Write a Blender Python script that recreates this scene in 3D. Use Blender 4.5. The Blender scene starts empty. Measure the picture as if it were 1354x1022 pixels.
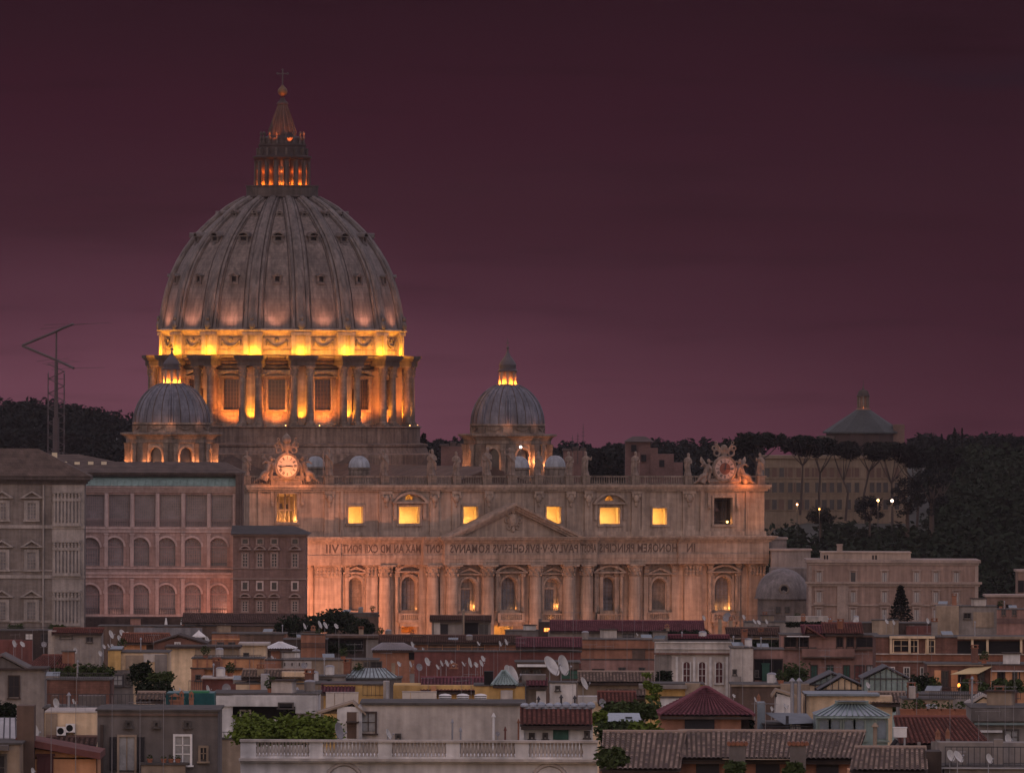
import bpy, math, random
from mathutils import Matrix, Vector, noise
R = math.radians
rnd = random.Random(7)
sc = bpy.context.scene
COL = sc.collection

# ------------------------------------------------------------------ camera
F, CX, CY, H = 13000.0, 677.0, 511.0, 60.0      # focal length in photo pixels, centre, camera height
ROLL = R(0.2)
cam_d = bpy.data.cameras.new('camera'); cam = bpy.data.objects.new('camera', cam_d); COL.objects.link(cam)
cam_d.sensor_width = 36.0; cam_d.lens = 36.0 * F / 1354.0
cam_d.clip_start = 1.0; cam_d.clip_end = 40000.0
cam.location = (0, 0, H)
cam.rotation_euler = (Matrix.Rotation(R(90), 3, 'X') @ Matrix.Rotation(ROLL, 3, 'Z')).to_euler()
sc.camera = cam

# ------------------------------------------------------------------ sky
SUN_EL, SUN_AZ = R(7.0), R(200.0)               # low afterglow, behind the camera's shoulder
w = bpy.data.worlds.new('World'); sc.world = w; w.use_nodes = True
nt = w.node_tree; nt.nodes.clear(); L = nt.links.new
def N(t, **k):
    n = nt.nodes.new(t)
    for a, b in k.items(): setattr(n, a, b)
    return n
out = N('ShaderNodeOutputWorld'); bg = N('ShaderNodeBackground'); L(bg.outputs[0], out.inputs[0])
tc = N('ShaderNodeTexCoord'); sep = N('ShaderNodeSeparateXYZ'); L(tc.outputs['Generated'], sep.inputs[0])
def math_(op, a, b=None):
    n = N('ShaderNodeMath', operation=op)
    for i, v in enumerate((a, b)):
        if v is None: continue
        if hasattr(v, 'links'): L(v, n.inputs[i])
        else: n.inputs[i].default_value = v
    return n.outputs[0]
def ramp(fac, stops):
    n = N('ShaderNodeValToRGB'); L(fac, n.inputs[0]); e = n.color_ramp.elements
    while len(e) < len(stops): e.new(0.5)
    for el, (p, c) in zip(e, stops): el.position = p; el.color = (*c, 1)
    return n.outputs[0]
def lin(r, g, b, k=1.0):
    f = lambda c: (c / 12.92 if c <= .04045 else ((c + .055) / 1.055) ** 2.4) * k
    return (f(r / 255), f(g / 255), f(b / 255))
def mixc(f, a, b, mode='MIX'):
    n = N('ShaderNodeMix', data_type='RGBA', blend_type=mode)
    for i, v in ((0, f), (6, a), (7, b)):
        if hasattr(v, 'links'): L(v, n.inputs[i])
        elif i == 0: n.inputs[0].default_value = v
        else: n.inputs[i].default_value = (*v, 1)
    return n.outputs[2]
# horizon glow: mauve band low in the west, dark plum a few degrees up
nz = N('ShaderNodeTexNoise'); mp = N('ShaderNodeMapping'); mp.inputs['Scale'].default_value = (14, 14, 90)
L(tc.outputs['Generated'], mp.inputs[0]); L(mp.outputs[0], nz.inputs['Vector']); nz.inputs['Scale'].default_value = 1.0; nz.inputs['Detail'].default_value = 3.0
wob = math_('MULTIPLY', math_('SUBTRACT', nz.outputs[0], 0.5), 0.012)
el = math_('ADD', sep.outputs['Z'], wob)
# -0.006 .. 0.054 -> 0..1
t = math_('DIVIDE', math_('ADD', el, 0.006), 0.06)
HZ = (0.0085, 0.0062, 0.0078)      # light the evening air itself adds in front of the sky
def sk(r, g, b): return tuple(max(.0022, (v - h) / .94) for v, h in zip(lin(r, g, b), HZ))
SKY_LEFT = ((0.0, sk(108, 68, 81)), (0.10, sk(100, 62, 75)), (0.22, sk(80, 48, 60)), (0.38, sk(61, 34, 44)), (0.55, sk(57, 30, 41)), (0.75, sk(50, 29, 38)), (1.0, sk(40, 27, 35)))
SKY_RIGHT = ((0.0, sk(77, 45, 57)), (0.10, sk(71, 41, 52)), (0.22, sk(60, 33, 44)), (0.38, sk(54, 29, 39)), (0.55, sk(52, 29, 39)), (0.75, sk(46, 28, 36)), (1.0, sk(38, 26, 34)))
cl = ramp(t, SKY_LEFT); cr = ramp(t, SKY_RIGHT)
az = math_('DIVIDE', math_('ADD', sep.outputs['X'], 0.03), 0.08)
azc = N('ShaderNodeClamp'); L(az, azc.inputs[0])
low = mixc(azc.outputs[0], cl, cr)
n2 = N('ShaderNodeTexNoise'); m2 = N('ShaderNodeMapping'); m2.inputs['Scale'].default_value = (38, 38, 420); L(tc.outputs['Generated'], m2.inputs[0]); L(m2.outputs[0], n2.inputs['Vector']); n2.inputs['Scale'].default_value = 1.0; n2.inputs['Detail'].default_value = 4.0
cs = N('ShaderNodeMapRange'); L(n2.outputs[0], cs.inputs[0]); cs.inputs[1].default_value = 0.52; cs.inputs[2].default_value = 0.75; cs.inputs[3].default_value = 1.0; cs.inputs[4].default_value = 0.80
low = mixc(1.0, low, cs.outputs[0], 'MULTIPLY')      # faint thin cloud streaks
bar = math_('SUBTRACT', 1.0, math_('DIVIDE', math_('ABSOLUTE', math_('SUBTRACT', el, 0.0325)), 0.0011)); barc = N('ShaderNodeClamp'); L(bar, barc.inputs[0])
bx_ = N('ShaderNodeClamp'); L(math_('DIVIDE', math_('SUBTRACT', sep.outputs['X'], 0.026), 0.02), bx_.inputs[0])
low = mixc(math_('MULTIPLY', math_('MULTIPLY', barc.outputs[0], bx_.outputs[0]), 0.35), low, (0.012, 0.008, 0.016))      # one low dark cloud bar
nish = N('ShaderNodeTexSky', sky_type='NISHITA'); nish.sun_disc = False
nish.sun_elevation = SUN_EL; nish.sun_rotation = SUN_AZ
sky_hi = mixc(0.6, mixc(1.0, nish.outputs[0], (0.135, 0.130, 0.180), 'MULTIPLY'), (0.76, 0.61, 0.66))      # dusk: dimmed and tinted
up = math_('DIVIDE', math_('SUBTRACT', sep.outputs['Z'], 0.06), 0.30)      # fades in far above the picture
upc = N('ShaderNodeClamp'); L(up, upc.inputs[0])
back = math_('DIVIDE', math_('SUBTRACT', 0.55, sep.outputs['Y']), 0.5)     # and away from the western glow
backc = N('ShaderNodeClamp'); L(back, backc.inputs[0])
hi_f = math_('MAXIMUM', upc.outputs[0], backc.outputs[0])
L(mixc(hi_f, low, sky_hi), bg.inputs['Color']); bg.inputs['Strength'].default_value = 1.0

sun_d = bpy.data.lights.new('sun', 'SUN'); sun = bpy.data.objects.new('sun', sun_d); COL.objects.link(sun)
sun_d.energy = 0.22; sun_d.angle = R(40); sun_d.color = (1.0, 0.88, 0.95)
sun.rotation_euler = (R(90) - R(38), 0, R(20))
vs = sc.view_settings; vs.view_transform = 'Standard'; vs.look = 'None'; vs.exposure = 0.0; vs.gamma = 1.0

# ------------------------------------------------------------------ helpers
def unroll(px, py):
    dx, dy = px - CX, py - CY
    c, s = math.cos(ROLL), math.sin(ROLL)
    return CX + dx * c + dy * s, CY - dx * s + dy * c
def P(px, py, d):
    px, py = unroll(px, py)
    return Vector(((px - CX) / F * d, d, H - (py - CY) / F * d))

class MB:
    def __init__(s): s.v = []; s.f = []; s.m = None
    def add(s, vs, fs):
        o = len(s.v)
        for p in vs:
            p = Vector(p); s.v.append(tuple(s.m @ p) if s.m else tuple(p))
        s.f += [tuple(i + o for i in q) for q in fs]
        return s
    def box(s, x0, x1, y0, y1, z0, z1):
        return s.add([(x0,y0,z0),(x1,y0,z0),(x1,y1,z0),(x0,y1,z0),(x0,y0,z1),(x1,y0,z1),(x1,y1,z1),(x0,y1,z1)],
              [(0,3,2,1),(4,5,6,7),(0,1,5,4),(1,2,6,5),(2,3,7,6),(3,0,4,7)])
    def taper(s, x0, x1, y0, y1, z0, z1, k):      # box whose top is inset by k
        return s.add([(x0,y0,z0),(x1,y0,z0),(x1,y1,z0),(x0,y1,z0),(x0+k,y0+k,z1),(x1-k,y0+k,z1),(x1-k,y1-k,z1),(x0+k,y1-k,z1)],
              [(0,3,2,1),(4,5,6,7),(0,1,5,4),(1,2,6,5),(2,3,7,6),(3,0,4,7)])
    def cyl(s, a, b, r0, r1=None, seg=8, cap=True):
        r1 = r0 if r1 is None else r1
        a, b = Vector(a), Vector(b); d = (b - a)
        if d.length < 1e-6: return s
        q = d.to_track_quat('Z', 'Y')
        vs = []
        for r, p in ((r0, a), (r1, b)):
            for i in range(seg):
                t = 2 * math.pi * i / seg
                vs.append(p + q @ Vector((r * math.cos(t), r * math.sin(t), 0)))
        fs = [(i, (i+1) % seg, seg + (i+1) % seg, seg + i) for i in range(seg)]
        if cap: fs += [tuple(range(seg))[::-1], tuple(range(seg, 2*seg))]
        return s.add(vs, fs)
    def tube(s, pts, r, seg=6):
        for i in range(len(pts) - 1):
            rr = r if not isinstance(r, (list, tuple)) else r[i]
            r2 = r if not isinstance(r, (list, tuple)) else r[i+1]
            s.cyl(pts[i], pts[i+1], rr, r2, seg)
        return s
    def lathe(s, prof, seg=32, a0=0.0, a1=2*math.pi, cx=0, cy=0):
        full = abs(a1 - a0 - 2*math.pi) < 1e-6
        n = seg if full else seg + 1
        vs = []
        for r, z in prof:
            for i in range(n):
                t = a0 + (a1 - a0) * i / seg
                vs.append((cx + r * math.sin(t), cy - r * math.cos(t), z))
        fs = []
        for j in range(len(prof) - 1):
            for i in range(seg):
                k = (i + 1) % n
                fs.append((j*n + i, j*n + k, (j+1)*n + k, (j+1)*n + i))
        return s.add(vs, fs)
    def ball(s, c, rx, ry=None, rz=None, seg=10, rings=7):
        ry = rx if ry is None else ry; rz = rx if rz is None else rz
        vs = []; fs = []
        for j in range(rings + 1):
            p = math.pi * j / rings
            for i in range(seg):
                t = 2*math.pi*i/seg
                vs.append((c[0] + rx*math.sin(p)*math.cos(t), c[1] + ry*math.sin(p)*math.sin(t), c[2] - rz*math.cos(p)))
        for j in range(rings):
            for i in range(seg):
                fs.append((j*seg+i, j*seg+(i+1)%seg, (j+1)*seg+(i+1)%seg, (j+1)*seg+i))
        return s.add(vs, fs)
    def prism(s, pts, y0, y1):                    # polygon in x,z extruded along y
        n = len(pts)
        vs = [(x, y0, z) for x, z in pts] + [(x, y1, z) for x, z in pts]
        return s.add(vs, [tuple(range(n)), tuple(range(2*n-1, n-1, -1))] + [(i, i+n, (i+1)%n+n, (i+1)%n) for i in range(n)])
    def torus(s, c, Rr, r, seg=24, s2=6, axis='y', a0=0, a1=2*math.pi):
        vs = []; fs = []
        full = abs(a1-a0-2*math.pi) < 1e-6; n = seg if full else seg+1
        for i in range(n):
            t = a0 + (a1-a0)*i/seg
            for j in range(s2):
                q = 2*math.pi*j/s2; rr = Rr + r*math.cos(q)
                vs.append((c[0]+rr*math.cos(t), c[1]+r*math.sin(q), c[2]+rr*math.sin(t)) if axis == 'y' else (c[0]+rr*math.cos(t), c[1]+rr*math.sin(t), c[2]+r*math.sin(q)))
        for i in range(seg):
            for j in range(s2):
                k = (i+1) % n
                fs.append((i*s2+j, k*s2+j, k*s2+(j+1)%s2, i*s2+(j+1)%s2))
        return s.add(vs, fs)
    def build(s, name, mat, parent=None, smooth=False, loc=None, rz=None):
        me = bpy.data.meshes.new(name); me.from_pydata(s.v, [], s.f); me.validate()
        if mat: me.materials.append(mat)
        if smooth: me.shade_smooth()
        o = bpy.data.objects.new(name, me); COL.objects.link(o)
        if parent: o.parent = parent
        if loc is not None: o.location = loc
        if rz is not None: o.rotation_euler.z = rz
        return o
def smooth_by_angle(o, deg=40):
    me = o.data; me.shade_smooth()
    try: me.set_sharp_from_angle(angle=R(deg))
    except Exception: pass
    return o
def tag(o, label, cat, group=None, kind=None):
    o['label'] = label; o['category'] = cat
    if group: o['group'] = group
    if kind: o['kind'] = kind
    return o
def thing(name, label, cat, loc, rz=0, group=None):
    o = bpy.data.objects.new(name, None); o.empty_display_size = 0.5; COL.objects.link(o)
    o.location = loc; o.rotation_euler.z = rz
    return tag(o, label, cat, group)
def copy_tree(o, parent=None):
    c = o.copy(); COL.objects.link(c)
    if parent: c.parent = parent
    for ch in list(o.children): copy_tree(ch, c)
    return c
def lamp(name, loc, watts, col, kind='POINT', aim=None, size=0.25, angle=90, blend=0.8, parent=None):
    d = bpy.data.lights.new(name, kind); d.energy = watts; d.color = col; d.shadow_soft_size = size
    o = bpy.data.objects.new(name, d); COL.objects.link(o); o.location = loc
    if parent: o.parent = parent
    if kind == 'SPOT':
        d.spot_size = R(angle); d.spot_blend = blend
        o.rotation_euler = (Vector(aim) - Vector(loc)).to_track_quat('-Z', 'Y').to_euler()
    return o

# ------------------------------------------------------------------ materials
def M(name, col, rough=0.85, var=0.3, scale=0.35, streak=0.0, metal=0.0, course=None, bump=0.0, spec=0.3, grime=0.0):
    m = bpy.data.materials.new(name); m.use_nodes = True
    t = m.node_tree; b = t.nodes['Principled BSDF']; ln = t.links.new
    def n(tp, **k):
        x = t.nodes.new(tp)
        for a, v in k.items(): setattr(x, a, v)
        return x
    def mul(a, fac, lo, hi=1.0):
        mr = n('ShaderNodeMapRange'); ln(fac, mr.inputs[0]); mr.inputs[1].default_value = 0.3; mr.inputs[2].default_value = 0.7
        mr.inputs[3].default_value = lo; mr.inputs[4].default_value = hi
        mx = n('ShaderNodeMix', data_type='RGBA', blend_type='MULTIPLY'); mx.inputs[0].default_value = 1.0
        ln(a, mx.inputs[6]); ln(mr.outputs[0], mx.inputs[7]); return mx.outputs[2]
    rgb = n('ShaderNodeRGB'); rgb.outputs[0].default_value = (*col, 1); c = rgb.outputs[0]
    co = n('ShaderNodeTexCoord').outputs['Object']
    def noi(sc_, det=4.0, mapping=None):
        x = n('ShaderNodeTexNoise'); x.inputs['Scale'].default_value = sc_; x.inputs['Detail'].default_value = det
        v = co
        if mapping:
            mp_ = n('ShaderNodeMapping'); mp_.inputs['Scale'].default_value = mapping; ln(co, mp_.inputs[0]); v = mp_.outputs[0]
        ln(v, x.inputs['Vector']); return x.outputs[0]
    if var:
        c = mul(c, noi(scale), 1 - var, 1 + var * 0.35)
        c = mul(c, noi(scale * 9, 3.0), 1 - var * 0.5, 1 + var * 0.15)
    if streak: c = mul(c, noi(1.0, 3.0, (1.6, 1.6, 0.12)), 1 - streak, 1.05)
    if grime:
        g = noi(0.5, 6.0, (1, 1, 0.5))
        mr = n('ShaderNodeMapRange'); ln(g, mr.inputs[0]); mr.inputs[1].default_value = 0.55; mr.inputs[2].default_value = 0.72
        mx = n('ShaderNodeMix', data_type='RGBA'); ln(mr.outputs[0], mx.inputs[0]); ln(c, mx.inputs[6]); mx.inputs[7].default_value = (col[0]*(1-grime), col[1]*(1-grime), col[2]*(1-grime), 1); c = mx.outputs[2]
    if course:
        bw, bh, dark = course
        sp = n('ShaderNodeSeparateXYZ'); ln(co, sp.inputs[0]); ad = n('ShaderNodeMath', operation='ADD'); ln(sp.outputs[0], ad.inputs[0]); ln(sp.outputs[1], ad.inputs[1])
        cb = n('ShaderNodeCombineXYZ'); ln(ad.outputs[0], cb.inputs[0]); ln(sp.outputs[2], cb.inputs[1])
        br = n('ShaderNodeTexBrick'); ln(cb.outputs[0], br.inputs['Vector']); br.inputs['Scale'].default_value = 1.0
        br.inputs['Brick Width'].default_value = bw; br.inputs['Row Height'].default_value = bh; br.inputs['Mortar Size'].default_value = bh * 0.045
        br.inputs['Color1'].default_value = (1, 1, 1, 1); br.inputs['Color2'].default_value = (0.84, 0.82, 0.80, 1); br.inputs['Mortar'].default_value = (dark, dark, dark, 1)
        mx = n('ShaderNodeMix', data_type='RGBA', blend_type='MULTIPLY'); mx.inputs[0].default_value = 1.0
        ln(c, mx.inputs[6]); ln(br.outputs[0], mx.inputs[7]); c = mx.outputs[2]
    ln(c, b.inputs['Base Color'])
    b.inputs['Roughness'].default_value = rough; b.inputs['Metallic'].default_value = metal; b.inputs['Specular IOR Level'].default_value = spec
    if bump:
        bp = n('ShaderNodeBump'); bp.inputs['Strength'].default_value = bump; bp.inputs['Distance'].default_value = 0.3
        ln(noi(scale * 12, 5.0), bp.inputs['Height']); ln(bp.outputs[0], b.inputs['Normal'])
    return m
def E(name, col, strength):
    m = bpy.data.materials.new(name); m.use_nodes = True; b = m.node_tree.nodes['Principled BSDF']
    b.inputs['Base Color'].default_value = (*col, 1); b.inputs['Emission Color'].default_value = (*col, 1); b.inputs['Emission Strength'].default_value = strength
    return m
def tilemat(name, col, wx, wl, var=0.45):         # roof tiles: each tile its own tone (UV = tile column, tile row)
    m = bpy.data.materials.new(name); m.use_nodes = True; t = m.node_tree; b = t.nodes['Principled BSDF']; ln = t.links.new
    uv = t.nodes.new('ShaderNodeUVMap')
    fl = t.nodes.new('ShaderNodeVectorMath'); fl.operation = 'FLOOR'; ln(uv.outputs[0], fl.inputs[0])
    wn = t.nodes.new('ShaderNodeTexWhiteNoise'); wn.noise_dimensions = '2D'; ln(fl.outputs[0], wn.inputs['Vector'])
    cr_ = t.nodes.new('ShaderNodeValToRGB'); ln(wn.outputs[0], cr_.inputs[0])
    cr_.color_ramp.elements[0].color = (col[0]*(1-var), col[1]*(1-var), col[2]*(1-var*0.8), 1)
    cr_.color_ramp.elements[1].color = (col[0]*(1+var*.7), col[1]*(1+var*.75), col[2]*(1+var*.8), 1)
    no = t.nodes.new('ShaderNodeTexNoise'); no.inputs['Scale'].default_value = 0.12; no.inputs['Detail'].default_value = 4; ln(uv.outputs[0], no.inputs['Vector'])
    mr = t.nodes.new('ShaderNodeMapRange'); ln(no.outputs[0], mr.inputs[0]); mr.inputs[1].default_value = .35; mr.inputs[2].default_value = .65; mr.inputs[3].default_value = .6; mr.inputs[4].default_value = 1.1
    mx = t.nodes.new('ShaderNodeMix'); mx.data_type = 'RGBA'; mx.blend_type = 'MULTIPLY'; mx.inputs[0].default_value = 1; ln(cr_.outputs[0], mx.inputs[6]); ln(mr.outputs[0], mx.inputs[7])
    sx = t.nodes.new('ShaderNodeSeparateXYZ'); ln(fl.outputs[0], sx.inputs[0]); md = t.nodes.new('ShaderNodeMath'); md.operation = 'MODULO'; ln(sx.outputs[0], md.inputs[0]); md.inputs[1].default_value = 2.0
    m2 = t.nodes.new('ShaderNodeMix'); m2.data_type = 'RGBA'; ln(md.outputs[0], m2.inputs[0]); ln(mx.outputs[2], m2.inputs[6]); m2.inputs[7].default_value = (col[0]*.46, col[1]*.48, col[2]*.5, 1); mx = m2      # groove shade put into the colour of the pan tiles between cover tiles
    ln(mx.outputs[2], b.inputs['Base Color']); b.inputs['Roughness'].default_value = 0.9; b.inputs['Specular IOR Level'].default_value = 0.2
    return m
def leafmat(name, col):
    m = M(name, col, 0.9, 0.35, 0.12, spec=0.05); return m

TRAV = M('travertine', (0.40, 0.305, 0.24), 0.8, 0.28, 0.12, streak=0.42, course=(2.6, 0.9, 0.85), bump=0.3)
TRAVP = M('travertine_carved', (0.36, 0.275, 0.215), 0.8, 0.4, 0.5, streak=0.3, bump=0.5)
TRAVD = M('travertine_weathered', (0.25, 0.20, 0.165), 0.85, 0.45, 0.3, streak=0.45, course=(2.2, 0.8, 0.7), bump=0.3)
STATUE = M('statue_travertine', (0.27, 0.21, 0.175), 0.85, 0.45, 0.9, streak=0.4, bump=0.5)
LETTER = M('inscription_bronze', (0.10, 0.068, 0.052), 0.6, 0.2)
LEAD = M('lead_sheet', (0.18, 0.145, 0.13), 0.6, 0.35, 0.25, streak=0.5, course=(60, 1.2, 0.68), spec=0.3)
LEADD = M('lead_dormer', (0.12, 0.10, 0.092), 0.6, 0.35, 0.5, streak=0.4)
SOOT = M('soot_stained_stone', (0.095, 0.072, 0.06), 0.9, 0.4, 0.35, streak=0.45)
TRAVB = M('drum_base_stone', (0.25, 0.18, 0.145), 0.85, 0.35, 0.2, streak=0.5, course=(2.4, 1.1, 0.8), bump=0.3)
LEADR = M('lead_rib', (0.155, 0.13, 0.12), 0.6, 0.4, 0.3, streak=0.5, spec=0.3)
LEADB = M('lead_blue', (0.155, 0.158, 0.195), 0.55, 0.35, 0.3, streak=0.45, course=(60, 1.0, 0.75), spec=0.3)
LEADW = M('lead_pale', (0.30, 0.32, 0.35), 0.55, 0.3, 0.4, streak=0.3)
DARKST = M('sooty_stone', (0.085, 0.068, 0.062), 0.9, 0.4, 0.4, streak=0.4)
BRICKD = M('dark_brick', (0.10, 0.072, 0.06), 0.9, 0.4, 0.3, course=(0.9, 0.3, 0.6))
GOLD = M('tarnished_bronze', (0.13, 0.075, 0.035), 0.5, 0.4, 1.0, metal=0.2)
IRON = M('dark_iron', (0.04, 0.037, 0.04), 0.6, 0.2)
GLASS = M('dark_window_glass', (0.026, 0.026, 0.032), 0.25, 0.4, 0.8, spec=0.5)
GLASSG = M('grey_leaded_glass', (0.15, 0.14, 0.15), 0.35, 0.45, 0.6, spec=0.4)
VOID = M('dark_interior', (0.010, 0.009, 0.010), 0.9, 0.2)
PLASTER = M('pale_plaster', (0.62, 0.52, 0.36), 0.9, 0.15)
DIAL = M('clock_dial_mosaic', (0.52, 0.44, 0.36), 0.6, 0.2, 1.0)
DIALR = M('clock_dial_dim', (0.36, 0.275, 0.24), 0.6, 0.25, 1.0)  # dial of the dim clock: its weaker light put into the colour
DIALD = M('clock_dial_centre', (0.16, 0.06, 0.04), 0.6, 0.3, 1.0)  # centre of the dim clock: red glow put into the colour

# ================================================================== THE BASILICA
TH = R(22.0); CT, ST = math.cos(TH), math.sin(TH)
F0 = Vector((-0.83, 1950.0, 0.0))
BAS = thing('basilica', 'domed travertine basilica with floodlit drum, clocks and columned front', 'basilica', F0, TH)
def FP(px, py, yl=0.0):
    px, py = unroll(px, py); k = (px - CX) / F
    u = (k * (F0.y + yl*CT) - F0.x + yl*ST) / (CT - k*ST)
    Y = F0.y + u*ST + yl*CT
    return u, H - (py - CY) / F * Y
def U(px, yl=0.0): return FP(px, 740, yl)[0]
def Z(y): return 60 - (y - 511) * 0.15
WARM = (1.0, 0.44, 0.12); AMBER = (1.0, 0.50, 0.12); WO = 2.4; SODIUM = (1.0, 0.36, 0.06); DEEP = (1.0, 0.24, 0.03); PEACH = (1.0, 0.52, 0.28)

def wall_holes(mb, u0, u1, z0, z1, y, depth, holes):
    us = sorted({u0, u1, *[h[0] for h in holes], *[h[1] for h in holes]}); zs = sorted({z0, z1, *[h[2] for h in holes], *[h[3] for h in holes]})
    for a, b in zip(us, us[1:]):
        for c, d in zip(zs, zs[1:]):
            m, n = (a+b)/2, (c+d)/2
            if any(h[0] < m < h[1] and h[2] < n < h[3] for h in holes): continue
            mb.add([(a,y,c),(b,y,c),(b,y,d),(a,y,d)], [(0,1,2,3)])
    for h in holes:
        a, b, c, d = h[:4]; e = y + depth
        if len(h) > 4 and h[4]:
            r = (b-a)/2; m = (a+b)/2; zc = d - r; n = 12
            arc = [(m - r*math.cos(math.pi*i/n), zc + r*math.sin(math.pi*i/n)) for i in range(n+1)]
            for i in range(n):
                (x0, q0), (x1, q1) = arc[i], arc[i+1]
                mb.add([(x0,y,q0),(x1,y,q1),(x1,y,d),(x0,y,d)], [(0,1,2,3)])
                mb.add([(x0,y,q0),(x1,y,q1),(x1,e,q1),(x0,e,q0)], [(3,2,1,0)])
            sd = zc
        else:
            sd = d; mb.add([(a,y,d),(b,y,d),(b,e,d),(a,e,d)], [(0,1,2,3)])
        mb.add([(a,y,c),(a,e,c),(a,e,sd),(a,y,sd)], [(0,1,2,3)]); mb.add([(b,y,c),(b,y,sd),(b,e,sd),(b,e,c)], [(0,1,2,3)])
        mb.add([(a,y,c),(b,y,c),(b,e,c),(a,e,c)], [(3,2,1,0)])
def room(parent, a, b, c, d, y, depth, w=1.5, name='lit_room', mat=None):
    mb = MB(); A, B, C_, D = a-w, b+w, c-w*.4, d+w*.6
    vs = [(A,y,C_),(B,y,C_),(B,y,D),(A,y,D),(A,y+depth,C_),(B,y+depth,C_),(B,y+depth,D),(A,y+depth,D)]
    mb.add(vs, [(4,5,6,7),(0,4,7,3),(1,2,6,5),(0,1,5,4),(3,7,6,2)])
    return mb.build(name, mat or PLASTER, parent)
def muntins(a, b, c, d, y, nx, nz, t=0.06, arch=False):
    mb = MB()
    for i in range(nx+1):
        x = a + (b-a)*i/nx; top = d
        if arch:
            r = (b-a)/2; top = d - r + math.sqrt(max(0, r*r - (x-(a+b)/2)**2))
        if top - c > .1: mb.box(x-t, x+t, y-.08, y-.005, c, top)
    for j in range(nz+1):
        z = c + (d-c)*j/nz
        if arch and z > d - (b-a)/2:
            r = (b-a)/2; hw = math.sqrt(max(0, r*r - (z-(d-r))**2))
        else: hw = (b-a)/2
        if hw > .15: mb.box((a+b)/2-hw, (a+b)/2+hw, y-.083, y-.003, z-t*.8, z+t*.8)
    return mb
def arch_pts(a, b, c, d, n=12):
    r = (b-a)/2; m = (a+b)/2; zc = d-r
    return [(a,c),(b,c)] + [(m + r*math.cos(math.pi*i/n), zc + r*math.sin(math.pi*i/n)) for i in range(n+1)]
def pane(a, b, c, d, y, arch, mat, parent, name='window'):
    mb = MB(); pts = arch_pts(a, b, c, d) if arch else [(a,c),(b,c),(b,d),(a,d)]
    mb.prism(pts, y, y+.15); return mb.build(name, mat, parent)
def seg_ped(mb, m, hw, z, h, y0, y1, t=.38):      # segmental or triangular pediment, moulded rim
    r = (hw*hw + h*h)/(2*h); n = 10; a = math.asin(min(1, hw/r))
    o = [(m + r*math.sin(-a + 2*a*i/n), z + h - r + r*math.cos(-a + 2*a*i/n)) for i in range(n+1)]
    i_ = [(m + (r-t)*math.sin(-a + 2*a*i/n), z + h - r + (r-t)*math.cos(-a + 2*a*i/n)) for i in range(n+1)]
    for k in range(n):
        mb.prism([i_[k], i_[k+1], o[k+1], o[k]], y0, y1)
    mb.box(m-hw*1.04, m+hw*1.04, y0-.06, y1+.01, z-t*.7, z)
def tri_ped(mb, m, hw, z, h, y0, y1, t=.4):
    for s in (-1, 1):
        mb.prism([(m+s*hw, z), (m, z+h), (m, z+h-t*1.1), (m+s*(hw-t*2.0), z)][::s], y0, y1)
    mb.box(m-hw*1.04, m+hw*1.04, y0-.06, y1+.01, z-t*.7, z)

INT = [(328,451,-1.7),(451,560,-1.2),(560,588,-2.6),(588,767,-3.8),(767,790,-2.6),(790,897,-1.2),(897,1017,-1.7)]
def interval(px):
    for a, b, y in INT:
        if a <= px <= b: return y
zA, zF, zC0, zT = Z(746), Z(733), Z(717), Z(709)
# ---- giant-order wall with its openings
holes = {i: [] for i in range(7)}
WIN = []   # centre px, half width px, y top, y bottom, kind, pediment, light
for c, hw, yt, yb, kind, ped in ((469.5,9,763,806,'niche','tri'),(541,10,762,806,'glass','seg'),(619,9.5,765,807,'deep','tri'),(673,10,763,806,'glass','seg'),
        (729.5,9.5,765,807,'deep','tri'),(803.5,10,764,808,'glass','seg'),(871,9,766,807,'niche','tri'),(955.5,10.5,764,808,'lit','seg'),(381,10,762,806,'glass','seg'),
        (541,10,823,836,'door',None),(665,13,826,842,'door',None),(729,5,829,835,'door',None)):
    k = [i for i, (a, b, y) in enumerate(INT) if a <= c <= b][0]; yw = INT[k][2] + WO
    uc = U(c, yw); h = hw / 6.25
    hole = (uc-h, uc+h, Z(yb), Z(yt), kind != 'door')
    holes[k].append(hole); WIN.append((c, k, yw, uc, h, Z(yt), Z(yb), kind, ped))
mb = MB()
for i, (a, b, yf) in enumerate(INT):
    yw = yf + WO; u0, u1 = U(a, yf), U(b, yf)
    wall_holes(mb, u0, u1, -3, zA, yw, 1.6, holes[i])
    if i < 6:
        y2 = INT[i+1][2] + WO; mb.add([(u1, yw, -3), (u1, y2, -3), (u1, y2, zA), (u1, yw, zA)], [(0,1,2,3)])
uL, uR = U(328, -1.7), U(1017, -1.7)
mb.add([(uR, WO-1.7, -3), (uR, 24, -3), (uR, 24, zA), (uR, WO-1.7, zA)], [(0,1,2,3)]); mb.add([(uL, WO-1.7, -3), (uL, 24, -3), (uL, 24, zA), (uL, WO-1.7, zA)], [(0,1,2,3)])
FW = mb.build('facade_wall', TRAV, BAS)
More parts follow.
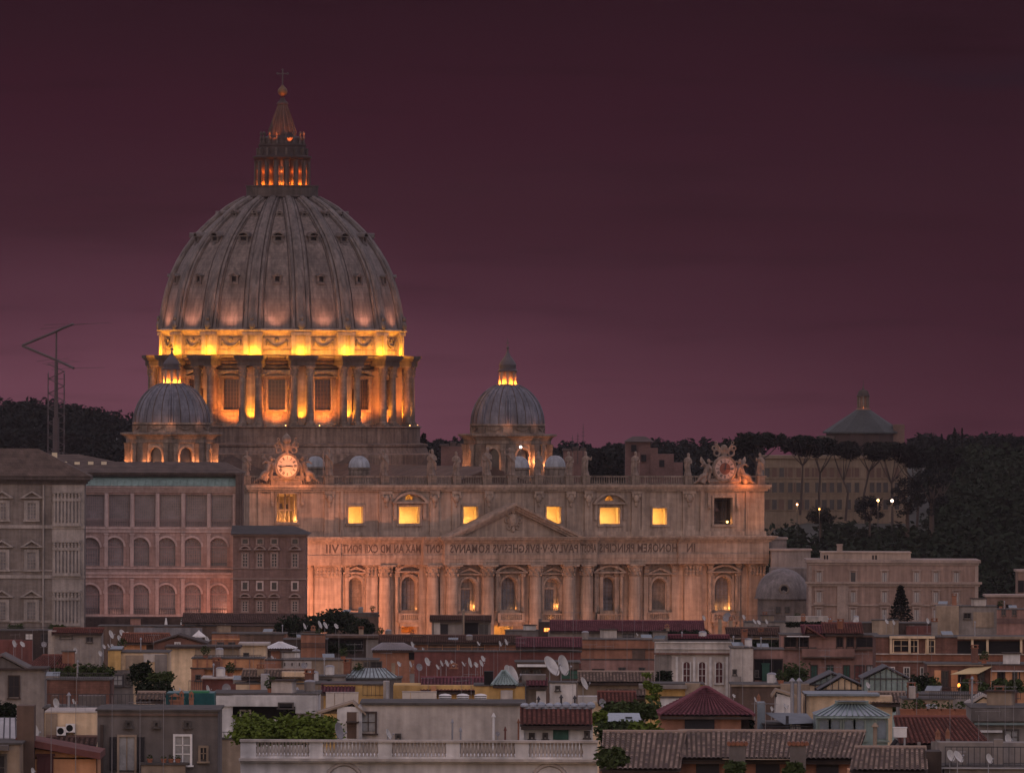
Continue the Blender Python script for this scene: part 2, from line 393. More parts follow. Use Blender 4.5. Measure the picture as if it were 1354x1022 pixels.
# ---- entablature
mb = MB(); cor = MB()
for i, (a, b, yf) in enumerate(INT):
    u0, u1 = U(a, yf) + .001*i, U(b, yf)
    if i == 0: u0 -= .2
    mb.box(u0, u1, yf+.12, 4, zA, zA+.55); mb.box(u0, u1, yf, 4, zA+.55, zA+1.15); mb.box(u0, u1, yf-.12, 4, zA+1.15, zF)
    mb.box(u0, u1, yf+.05, 4, zF, zC0)
    e0 = .9 if i in (0, 3, 6) else .0
    for z0, z1, p in ((zC0, zC0+.35, .35), (zC0+.35, zC0+.6, .75), (zC0+.6, zC0+.95, 1.15), (zC0+.95, zT, 1.4)):
        cor.box(u0 - (p if i in (0, 3) else (-p if i == 4 else 0)), u1 + (p if i in (6, 3) else (-p if i == 2 else 0)), yf - p, 4, z0, z1)
mb.build('entablature', TRAV, BAS); cor.build('main_cornice', TRAV, BAS)
# ---- inscription (stands mirrored in the picture)
def words_(txt, pxr, pxl, yf):
    cu = bpy.data.curves.new('t', 'FONT'); cu.body = txt; cu.size = 1.0; cu.extrude = 0.03; cu.resolution_u = 2; cu.offset = 0.018; cu.space_character = 1.06
    o = bpy.data.objects.new('t', cu); COL.objects.link(o); bpy.context.view_layer.update()
    me = bpy.data.meshes.new_from_object(o.evaluated_get(bpy.context.evaluated_depsgraph_get()))
    bpy.data.objects.remove(o)
    xs = [v.co.x for v in me.vertices]; zs = [v.co.y for v in me.vertices]
    uR_, uL_ = U(pxr, yf), U(pxl, yf); kx = (uR_-uL_)/(max(xs)-min(xs)); kz = 1.72/(max(zs)-min(zs)); zb = zF + .38
    vs = [(uR_ - (v.co.x-min(xs))*kx, yf - v.co.z - .02, zb + (v.co.y-min(zs))*kz) for v in me.vertices]
    fs = [tuple(p.vertices) for p in me.polygons]; bpy.data.meshes.remove(me)
    return vs, fs
mb = MB()
for txt, a, b, yf in (('IN',919,908,-1.65),('HONOREM PRINCIPIS APOST',895,770,-1.15),('PAVLVS·V·BVRGHESIVS ROMANVS',764,595,-3.75),('PONT MAX',585.5,453,-1.15)):
    if txt.startswith('PONT'):     # runs over the step at the end of the portico front
        for t2, a2, b2, y2 in (('PONT',587,562.5,-2.55),('MAX AN MD CXII PONT',556,453,-1.15),('VII',448,431,-1.65)): mb.add(*words_(t2, a2, b2, y2))
    elif txt.startswith('HON'):
        for t2, a2, b2, y2 in (('HONOREM PRINCIPIS',895,792.5,-1.15),('APOST',788.5,768.5,-2.55)): mb.add(*words_(t2, a2, b2, y2))
    else: mb.add(*words_(txt, a, b, yf))
ins = mb.build('inscription', LETTER, BAS)
ins['label'] = 'dark capital letters reading right to left along the frieze'
# ---- columns and pilasters
def capital(mb, x, y, z0, z1, r):
    h = z1 - z0
    mb.lathe([(r*.93, z0), (r*1.0, z0+h*.06), (r*.92, z0+h*.1), (r*.98, z0+h*.35), (r*1.12, z0+h*.7), (r*1.35, z0+h*.86)], 16, cx=x, cy=y)
    mb.box(x-r*1.38, x+r*1.38, y-r*1.38, y+r*1.38, z1-h*.13, z1)
    for row, (zz, rr, k) in enumerate(((.12, 1.02, 8), (.42, 1.1, 8), (.7, 1.28, 4))):
        for i in range(k):
            t = 2*math.pi*(i + .5*(row % 2) + (.5 if row == 2 else 0))/k
            cx_, cy_ = x + rr*r*math.cos(t), y + rr*r*math.sin(t)
            mb.ball((cx_, cy_, z0 + h*(zz+.13)), r*.22, r*.22, h*.15, 6, 4)
def giant_column(px, yf):
    r = 1.3; y = yf + 1.3; u = U(px, y)
    mb = MB(); zb = 4.4
    mb.box(u-1.75, u+1.75, y-1.75, y+1.2, -3, zb-1.2); mb.lathe([(1.75, zb-1.2), (1.75, zb-.9), (1.45, zb-.75), (1.6, zb-.4), (1.35, zb), (1.31, zb+.3), (1.31, 10), (1.24, 17), (1.14, Z(763))], 20, cx=u, cy=y)
    c = smooth_by_angle(mb.build('column', TRAV, BAS))
    k = MB(); capital(k, u, y, Z(763), zA - .02, 1.2); smooth_by_angle(k.build('capital', TRAVP, c), 30)
for px in (509, 572, 598, 645, 708, 752, 775, 839): giant_column(px, interval(px))
def pilaster(pa, pb, yw, z0, z1, zc, proj, name='pilaster'):
    u0, u1 = U(pa, yw), U(pb, yw); mb = MB(); mb.box(u0, u1, yw-proj, yw+.3, z0, zc)
    mb.box(u0-.15, u1+.15, yw-proj-.1, yw+.3, z0-.02, z0+.8)
    p = mb.build(name, TRAV, BAS); k = MB()
    k.taper(u0-.35, u1+.35, yw-proj-.35, yw+.3, z1-.45, z1-.01, 0); k.box(u0-.05, u1+.05, yw-proj-.03, yw+.3, zc, z1-.45)
    n = max(3, int((u1-u0)/.7))
    for row in range(3):
        for i in range(n):
            x = u0 + (u1-u0)*(i+.5)/n
            k.ball((x, yw-proj-.12-.08*row, zc + (z1-zc)*(.2+.27*row)), .34, .3, .42, 6, 4)
    smooth_by_angle(k.build('capital', TRAVP, p), 30)
for pa, pb in ((414,449),(455,460),(482,497),(521,526),(555,559),(792,796),(811.5,815),(850,856),(887,893),(903,926),(988,1010),(350,365),(935,940),(972,977)):
    pilaster(pa, pb, interval((pa+pb)/2)+WO, -2.9, zA, Z(763), .95 if pb - pa > 8 else .6)
# ---- windows, niches, doors
for c, k, yw, uc, h, zt, zb, kind, ped in WIN:
    a, b = uc-h, uc+h
    if kind == 'door':
        room(BAS, a, b, zb, zt, yw+1.6, 5, 1.0, 'vestibule')
        lamp('portal_lamp', (uc - h*.3, yw+3.2, zb+1.6), 500 if c > 600 else 260, WARM if c == 665 else DEEP, parent=BAS)
        continue
    if kind == 'niche':
        nb = MB(); zz = zt - h
        nb.lathe([(h, zb), (h, zz)], 12, a0=math.pi/2, a1=1.5*math.pi, cx=uc, cy=yw+.05)
        nb.lathe([(h*math.cos(q*math.pi/16), zz + h*math.sin(q*math.pi/16)) for q in range(9)], 12, a0=math.pi/2, a1=1.5*math.pi, cx=uc, cy=yw+.05)
        wn = nb.build('niche', TRAVD, BAS)
    elif kind == 'deep':       # loggia opening with a lower lintel inside
        wn = pane(a, b, zb, zt, yw+1.35, True, TRAV, BAS)
        g = pane(a+.1, b-.75, zb, zt-2.1, yw+1.12, False, GLASSG, wn, 'pane'); lb = MB(); lb.box(a, b-.6, yw+.75, yw+1.3, zt-2.1, zt-1.75); lb.build('lintel', TRAV, wn)
        muntins(a+.1, b-.75, zb, zt-2.1, yw+1.1, 4, 5, .035).build('glazing_bar', TRAVD, wn)
    else:
        wn = pane(a, b, zb, zt, yw+1.3, True, GLASSG, BAS)
        muntins(a, b, zb, zt, yw+1.28, 4, 9, .045, True).build('glazing_bar', TRAVD, wn)
    fr = MB(); ww = h + .75
    for s in (-1, 1):
        x0, x1 = sorted((uc + s*(h+.18), uc + s*ww)); fr.box(x0, x1, yw-.28, yw+.05, zb-.2, zt+.35)
        x0, x1 = sorted((uc + s*(ww+.02), uc + s*(ww+.75)))
        if ped == 'seg': fr.lathe([(.36, zb-.3), (.33, zt+.2)], 10, cx=uc+s*(ww+.45), cy=yw-.5); fr.box(x0-.06, x1+.06, yw-.95, yw, zt+.2, zt+.75)
    n = 12; r0, r1 = h+.12, h+.55
    for i in range(n):
        t0, t1 = math.pi*i/n, math.pi*(i+1)/n; zc = zt - h
        fr.prism([(uc+r0*math.cos(t0), zc+r0*math.sin(t0)), (uc+r1*math.cos(t0), zc+r1*math.sin(t0)), (uc+r1*math.cos(t1), zc+r1*math.sin(t1)), (uc+r0*math.cos(t1), zc+r0*math.sin(t1))], yw-.4, yw+.02)
    fr.build('frame', TRAVP, wn)
    pd = MB()
    if ped == 'seg': seg_ped(pd, uc, ww+1.05, zt+1.15, 1.35, yw-1.25, yw, .42)
    else: tri_ped(pd, uc, ww+.55, zt+1.1, 1.15, yw-.8, yw, .4)
    pd.build('pediment', TRAV, wn)
    if kind != 'niche' or c > 800:
        bl = MB(); x0, x1 = uc-ww-.5, uc+ww+.5; yb_ = yw-1.5 if ped == 'seg' else yw-.7
        bl.box(x0, x1, yb_, yw, zb-2.4, zb-1.9); bl.box(x0+.05, x1-.05, yb_+.02, yb_+.35, zb-.85, zb-.6)
        q = x0 + .12
        while q < x1 - .1: bl.cyl((q, yb_+.2, zb-1.9), (q, yb_+.2, zb-.85), .12, .08, 6); q += .42
        bl.box(x0+.03, x0+.6, yb_-.02, yb_+.5, zb-1.9, zb-.58); bl.box(x1-.6, x1-.03, yb_-.02, yb_+.5, zb-1.9, zb-.58)
        if ped == 'seg': bl.box(x0+.5, x1-.5, yw-1.1, yw, zb-3.2, zb-2.4)
        bl.build('balcony', TRAVP, wn)
        if kind != 'niche':
            pw = {'lit': 130, 'deep': 85, 'glass': 26}[kind]
            if kind == 'lit':
                for s in (-1, 1): lamp('window_lamp', (uc+s*(h-.35), yw+.5, zb+.35), pw, WARM, size=.2, parent=BAS)
            elif kind == 'deep': lamp('window_lamp', (b-.25, yw+.75, zb+.8), pw, WARM, size=.15, parent=BAS); lamp('sill_lamp', (uc-.2, yw-.25, zb-1.4), 14, WARM, size=.1, parent=BAS)
            else:
                lamp('window_lamp', (b-.2, yw+.15, zb+.3), pw, WARM, size=.15, parent=BAS); lamp('sill_lamp', (uc, yw-.9, zb-1.45), 16, WARM, size=.1, parent=BAS)
# ---- pediment over the middle
pm = MB(); uc = U(678.5, -3.8); hw = (U(768, -3.8)-U(588.5, -3.8))/2; za, zb = Z(664.5), zT
for s in (-1, 1):
    for t0, t1, y0 in ((0, .5, -5.3), (.5, .95, -4.9), (.95, 1.35, -4.5)):
        k = (za - zb - .3)/hw
        pm.prism([(uc+s*hw*1.0 - s*t1/k*1.0, zb+.02), (uc+s*hw*1.0 - s*t0/k, zb+.02), (uc, za-t0*1.08), (uc, za-t1*1.08)][::-s], y0, -1.0)
pm.build('pediment', TRAV, BAS)
pt = MB(); pt.prism([(uc-hw+1, zb+.01), (uc+hw-1, zb+.01), (uc, za-1.2)], -3.6, -.9); tym = pt.build('tympanum', TRAV, BAS)
em = MB()
em.ball((uc, -3.75, zb+3.3), 1.0, .45, 1.35, 10, 8); em.torus((uc, -3.8, zb+3.2), 1.05, .2, 18, 5)
for s in (-1, 1):
    em.torus((uc+s*1.0, -3.75, zb+4.6), .45, .16, 12, 5); em.torus((uc+s*1.35, -3.75, zb+3.2), .42, .18, 12, 5); em.torus((uc+s*.95, -3.75, zb+1.9), .4, .16, 12, 5)
    em.tube([(uc+s*.2, -3.9, zb+5.3), (uc+s*1.3, -3.9, zb+4.4)], .12)
em.ball((uc, -3.85, zb+5.15), .55, .4, .7); em.ball((uc, -3.8, zb+1.4), .4, .3, .6)
smooth_by_angle(em.build('coat_of_arms', TRAVP, BAS), 60)
# ---- attic storey
AY = .6; zAt, zAc, zAb = Z(649.5), Z(641), Z(629)
AW = []
for c, hw, yt, yb, kind in ((470,9.5,670,691.5,'lit'),(541,13.5,670,692,'lit'),(622,9.5,670,692,'lit'),(732,9.5,670,692,'lit'),(806,13.5,671,692.5,'lit'),(872,9.5,672,693,'lit'),
                        (541.5,5.5,654,660.5,'lun'),(805.5,5.5,655.5,662,'lun'),(379,13,653,690,'bellL'),(956,12.5,658,693,'bellR')):
    u, z0 = FP(c, yb, AY); z1 = FP(c, yt, AY)[1]; AW.append((c, u, hw/6.22, z0, z1, kind))
mb = MB(); a0, a1 = U(329.5, AY), U(1010.5, AY)
wall_holes(mb, a0, a1, zT-.02, zAt, AY, .95, [(u-h, u+h, z0, z1, k == 'lun') for c, u, h, z0, z1, k in AW])
mb.add([(a1, AY, zT), (a1, 22, zT), (a1, 22, zAt), (a1, AY, zAt)], [(0,1,2,3)]); mb.add([(a0, AY, zT), (a0, 22, zT), (a0, 22, zAt), (a0, AY, zAt)], [(0,1,2,3)])
mb.build('attic_wall', TRAV, BAS)
mb = MB(); mb.box(a0-.3, a1+.3, AY-.3, AY+.9, zT-.01, zT+.9); mb.box(a0-.55, a1+.55, AY-.55, 6, zAt, zAt+.4); mb.box(a0-.9, a1+.9, AY-.9, 6, zAt+.4, zAt+.8); mb.box(a0-1.15, a1+1.15, AY-1.15, 6, zAt+.8, zAc)
mb.build('attic_cornice', TRAV, BAS)
mb = MB(); q = a0; yb_ = AY-.25
mb.box(a0-.4, a1+.4, yb_, yb_+.5, zAc, zAc+.3); mb.box(a0-.45, a1+.45, yb_-.05, yb_+.55, zAb-.3, zAb)
while q < a1: mb.cyl((q, yb_+.25, zAc+.3), (q, yb_+.25, zAb-.3), .17, .1, 6, False); q += .52
mb.build('balustrade', TRAVD, BAS)
for px in (434,509,572,598,645,708,752,775,839,909): pass
for pa, pb in ((428,441),(503,516.5),(568,579),(597,607),(640,650),(706,716),(748,759),(772,782),(834,846),(902,918),(449,453),(500,502.5),(847,851),(925,929),(985,989),(340,344)):
    u0, u1 = U(pa, AY), U(pb, AY); mb = MB(); mb.box(u0, u1, AY-.4, AY+.1, zT+.02, zAt-.01); mb.box(u0-.1, u1+.1, AY-.5, AY+.1, zT+.03, zT+1.3)
    p = mb.build('pilaster', TRAV, BAS)
    if pb - pa > 8:
        k = MB(); m = (u0+u1)/2; k.ball((m, AY-.6, zAt-1.5), .65, .4, .85, 8, 6); k.box(u0-.12, u1+.12, AY-.62, AY+.1, zAt-.55, zAt-.03)
        for s in (-1, 1): k.ball((m+s*.75, AY-.55, zAt-1.0), .32, .28, .5, 6, 5)
        k.ball((m, AY-.55, zAt-2.6), .3, .25, .6, 6, 5); smooth_by_angle(k.build('carved_mask', TRAVP, p), 60)
for c, u, h, z0, z1, kind in AW:
    if kind == 'lun':
        rm = room(BAS, u-h, u+h, z0, z1, AY+.95, 2, .4); lamp('lunette_lamp', (u, AY+1.6, (z0+z1)/2), 60, (1, .42, .07), parent=BAS)
        continue
    if kind == 'lit':
        rm = room(BAS, u-h, u+h, z0, z1, AY+.95, 4.0, 1.2)
        lamp('room_lamp', (u+h*.35, AY+2.4, z0+.5), 620, AMBER, size=.3, parent=BAS); lamp('room_lamp', (u-h*.5, AY+3.0, z1-.2), 90, AMBER, size=.3, parent=BAS)
    fr = MB(); e = .45
    fr.box(u-h-e, u-h-.02, AY-.2, AY+.05, z0-.35, z1+.4); fr.box(u+h+.02, u+h+e, AY-.2, AY+.05, z0-.35, z1+.4); fr.box(u-h-e+.01, u+h+e-.01, AY-.22, AY+.05, z1+.02, z1+e); fr.box(u-h-e-.1, u+h+e+.1, AY-.35, AY+.05, z0-.5, z0-.05)
    wn = fr.build('window', TRAVP, BAS)
    if h > 1.9 and kind == 'lit':
        pd = MB(); seg_ped(pd, u, h+1.5, z1+1.0, 2.0, AY-.9, AY, .45)
        for s in (-1, 1): pd.box(u+s*(h+.95)-.32, u+s*(h+.95)+.32, AY-.5, AY, z1-2.4, z1+.7)
        pd.build('pediment', TRAV, wn)
    if kind.startswith('bell'):
        sd = MB()
        for s in (-1, 1): sd.box(u+s*(h+1.1)-.3, u+s*(h+1.1)+.3, AY-.35, AY, z0+3.6, z1+.9); sd.ball((u+s*(h+1.1), AY-.5, z0+3.5), .35, .3, .5, 6, 5)
        sd.build('console', TRAVP, wn)
        room(BAS, u-h, u+h, z0, z1, AY+.95, 7 if kind == 'bellR' else 4.5, 1.2, 'bell_chamber', TRAVD if kind == 'bellR' else PLASTER)
        be = MB(); prof = [(.02, 2.2), (.55, 2.1), (.75, 1.7), (.85, .9), (1.15, .25), (1.35, 0), (1.2, 0)]
        y = AY+2.6
        if kind == 'bellR':
            be.lathe([(r*.9, z0+2.6+z*.9) for r, z in prof], 16, cx=u-.9, cy=y); be.lathe([(r*.45, z0+.9+z*.5) for r, z in prof], 12, cx=u-.9, cy=y)
            be.box(u-h, u+h, y-.15, y+.15, z1-.75, z1-.45); smooth_by_angle(be.build('bell', IRON, wn))
            fb = MB()
            for x in (u+.5, u+1.0): fb.cyl((x, AY+1.6, z0), (x+.15, AY+1.6, z1), .1)
            fb.box(u-h, u+h, AY+1.5, AY+1.7, z0+.55, z0+.7); fb.build('bell_frame', IRON, wn)
            lamp('bell_lamp', (u+h-.55, AY+.7, z0+.55), 42, WARM, size=.15, parent=BAS)
            lb = MB(); lb.ball((u+h-.55, AY+1.25, z0+.45), .24); lb.build('floodlight', E('lamp_glow', (1, .55, .18), 5), wn)
        else:
            fb = MB(); zm = z0 + (z1-z0)*.42
            for x in (-h, -h*.55, h*.1, h*.5, h*.92): fb.box(u+x-.1, u+x+.1, AY+1.3, AY+1.55, z0, z1)
            fb.box(u-h, u+h, AY+1.28, AY+1.57, zm-.12, zm+.12)
            for a, b in ((-.55, .1), (.1, -.55)): fb.cyl((u+h*a, AY+1.42, z0), (u+h*b, AY+1.42, zm), .1)
            fb.build('bell_frame', TRAV, wn)
            for x, k in ((-.75, .38), (-.2, .5), (.45, .45)): be.lathe([(r*k, zm+.25+z*k) for r, z in prof], 12, cx=u+h*x, cy=AY+2.3)
            smooth_by_angle(be.build('bell', IRON, wn))
            lamp('bell_lamp', (u-h*.1, AY+.35, z0+.35), 260, WARM, size=.15, parent=BAS); lamp('bell_lamp', (u+h-.3, AY+.75, z0+.5), 240, WARM, size=.15, parent=BAS); lamp('bell_lamp', (u-h*.2, AY+3.4, z0+.5), 900, WARM, size=.2, parent=BAS)
# ---- roofs behind the parapet
mb = MB(); mb.box(a0+.5, a1-.5, 6.02, 22, 30, 38.2); mb.box(-46, 46, 22.02, 88, 0, 37.5); mb.box(-36, 36, 88.02, 215, 0, 37.5)
mb.build('nave_block', TRAVD, BAS)
rf = MB(); rf.add([(-15,8,38.3),(15,8,38.3),(0,8,44),(-15,98,38.3),(15,98,38.3),(0,98,44)], [(0,1,2),(3,5,4),(0,2,5,3),(1,4,5,2),(0,3,4,1)])
for s in (-1, 1):
    rf.box(s*24-5, s*24+5, 30, 60, 37.6, 40.6)
rf.build('nave_roof', M('old_roof_tiles', (0.11, 0.07, 0.055), .9, .4, .5, course=(.5, .35, .6)), BAS)
# small blind cupolas on the aisle roofs
def cupola(px, py_top, rpx, yl):
    u, _ = FP(px, 610, yl); r = rpx*1.02/6.4; z = FP(px, py_top, yl)[1]
    mb = MB(); hh = r*1.12; prof = [(r*math.cos(R(9*i)), z - hh + hh*math.sin(R(9*i))) for i in range(11)]; prof[-1] = (.03, z)
    mb.lathe(prof, 20, cx=u, cy=yl)
    for i in range(10):
        t = 2*math.pi*i/10; mb.tube([(u+p*1.01*math.sin(t), yl-p*1.01*math.cos(t), q) for p, q in prof[:-1:2]], .09, 4)
    c = smooth_by_angle(mb.build('cupola', LEADW, BAS), 30)
    m2 = MB(); m2.lathe([(r*1.12, z-hh-.02), (r*1.12, z-hh-.4), (r*1.0, z-hh-.5), (r*1.0, 36)], 20, cx=u, cy=yl)
    for i in range(8): t = 2*math.pi*i/8; m2.box(u+r*math.sin(t)-.15, u+r*math.sin(t)+.15, yl-r*math.cos(t)-.15, yl-r*math.cos(t)+.15, 36, z-hh-.52)
    m2.build('tambour', TRAVD, c)
for a in ((475,602.5,13,40),(417,603,12,40),(734,602,13,40),(686,603,13,40)): cupola(*a)

# ================================================================== GREAT DOME
DS = 6.286
def zd(y): return 60 - (y - 511) / DS
DC = Vector((FP(372.5, 437, 127.0)[0], 127.0, 0)); DRZ = -TH + R(1.3)
ANG = [R(9 + 22.5*k) for k in range(16)]
MID = [R(9 + 11.25 + 22.5*k) for k in range(16)]
prof_px = [(162,437),(160.6,434),(159,424),(155.5,404),(151,385),(144,364),(137,349),(128,334),(117.5,319.5),(107,308),(95.5,297),(84,287),(72,277.5),(60,270.5),(49,265)]
prof = [(r/DS, zd(y)) for r, y in prof_px]
mb = MB(); mb.lathe(prof, 96)
dome = smooth_by_angle(mb.build('great_dome', LEAD, BAS, loc=DC, rz=DRZ), 30)
def on_prof(z, pr):
    for (r0, z0), (r1, z1) in zip(pr, pr[1:]):
        if z0 <= z <= z1: return r0 + (r1-r0)*(z-z0)/(z1-z0)
    return pr[-1][0]
for a in ANG:
    mb = MB(); n = len(prof)
    for off, wd, pj in ((0, 1.0, .75), (-1.45, .38, .4), (1.45, .38, .4)):
        vs = []; fs = []
        for i, (r, z) in enumerate(prof):
            k = .45 + .55*(r/prof[0][0]); hw = wd*k; o = off*k
            # outward direction of the profile
            j0, j1 = max(0, i-1), min(n-1, i+1); dr, dz = prof[j1][0]-prof[j0][0], prof[j1][1]-prof[j0][1]; l = math.hypot(dr, dz); nr, nz_ = dz/l, -dr/l
            for s, p in ((-1, -.1), (-1, pj*.7), (-.5, pj), (.5, pj), (1, pj*.7), (1, -.1)):
                rr, zz = r + nr*p, z + nz_*p; t = o + s*hw
                x, y = t, -rr
                vs.append((x*math.cos(a) - y*math.sin(a), x*math.sin(a) + y*math.cos(a), zz))
        for i in range(n-1):
            for j in range(5): fs.append((i*6+j, i*6+j+1, (i+1)*6+j+1, (i+1)*6+j))
        mb.add(vs, fs)
    mb.build('rib', LEADR, dome)
    for off in (-2.25, 2.25):      # dark strips along both sides of each rib, for contrast
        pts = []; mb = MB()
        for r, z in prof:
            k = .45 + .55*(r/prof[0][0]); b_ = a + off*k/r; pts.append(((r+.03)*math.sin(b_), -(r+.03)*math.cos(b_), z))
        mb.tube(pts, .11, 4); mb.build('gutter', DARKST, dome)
def dormer(a, ypx, w_, h_, arch):
    z = zd(ypx); r = on_prof(z, prof); zb_, zt_ = z - h_/2, z + h_/2; rb = on_prof(zb_, prof) + .25
    mb = MB(); mb.m = Matrix.Rotation(a, 4, 'Z'); yb_ = -rb
    for s in (-1, 1): mb.box(s*w_/2 - .22, s*w_/2 + .22, yb_, yb_+4, zb_, zt_)
    mb.box(-w_/2-.3, w_/2+.3, yb_-.12, yb_+4, zb_-.35, zb_)
    if arch: seg_ped(mb, 0, w_*.78, zt_, w_*.5, yb_-.3, yb_+4, .3)
    else: tri_ped(mb, 0, w_*.8, zt_+.15, w_*.36, yb_-.3, yb_+4, .3)
    if arch: mb.ball((0, yb_-.1, zb_-.8), w_*.45, .35, .55, 8, 5)
    d = mb.build('dormer', LEADD, dome)
    v = MB(); v.m = Matrix.Rotation(a, 4, 'Z'); v.box(-w_/2+.2, w_/2-.2, yb_+.35, yb_+3, zb_+.02, zt_); v.build('opening', VOID, dome)
for a in MID:
    dormer(a, 372, 1.35, 1.35, False); dormer(a, 318, 1.7, 1.1, True); dormer(a, 285.5, 1.0, .6, True)
st = MB()
for a in ANG:    # small ornaments at the foot of every rib
    st.m = Matrix.Rotation(a, 4, 'Z'); st.ball((0, -26.2, 72.6), .8, .5, 1.0, 8, 5); st.ball((0, -26.2, 74), .45, .4, .6, 6, 4)
smooth_by_angle(st.build('rib_ornament', LEADR, dome), 60)
# attic of the drum (garlands) and its cornices
mb = MB()
mb.lathe([(26.1, zd(440)), (25.3, zd(445)), (25.0, zd(447)), (25.0, zd(471)+.1), (26.3, zd(471))], 96); mb.lathe([(26.15, zd(440)), (26.4, zd(438.4)), (26.0, zd(436.5)), (25.2, zd(436.2))], 96)
dat = smooth_by_angle(mb.build('drum_attic', TRAV, BAS, loc=DC, rz=DRZ), 30)
for a in ANG:
    s_ = MB(); s_.m = Matrix.Rotation(a, 4, 'Z')
    for x in (-1.45, 1.45): q_ = MB(); q_.m = s_.m; q_.box(x-.55, x+.55, -25.75, -24.5, zd(470.5), zd(445)); q_.build('pilaster', TRAV, dat)
    s_.box(-.85, .85, -25.35, -24.5, zd(470.4), zd(445.2)); s_.build('panel', TRAV, dat); q_ = MB(); q_.m = s_.m; q_.box(-2.15, 2.15, -26.1, -24.5, zd(445), zd(441)); q_.build('cornice_block', TRAV, dat)
for a in MID:
    g = MB(); g.m = Matrix.Rotation(a, 4, 'Z'); pts = []
    for i in range(13):
        t = i/12*2-1; x = t*1.9; pts.append((x, -math.sqrt(25.3**2 - x*x), zd(452.5) - 1.15*(1-t*t)))
    g.tube(pts, [.16 + .2*(1-abs(i/6-1)) for i in range(13)], 6)
    g.ball((0, -25.3, zd(451)), .55, .3, .5, 8, 6)
    for s in (-1, 1): g.ball((s*2.0, -25.2, zd(452.8)), .35, .3, .45, 6, 5); g.tube([(s*2.05, -25.2, zd(453.5)), (s*2.2, -25.2, zd(459))], .14)
    g.box(-2.9, 2.9, -25.22, -24.9, zd(464.6), zd(463.6)); g.box(-2.9, 2.9, -25.2, -24.9, zd(448.3), zd(447.4))
    smooth_by_angle(g.build('garland', TRAVD, dat), 60)
# drum wall, entablature with breaks over the column pairs, base
mb = MB()
mb.lathe([(24.2, zd(490)), (24.2, zd(560)), (24.9, zd(561)), (24.9, zd(564))][::-1], 96)
me_ = MB(); me_.lathe([(24.3, zd(490)), (24.7, zd(488)), (24.7, zd(484)), (25.2, zd(482)), (25.2, zd(478)), (26.0, zd(476.5)), (26.3, zd(474.5)), (26.3, zd(472)), (25.2, zd(471.2))], 96)
drum = smooth_by_angle(mb.build('drum', M('drum_travertine', (0.40, 0.32, 0.25), .85, .35, .3, streak=.35, course=(2.0, .8, .75), bump=.3), BAS, loc=DC, rz=DRZ), 30)
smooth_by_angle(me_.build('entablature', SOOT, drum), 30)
for a in ANG:
    b_ = MB(); b_.m = Matrix.Rotation(a, 4, 'Z')
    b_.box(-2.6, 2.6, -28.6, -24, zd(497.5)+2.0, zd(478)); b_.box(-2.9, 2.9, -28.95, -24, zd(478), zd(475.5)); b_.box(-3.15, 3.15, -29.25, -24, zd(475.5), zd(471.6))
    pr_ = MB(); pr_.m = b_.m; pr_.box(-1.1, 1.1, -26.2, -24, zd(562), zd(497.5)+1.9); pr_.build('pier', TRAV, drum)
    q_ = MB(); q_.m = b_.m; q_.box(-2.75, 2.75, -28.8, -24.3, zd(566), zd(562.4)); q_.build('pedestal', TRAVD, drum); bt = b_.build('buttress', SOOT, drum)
    for s in (-1, 1):
        c = MB(); c.m = Matrix.Rotation(a, 4, 'Z'); x, y = s*1.68, -27.4
        c.box(x-1.0, x+1.0, y-1.0, y+1.0, zd(562.4), zd(560)); c.lathe([(.98, zd(560)), (.98, zd(558.6)), (.82, zd(557.5)), (.8, zd(540)), (.69, zd(500))], 14, cx=x, cy=y)
        co_ = smooth_by_angle(c.build('column', TRAVD, drum)); k = MB(); k.m = c.m; capital(k, x, y, zd(500), zd(484.8), .74); smooth_by_angle(k.build('capital', TRAVD, co_), 30)
for i, a in enumerate(MID):
    wv = MB(); wv.m = Matrix.Rotation(a, 4, 'Z'); y = -24.2
    wv.box(-1.75, 1.75, y-.25, y+.3, zd(541), zd(503.5)); wd_ = wv.build('window', GLASS, drum)
    fr = MB(); fr.m = wv.m
    for s in (-1, 1):
        x0, x1 = sorted((s*1.75, s*2.25)); fr.box(x0, x1, y-.7, y+.4, zd(543), zd(502)); x0, x1 = sorted((s*2.25, s*2.8)); fr.box(x0, x1, y-.55, y+.4, zd(515), zd(502))
    fr.box(-2.3, 2.3, y-.72, y+.4, zd(545.5), zd(542.5)); fr.box(-2.9, 2.9, y-.75, y+.4, zd(502), zd(500))
    if i % 2: tri_ped(fr, 0, 3.1, zd(498.2), 1.15, y-1.1, y+.3, .35)
    else: seg_ped(fr, 0, 3.1, zd(498.4), .95, y-1.1, y+.3, .35)
    fr.build('frame', TRAVD, wd_)
    mu = MB(); mu.m = wv.m
    for k in range(1, 5): x = -1.75 + 3.5*k/5; mu.box(x-.06, x+.06, y-.33, y-.2, zd(541), zd(504))
    for k in range(1, 7): z = zd(541) + (zd(504)-zd(541))*k/7; mu.box(-1.74, 1.74, y-.32, y-.21, z-.05, z+.05)
    mu.build('glazing_bar', SOOT, wd_)
mb = MB(); mb.lathe([(32.5, 36), (32.3, zd(601)), (31.0, zd(599)), (30.5, zd(591)), (30.8, zd(590)), (30.8, zd(587.5)), (29.2, zd(586)), (29.2, zd(566)), (29.6, zd(565.2)), (29.5, zd(564.2)), (24.5, zd(564))], 64)
smooth_by_angle(mb.build('drum_base', TRAVB, BAS, loc=DC, rz=DRZ), 25)
mb = MB(); mb.lathe([(36.5, 36), (35.5, 41.0), (32.4, zd(601.5))], 8, a0=R(22.5), a1=R(382.5)); mb.build('crossing_roof', BRICKD, BAS, loc=DC, rz=DRZ + R(4))
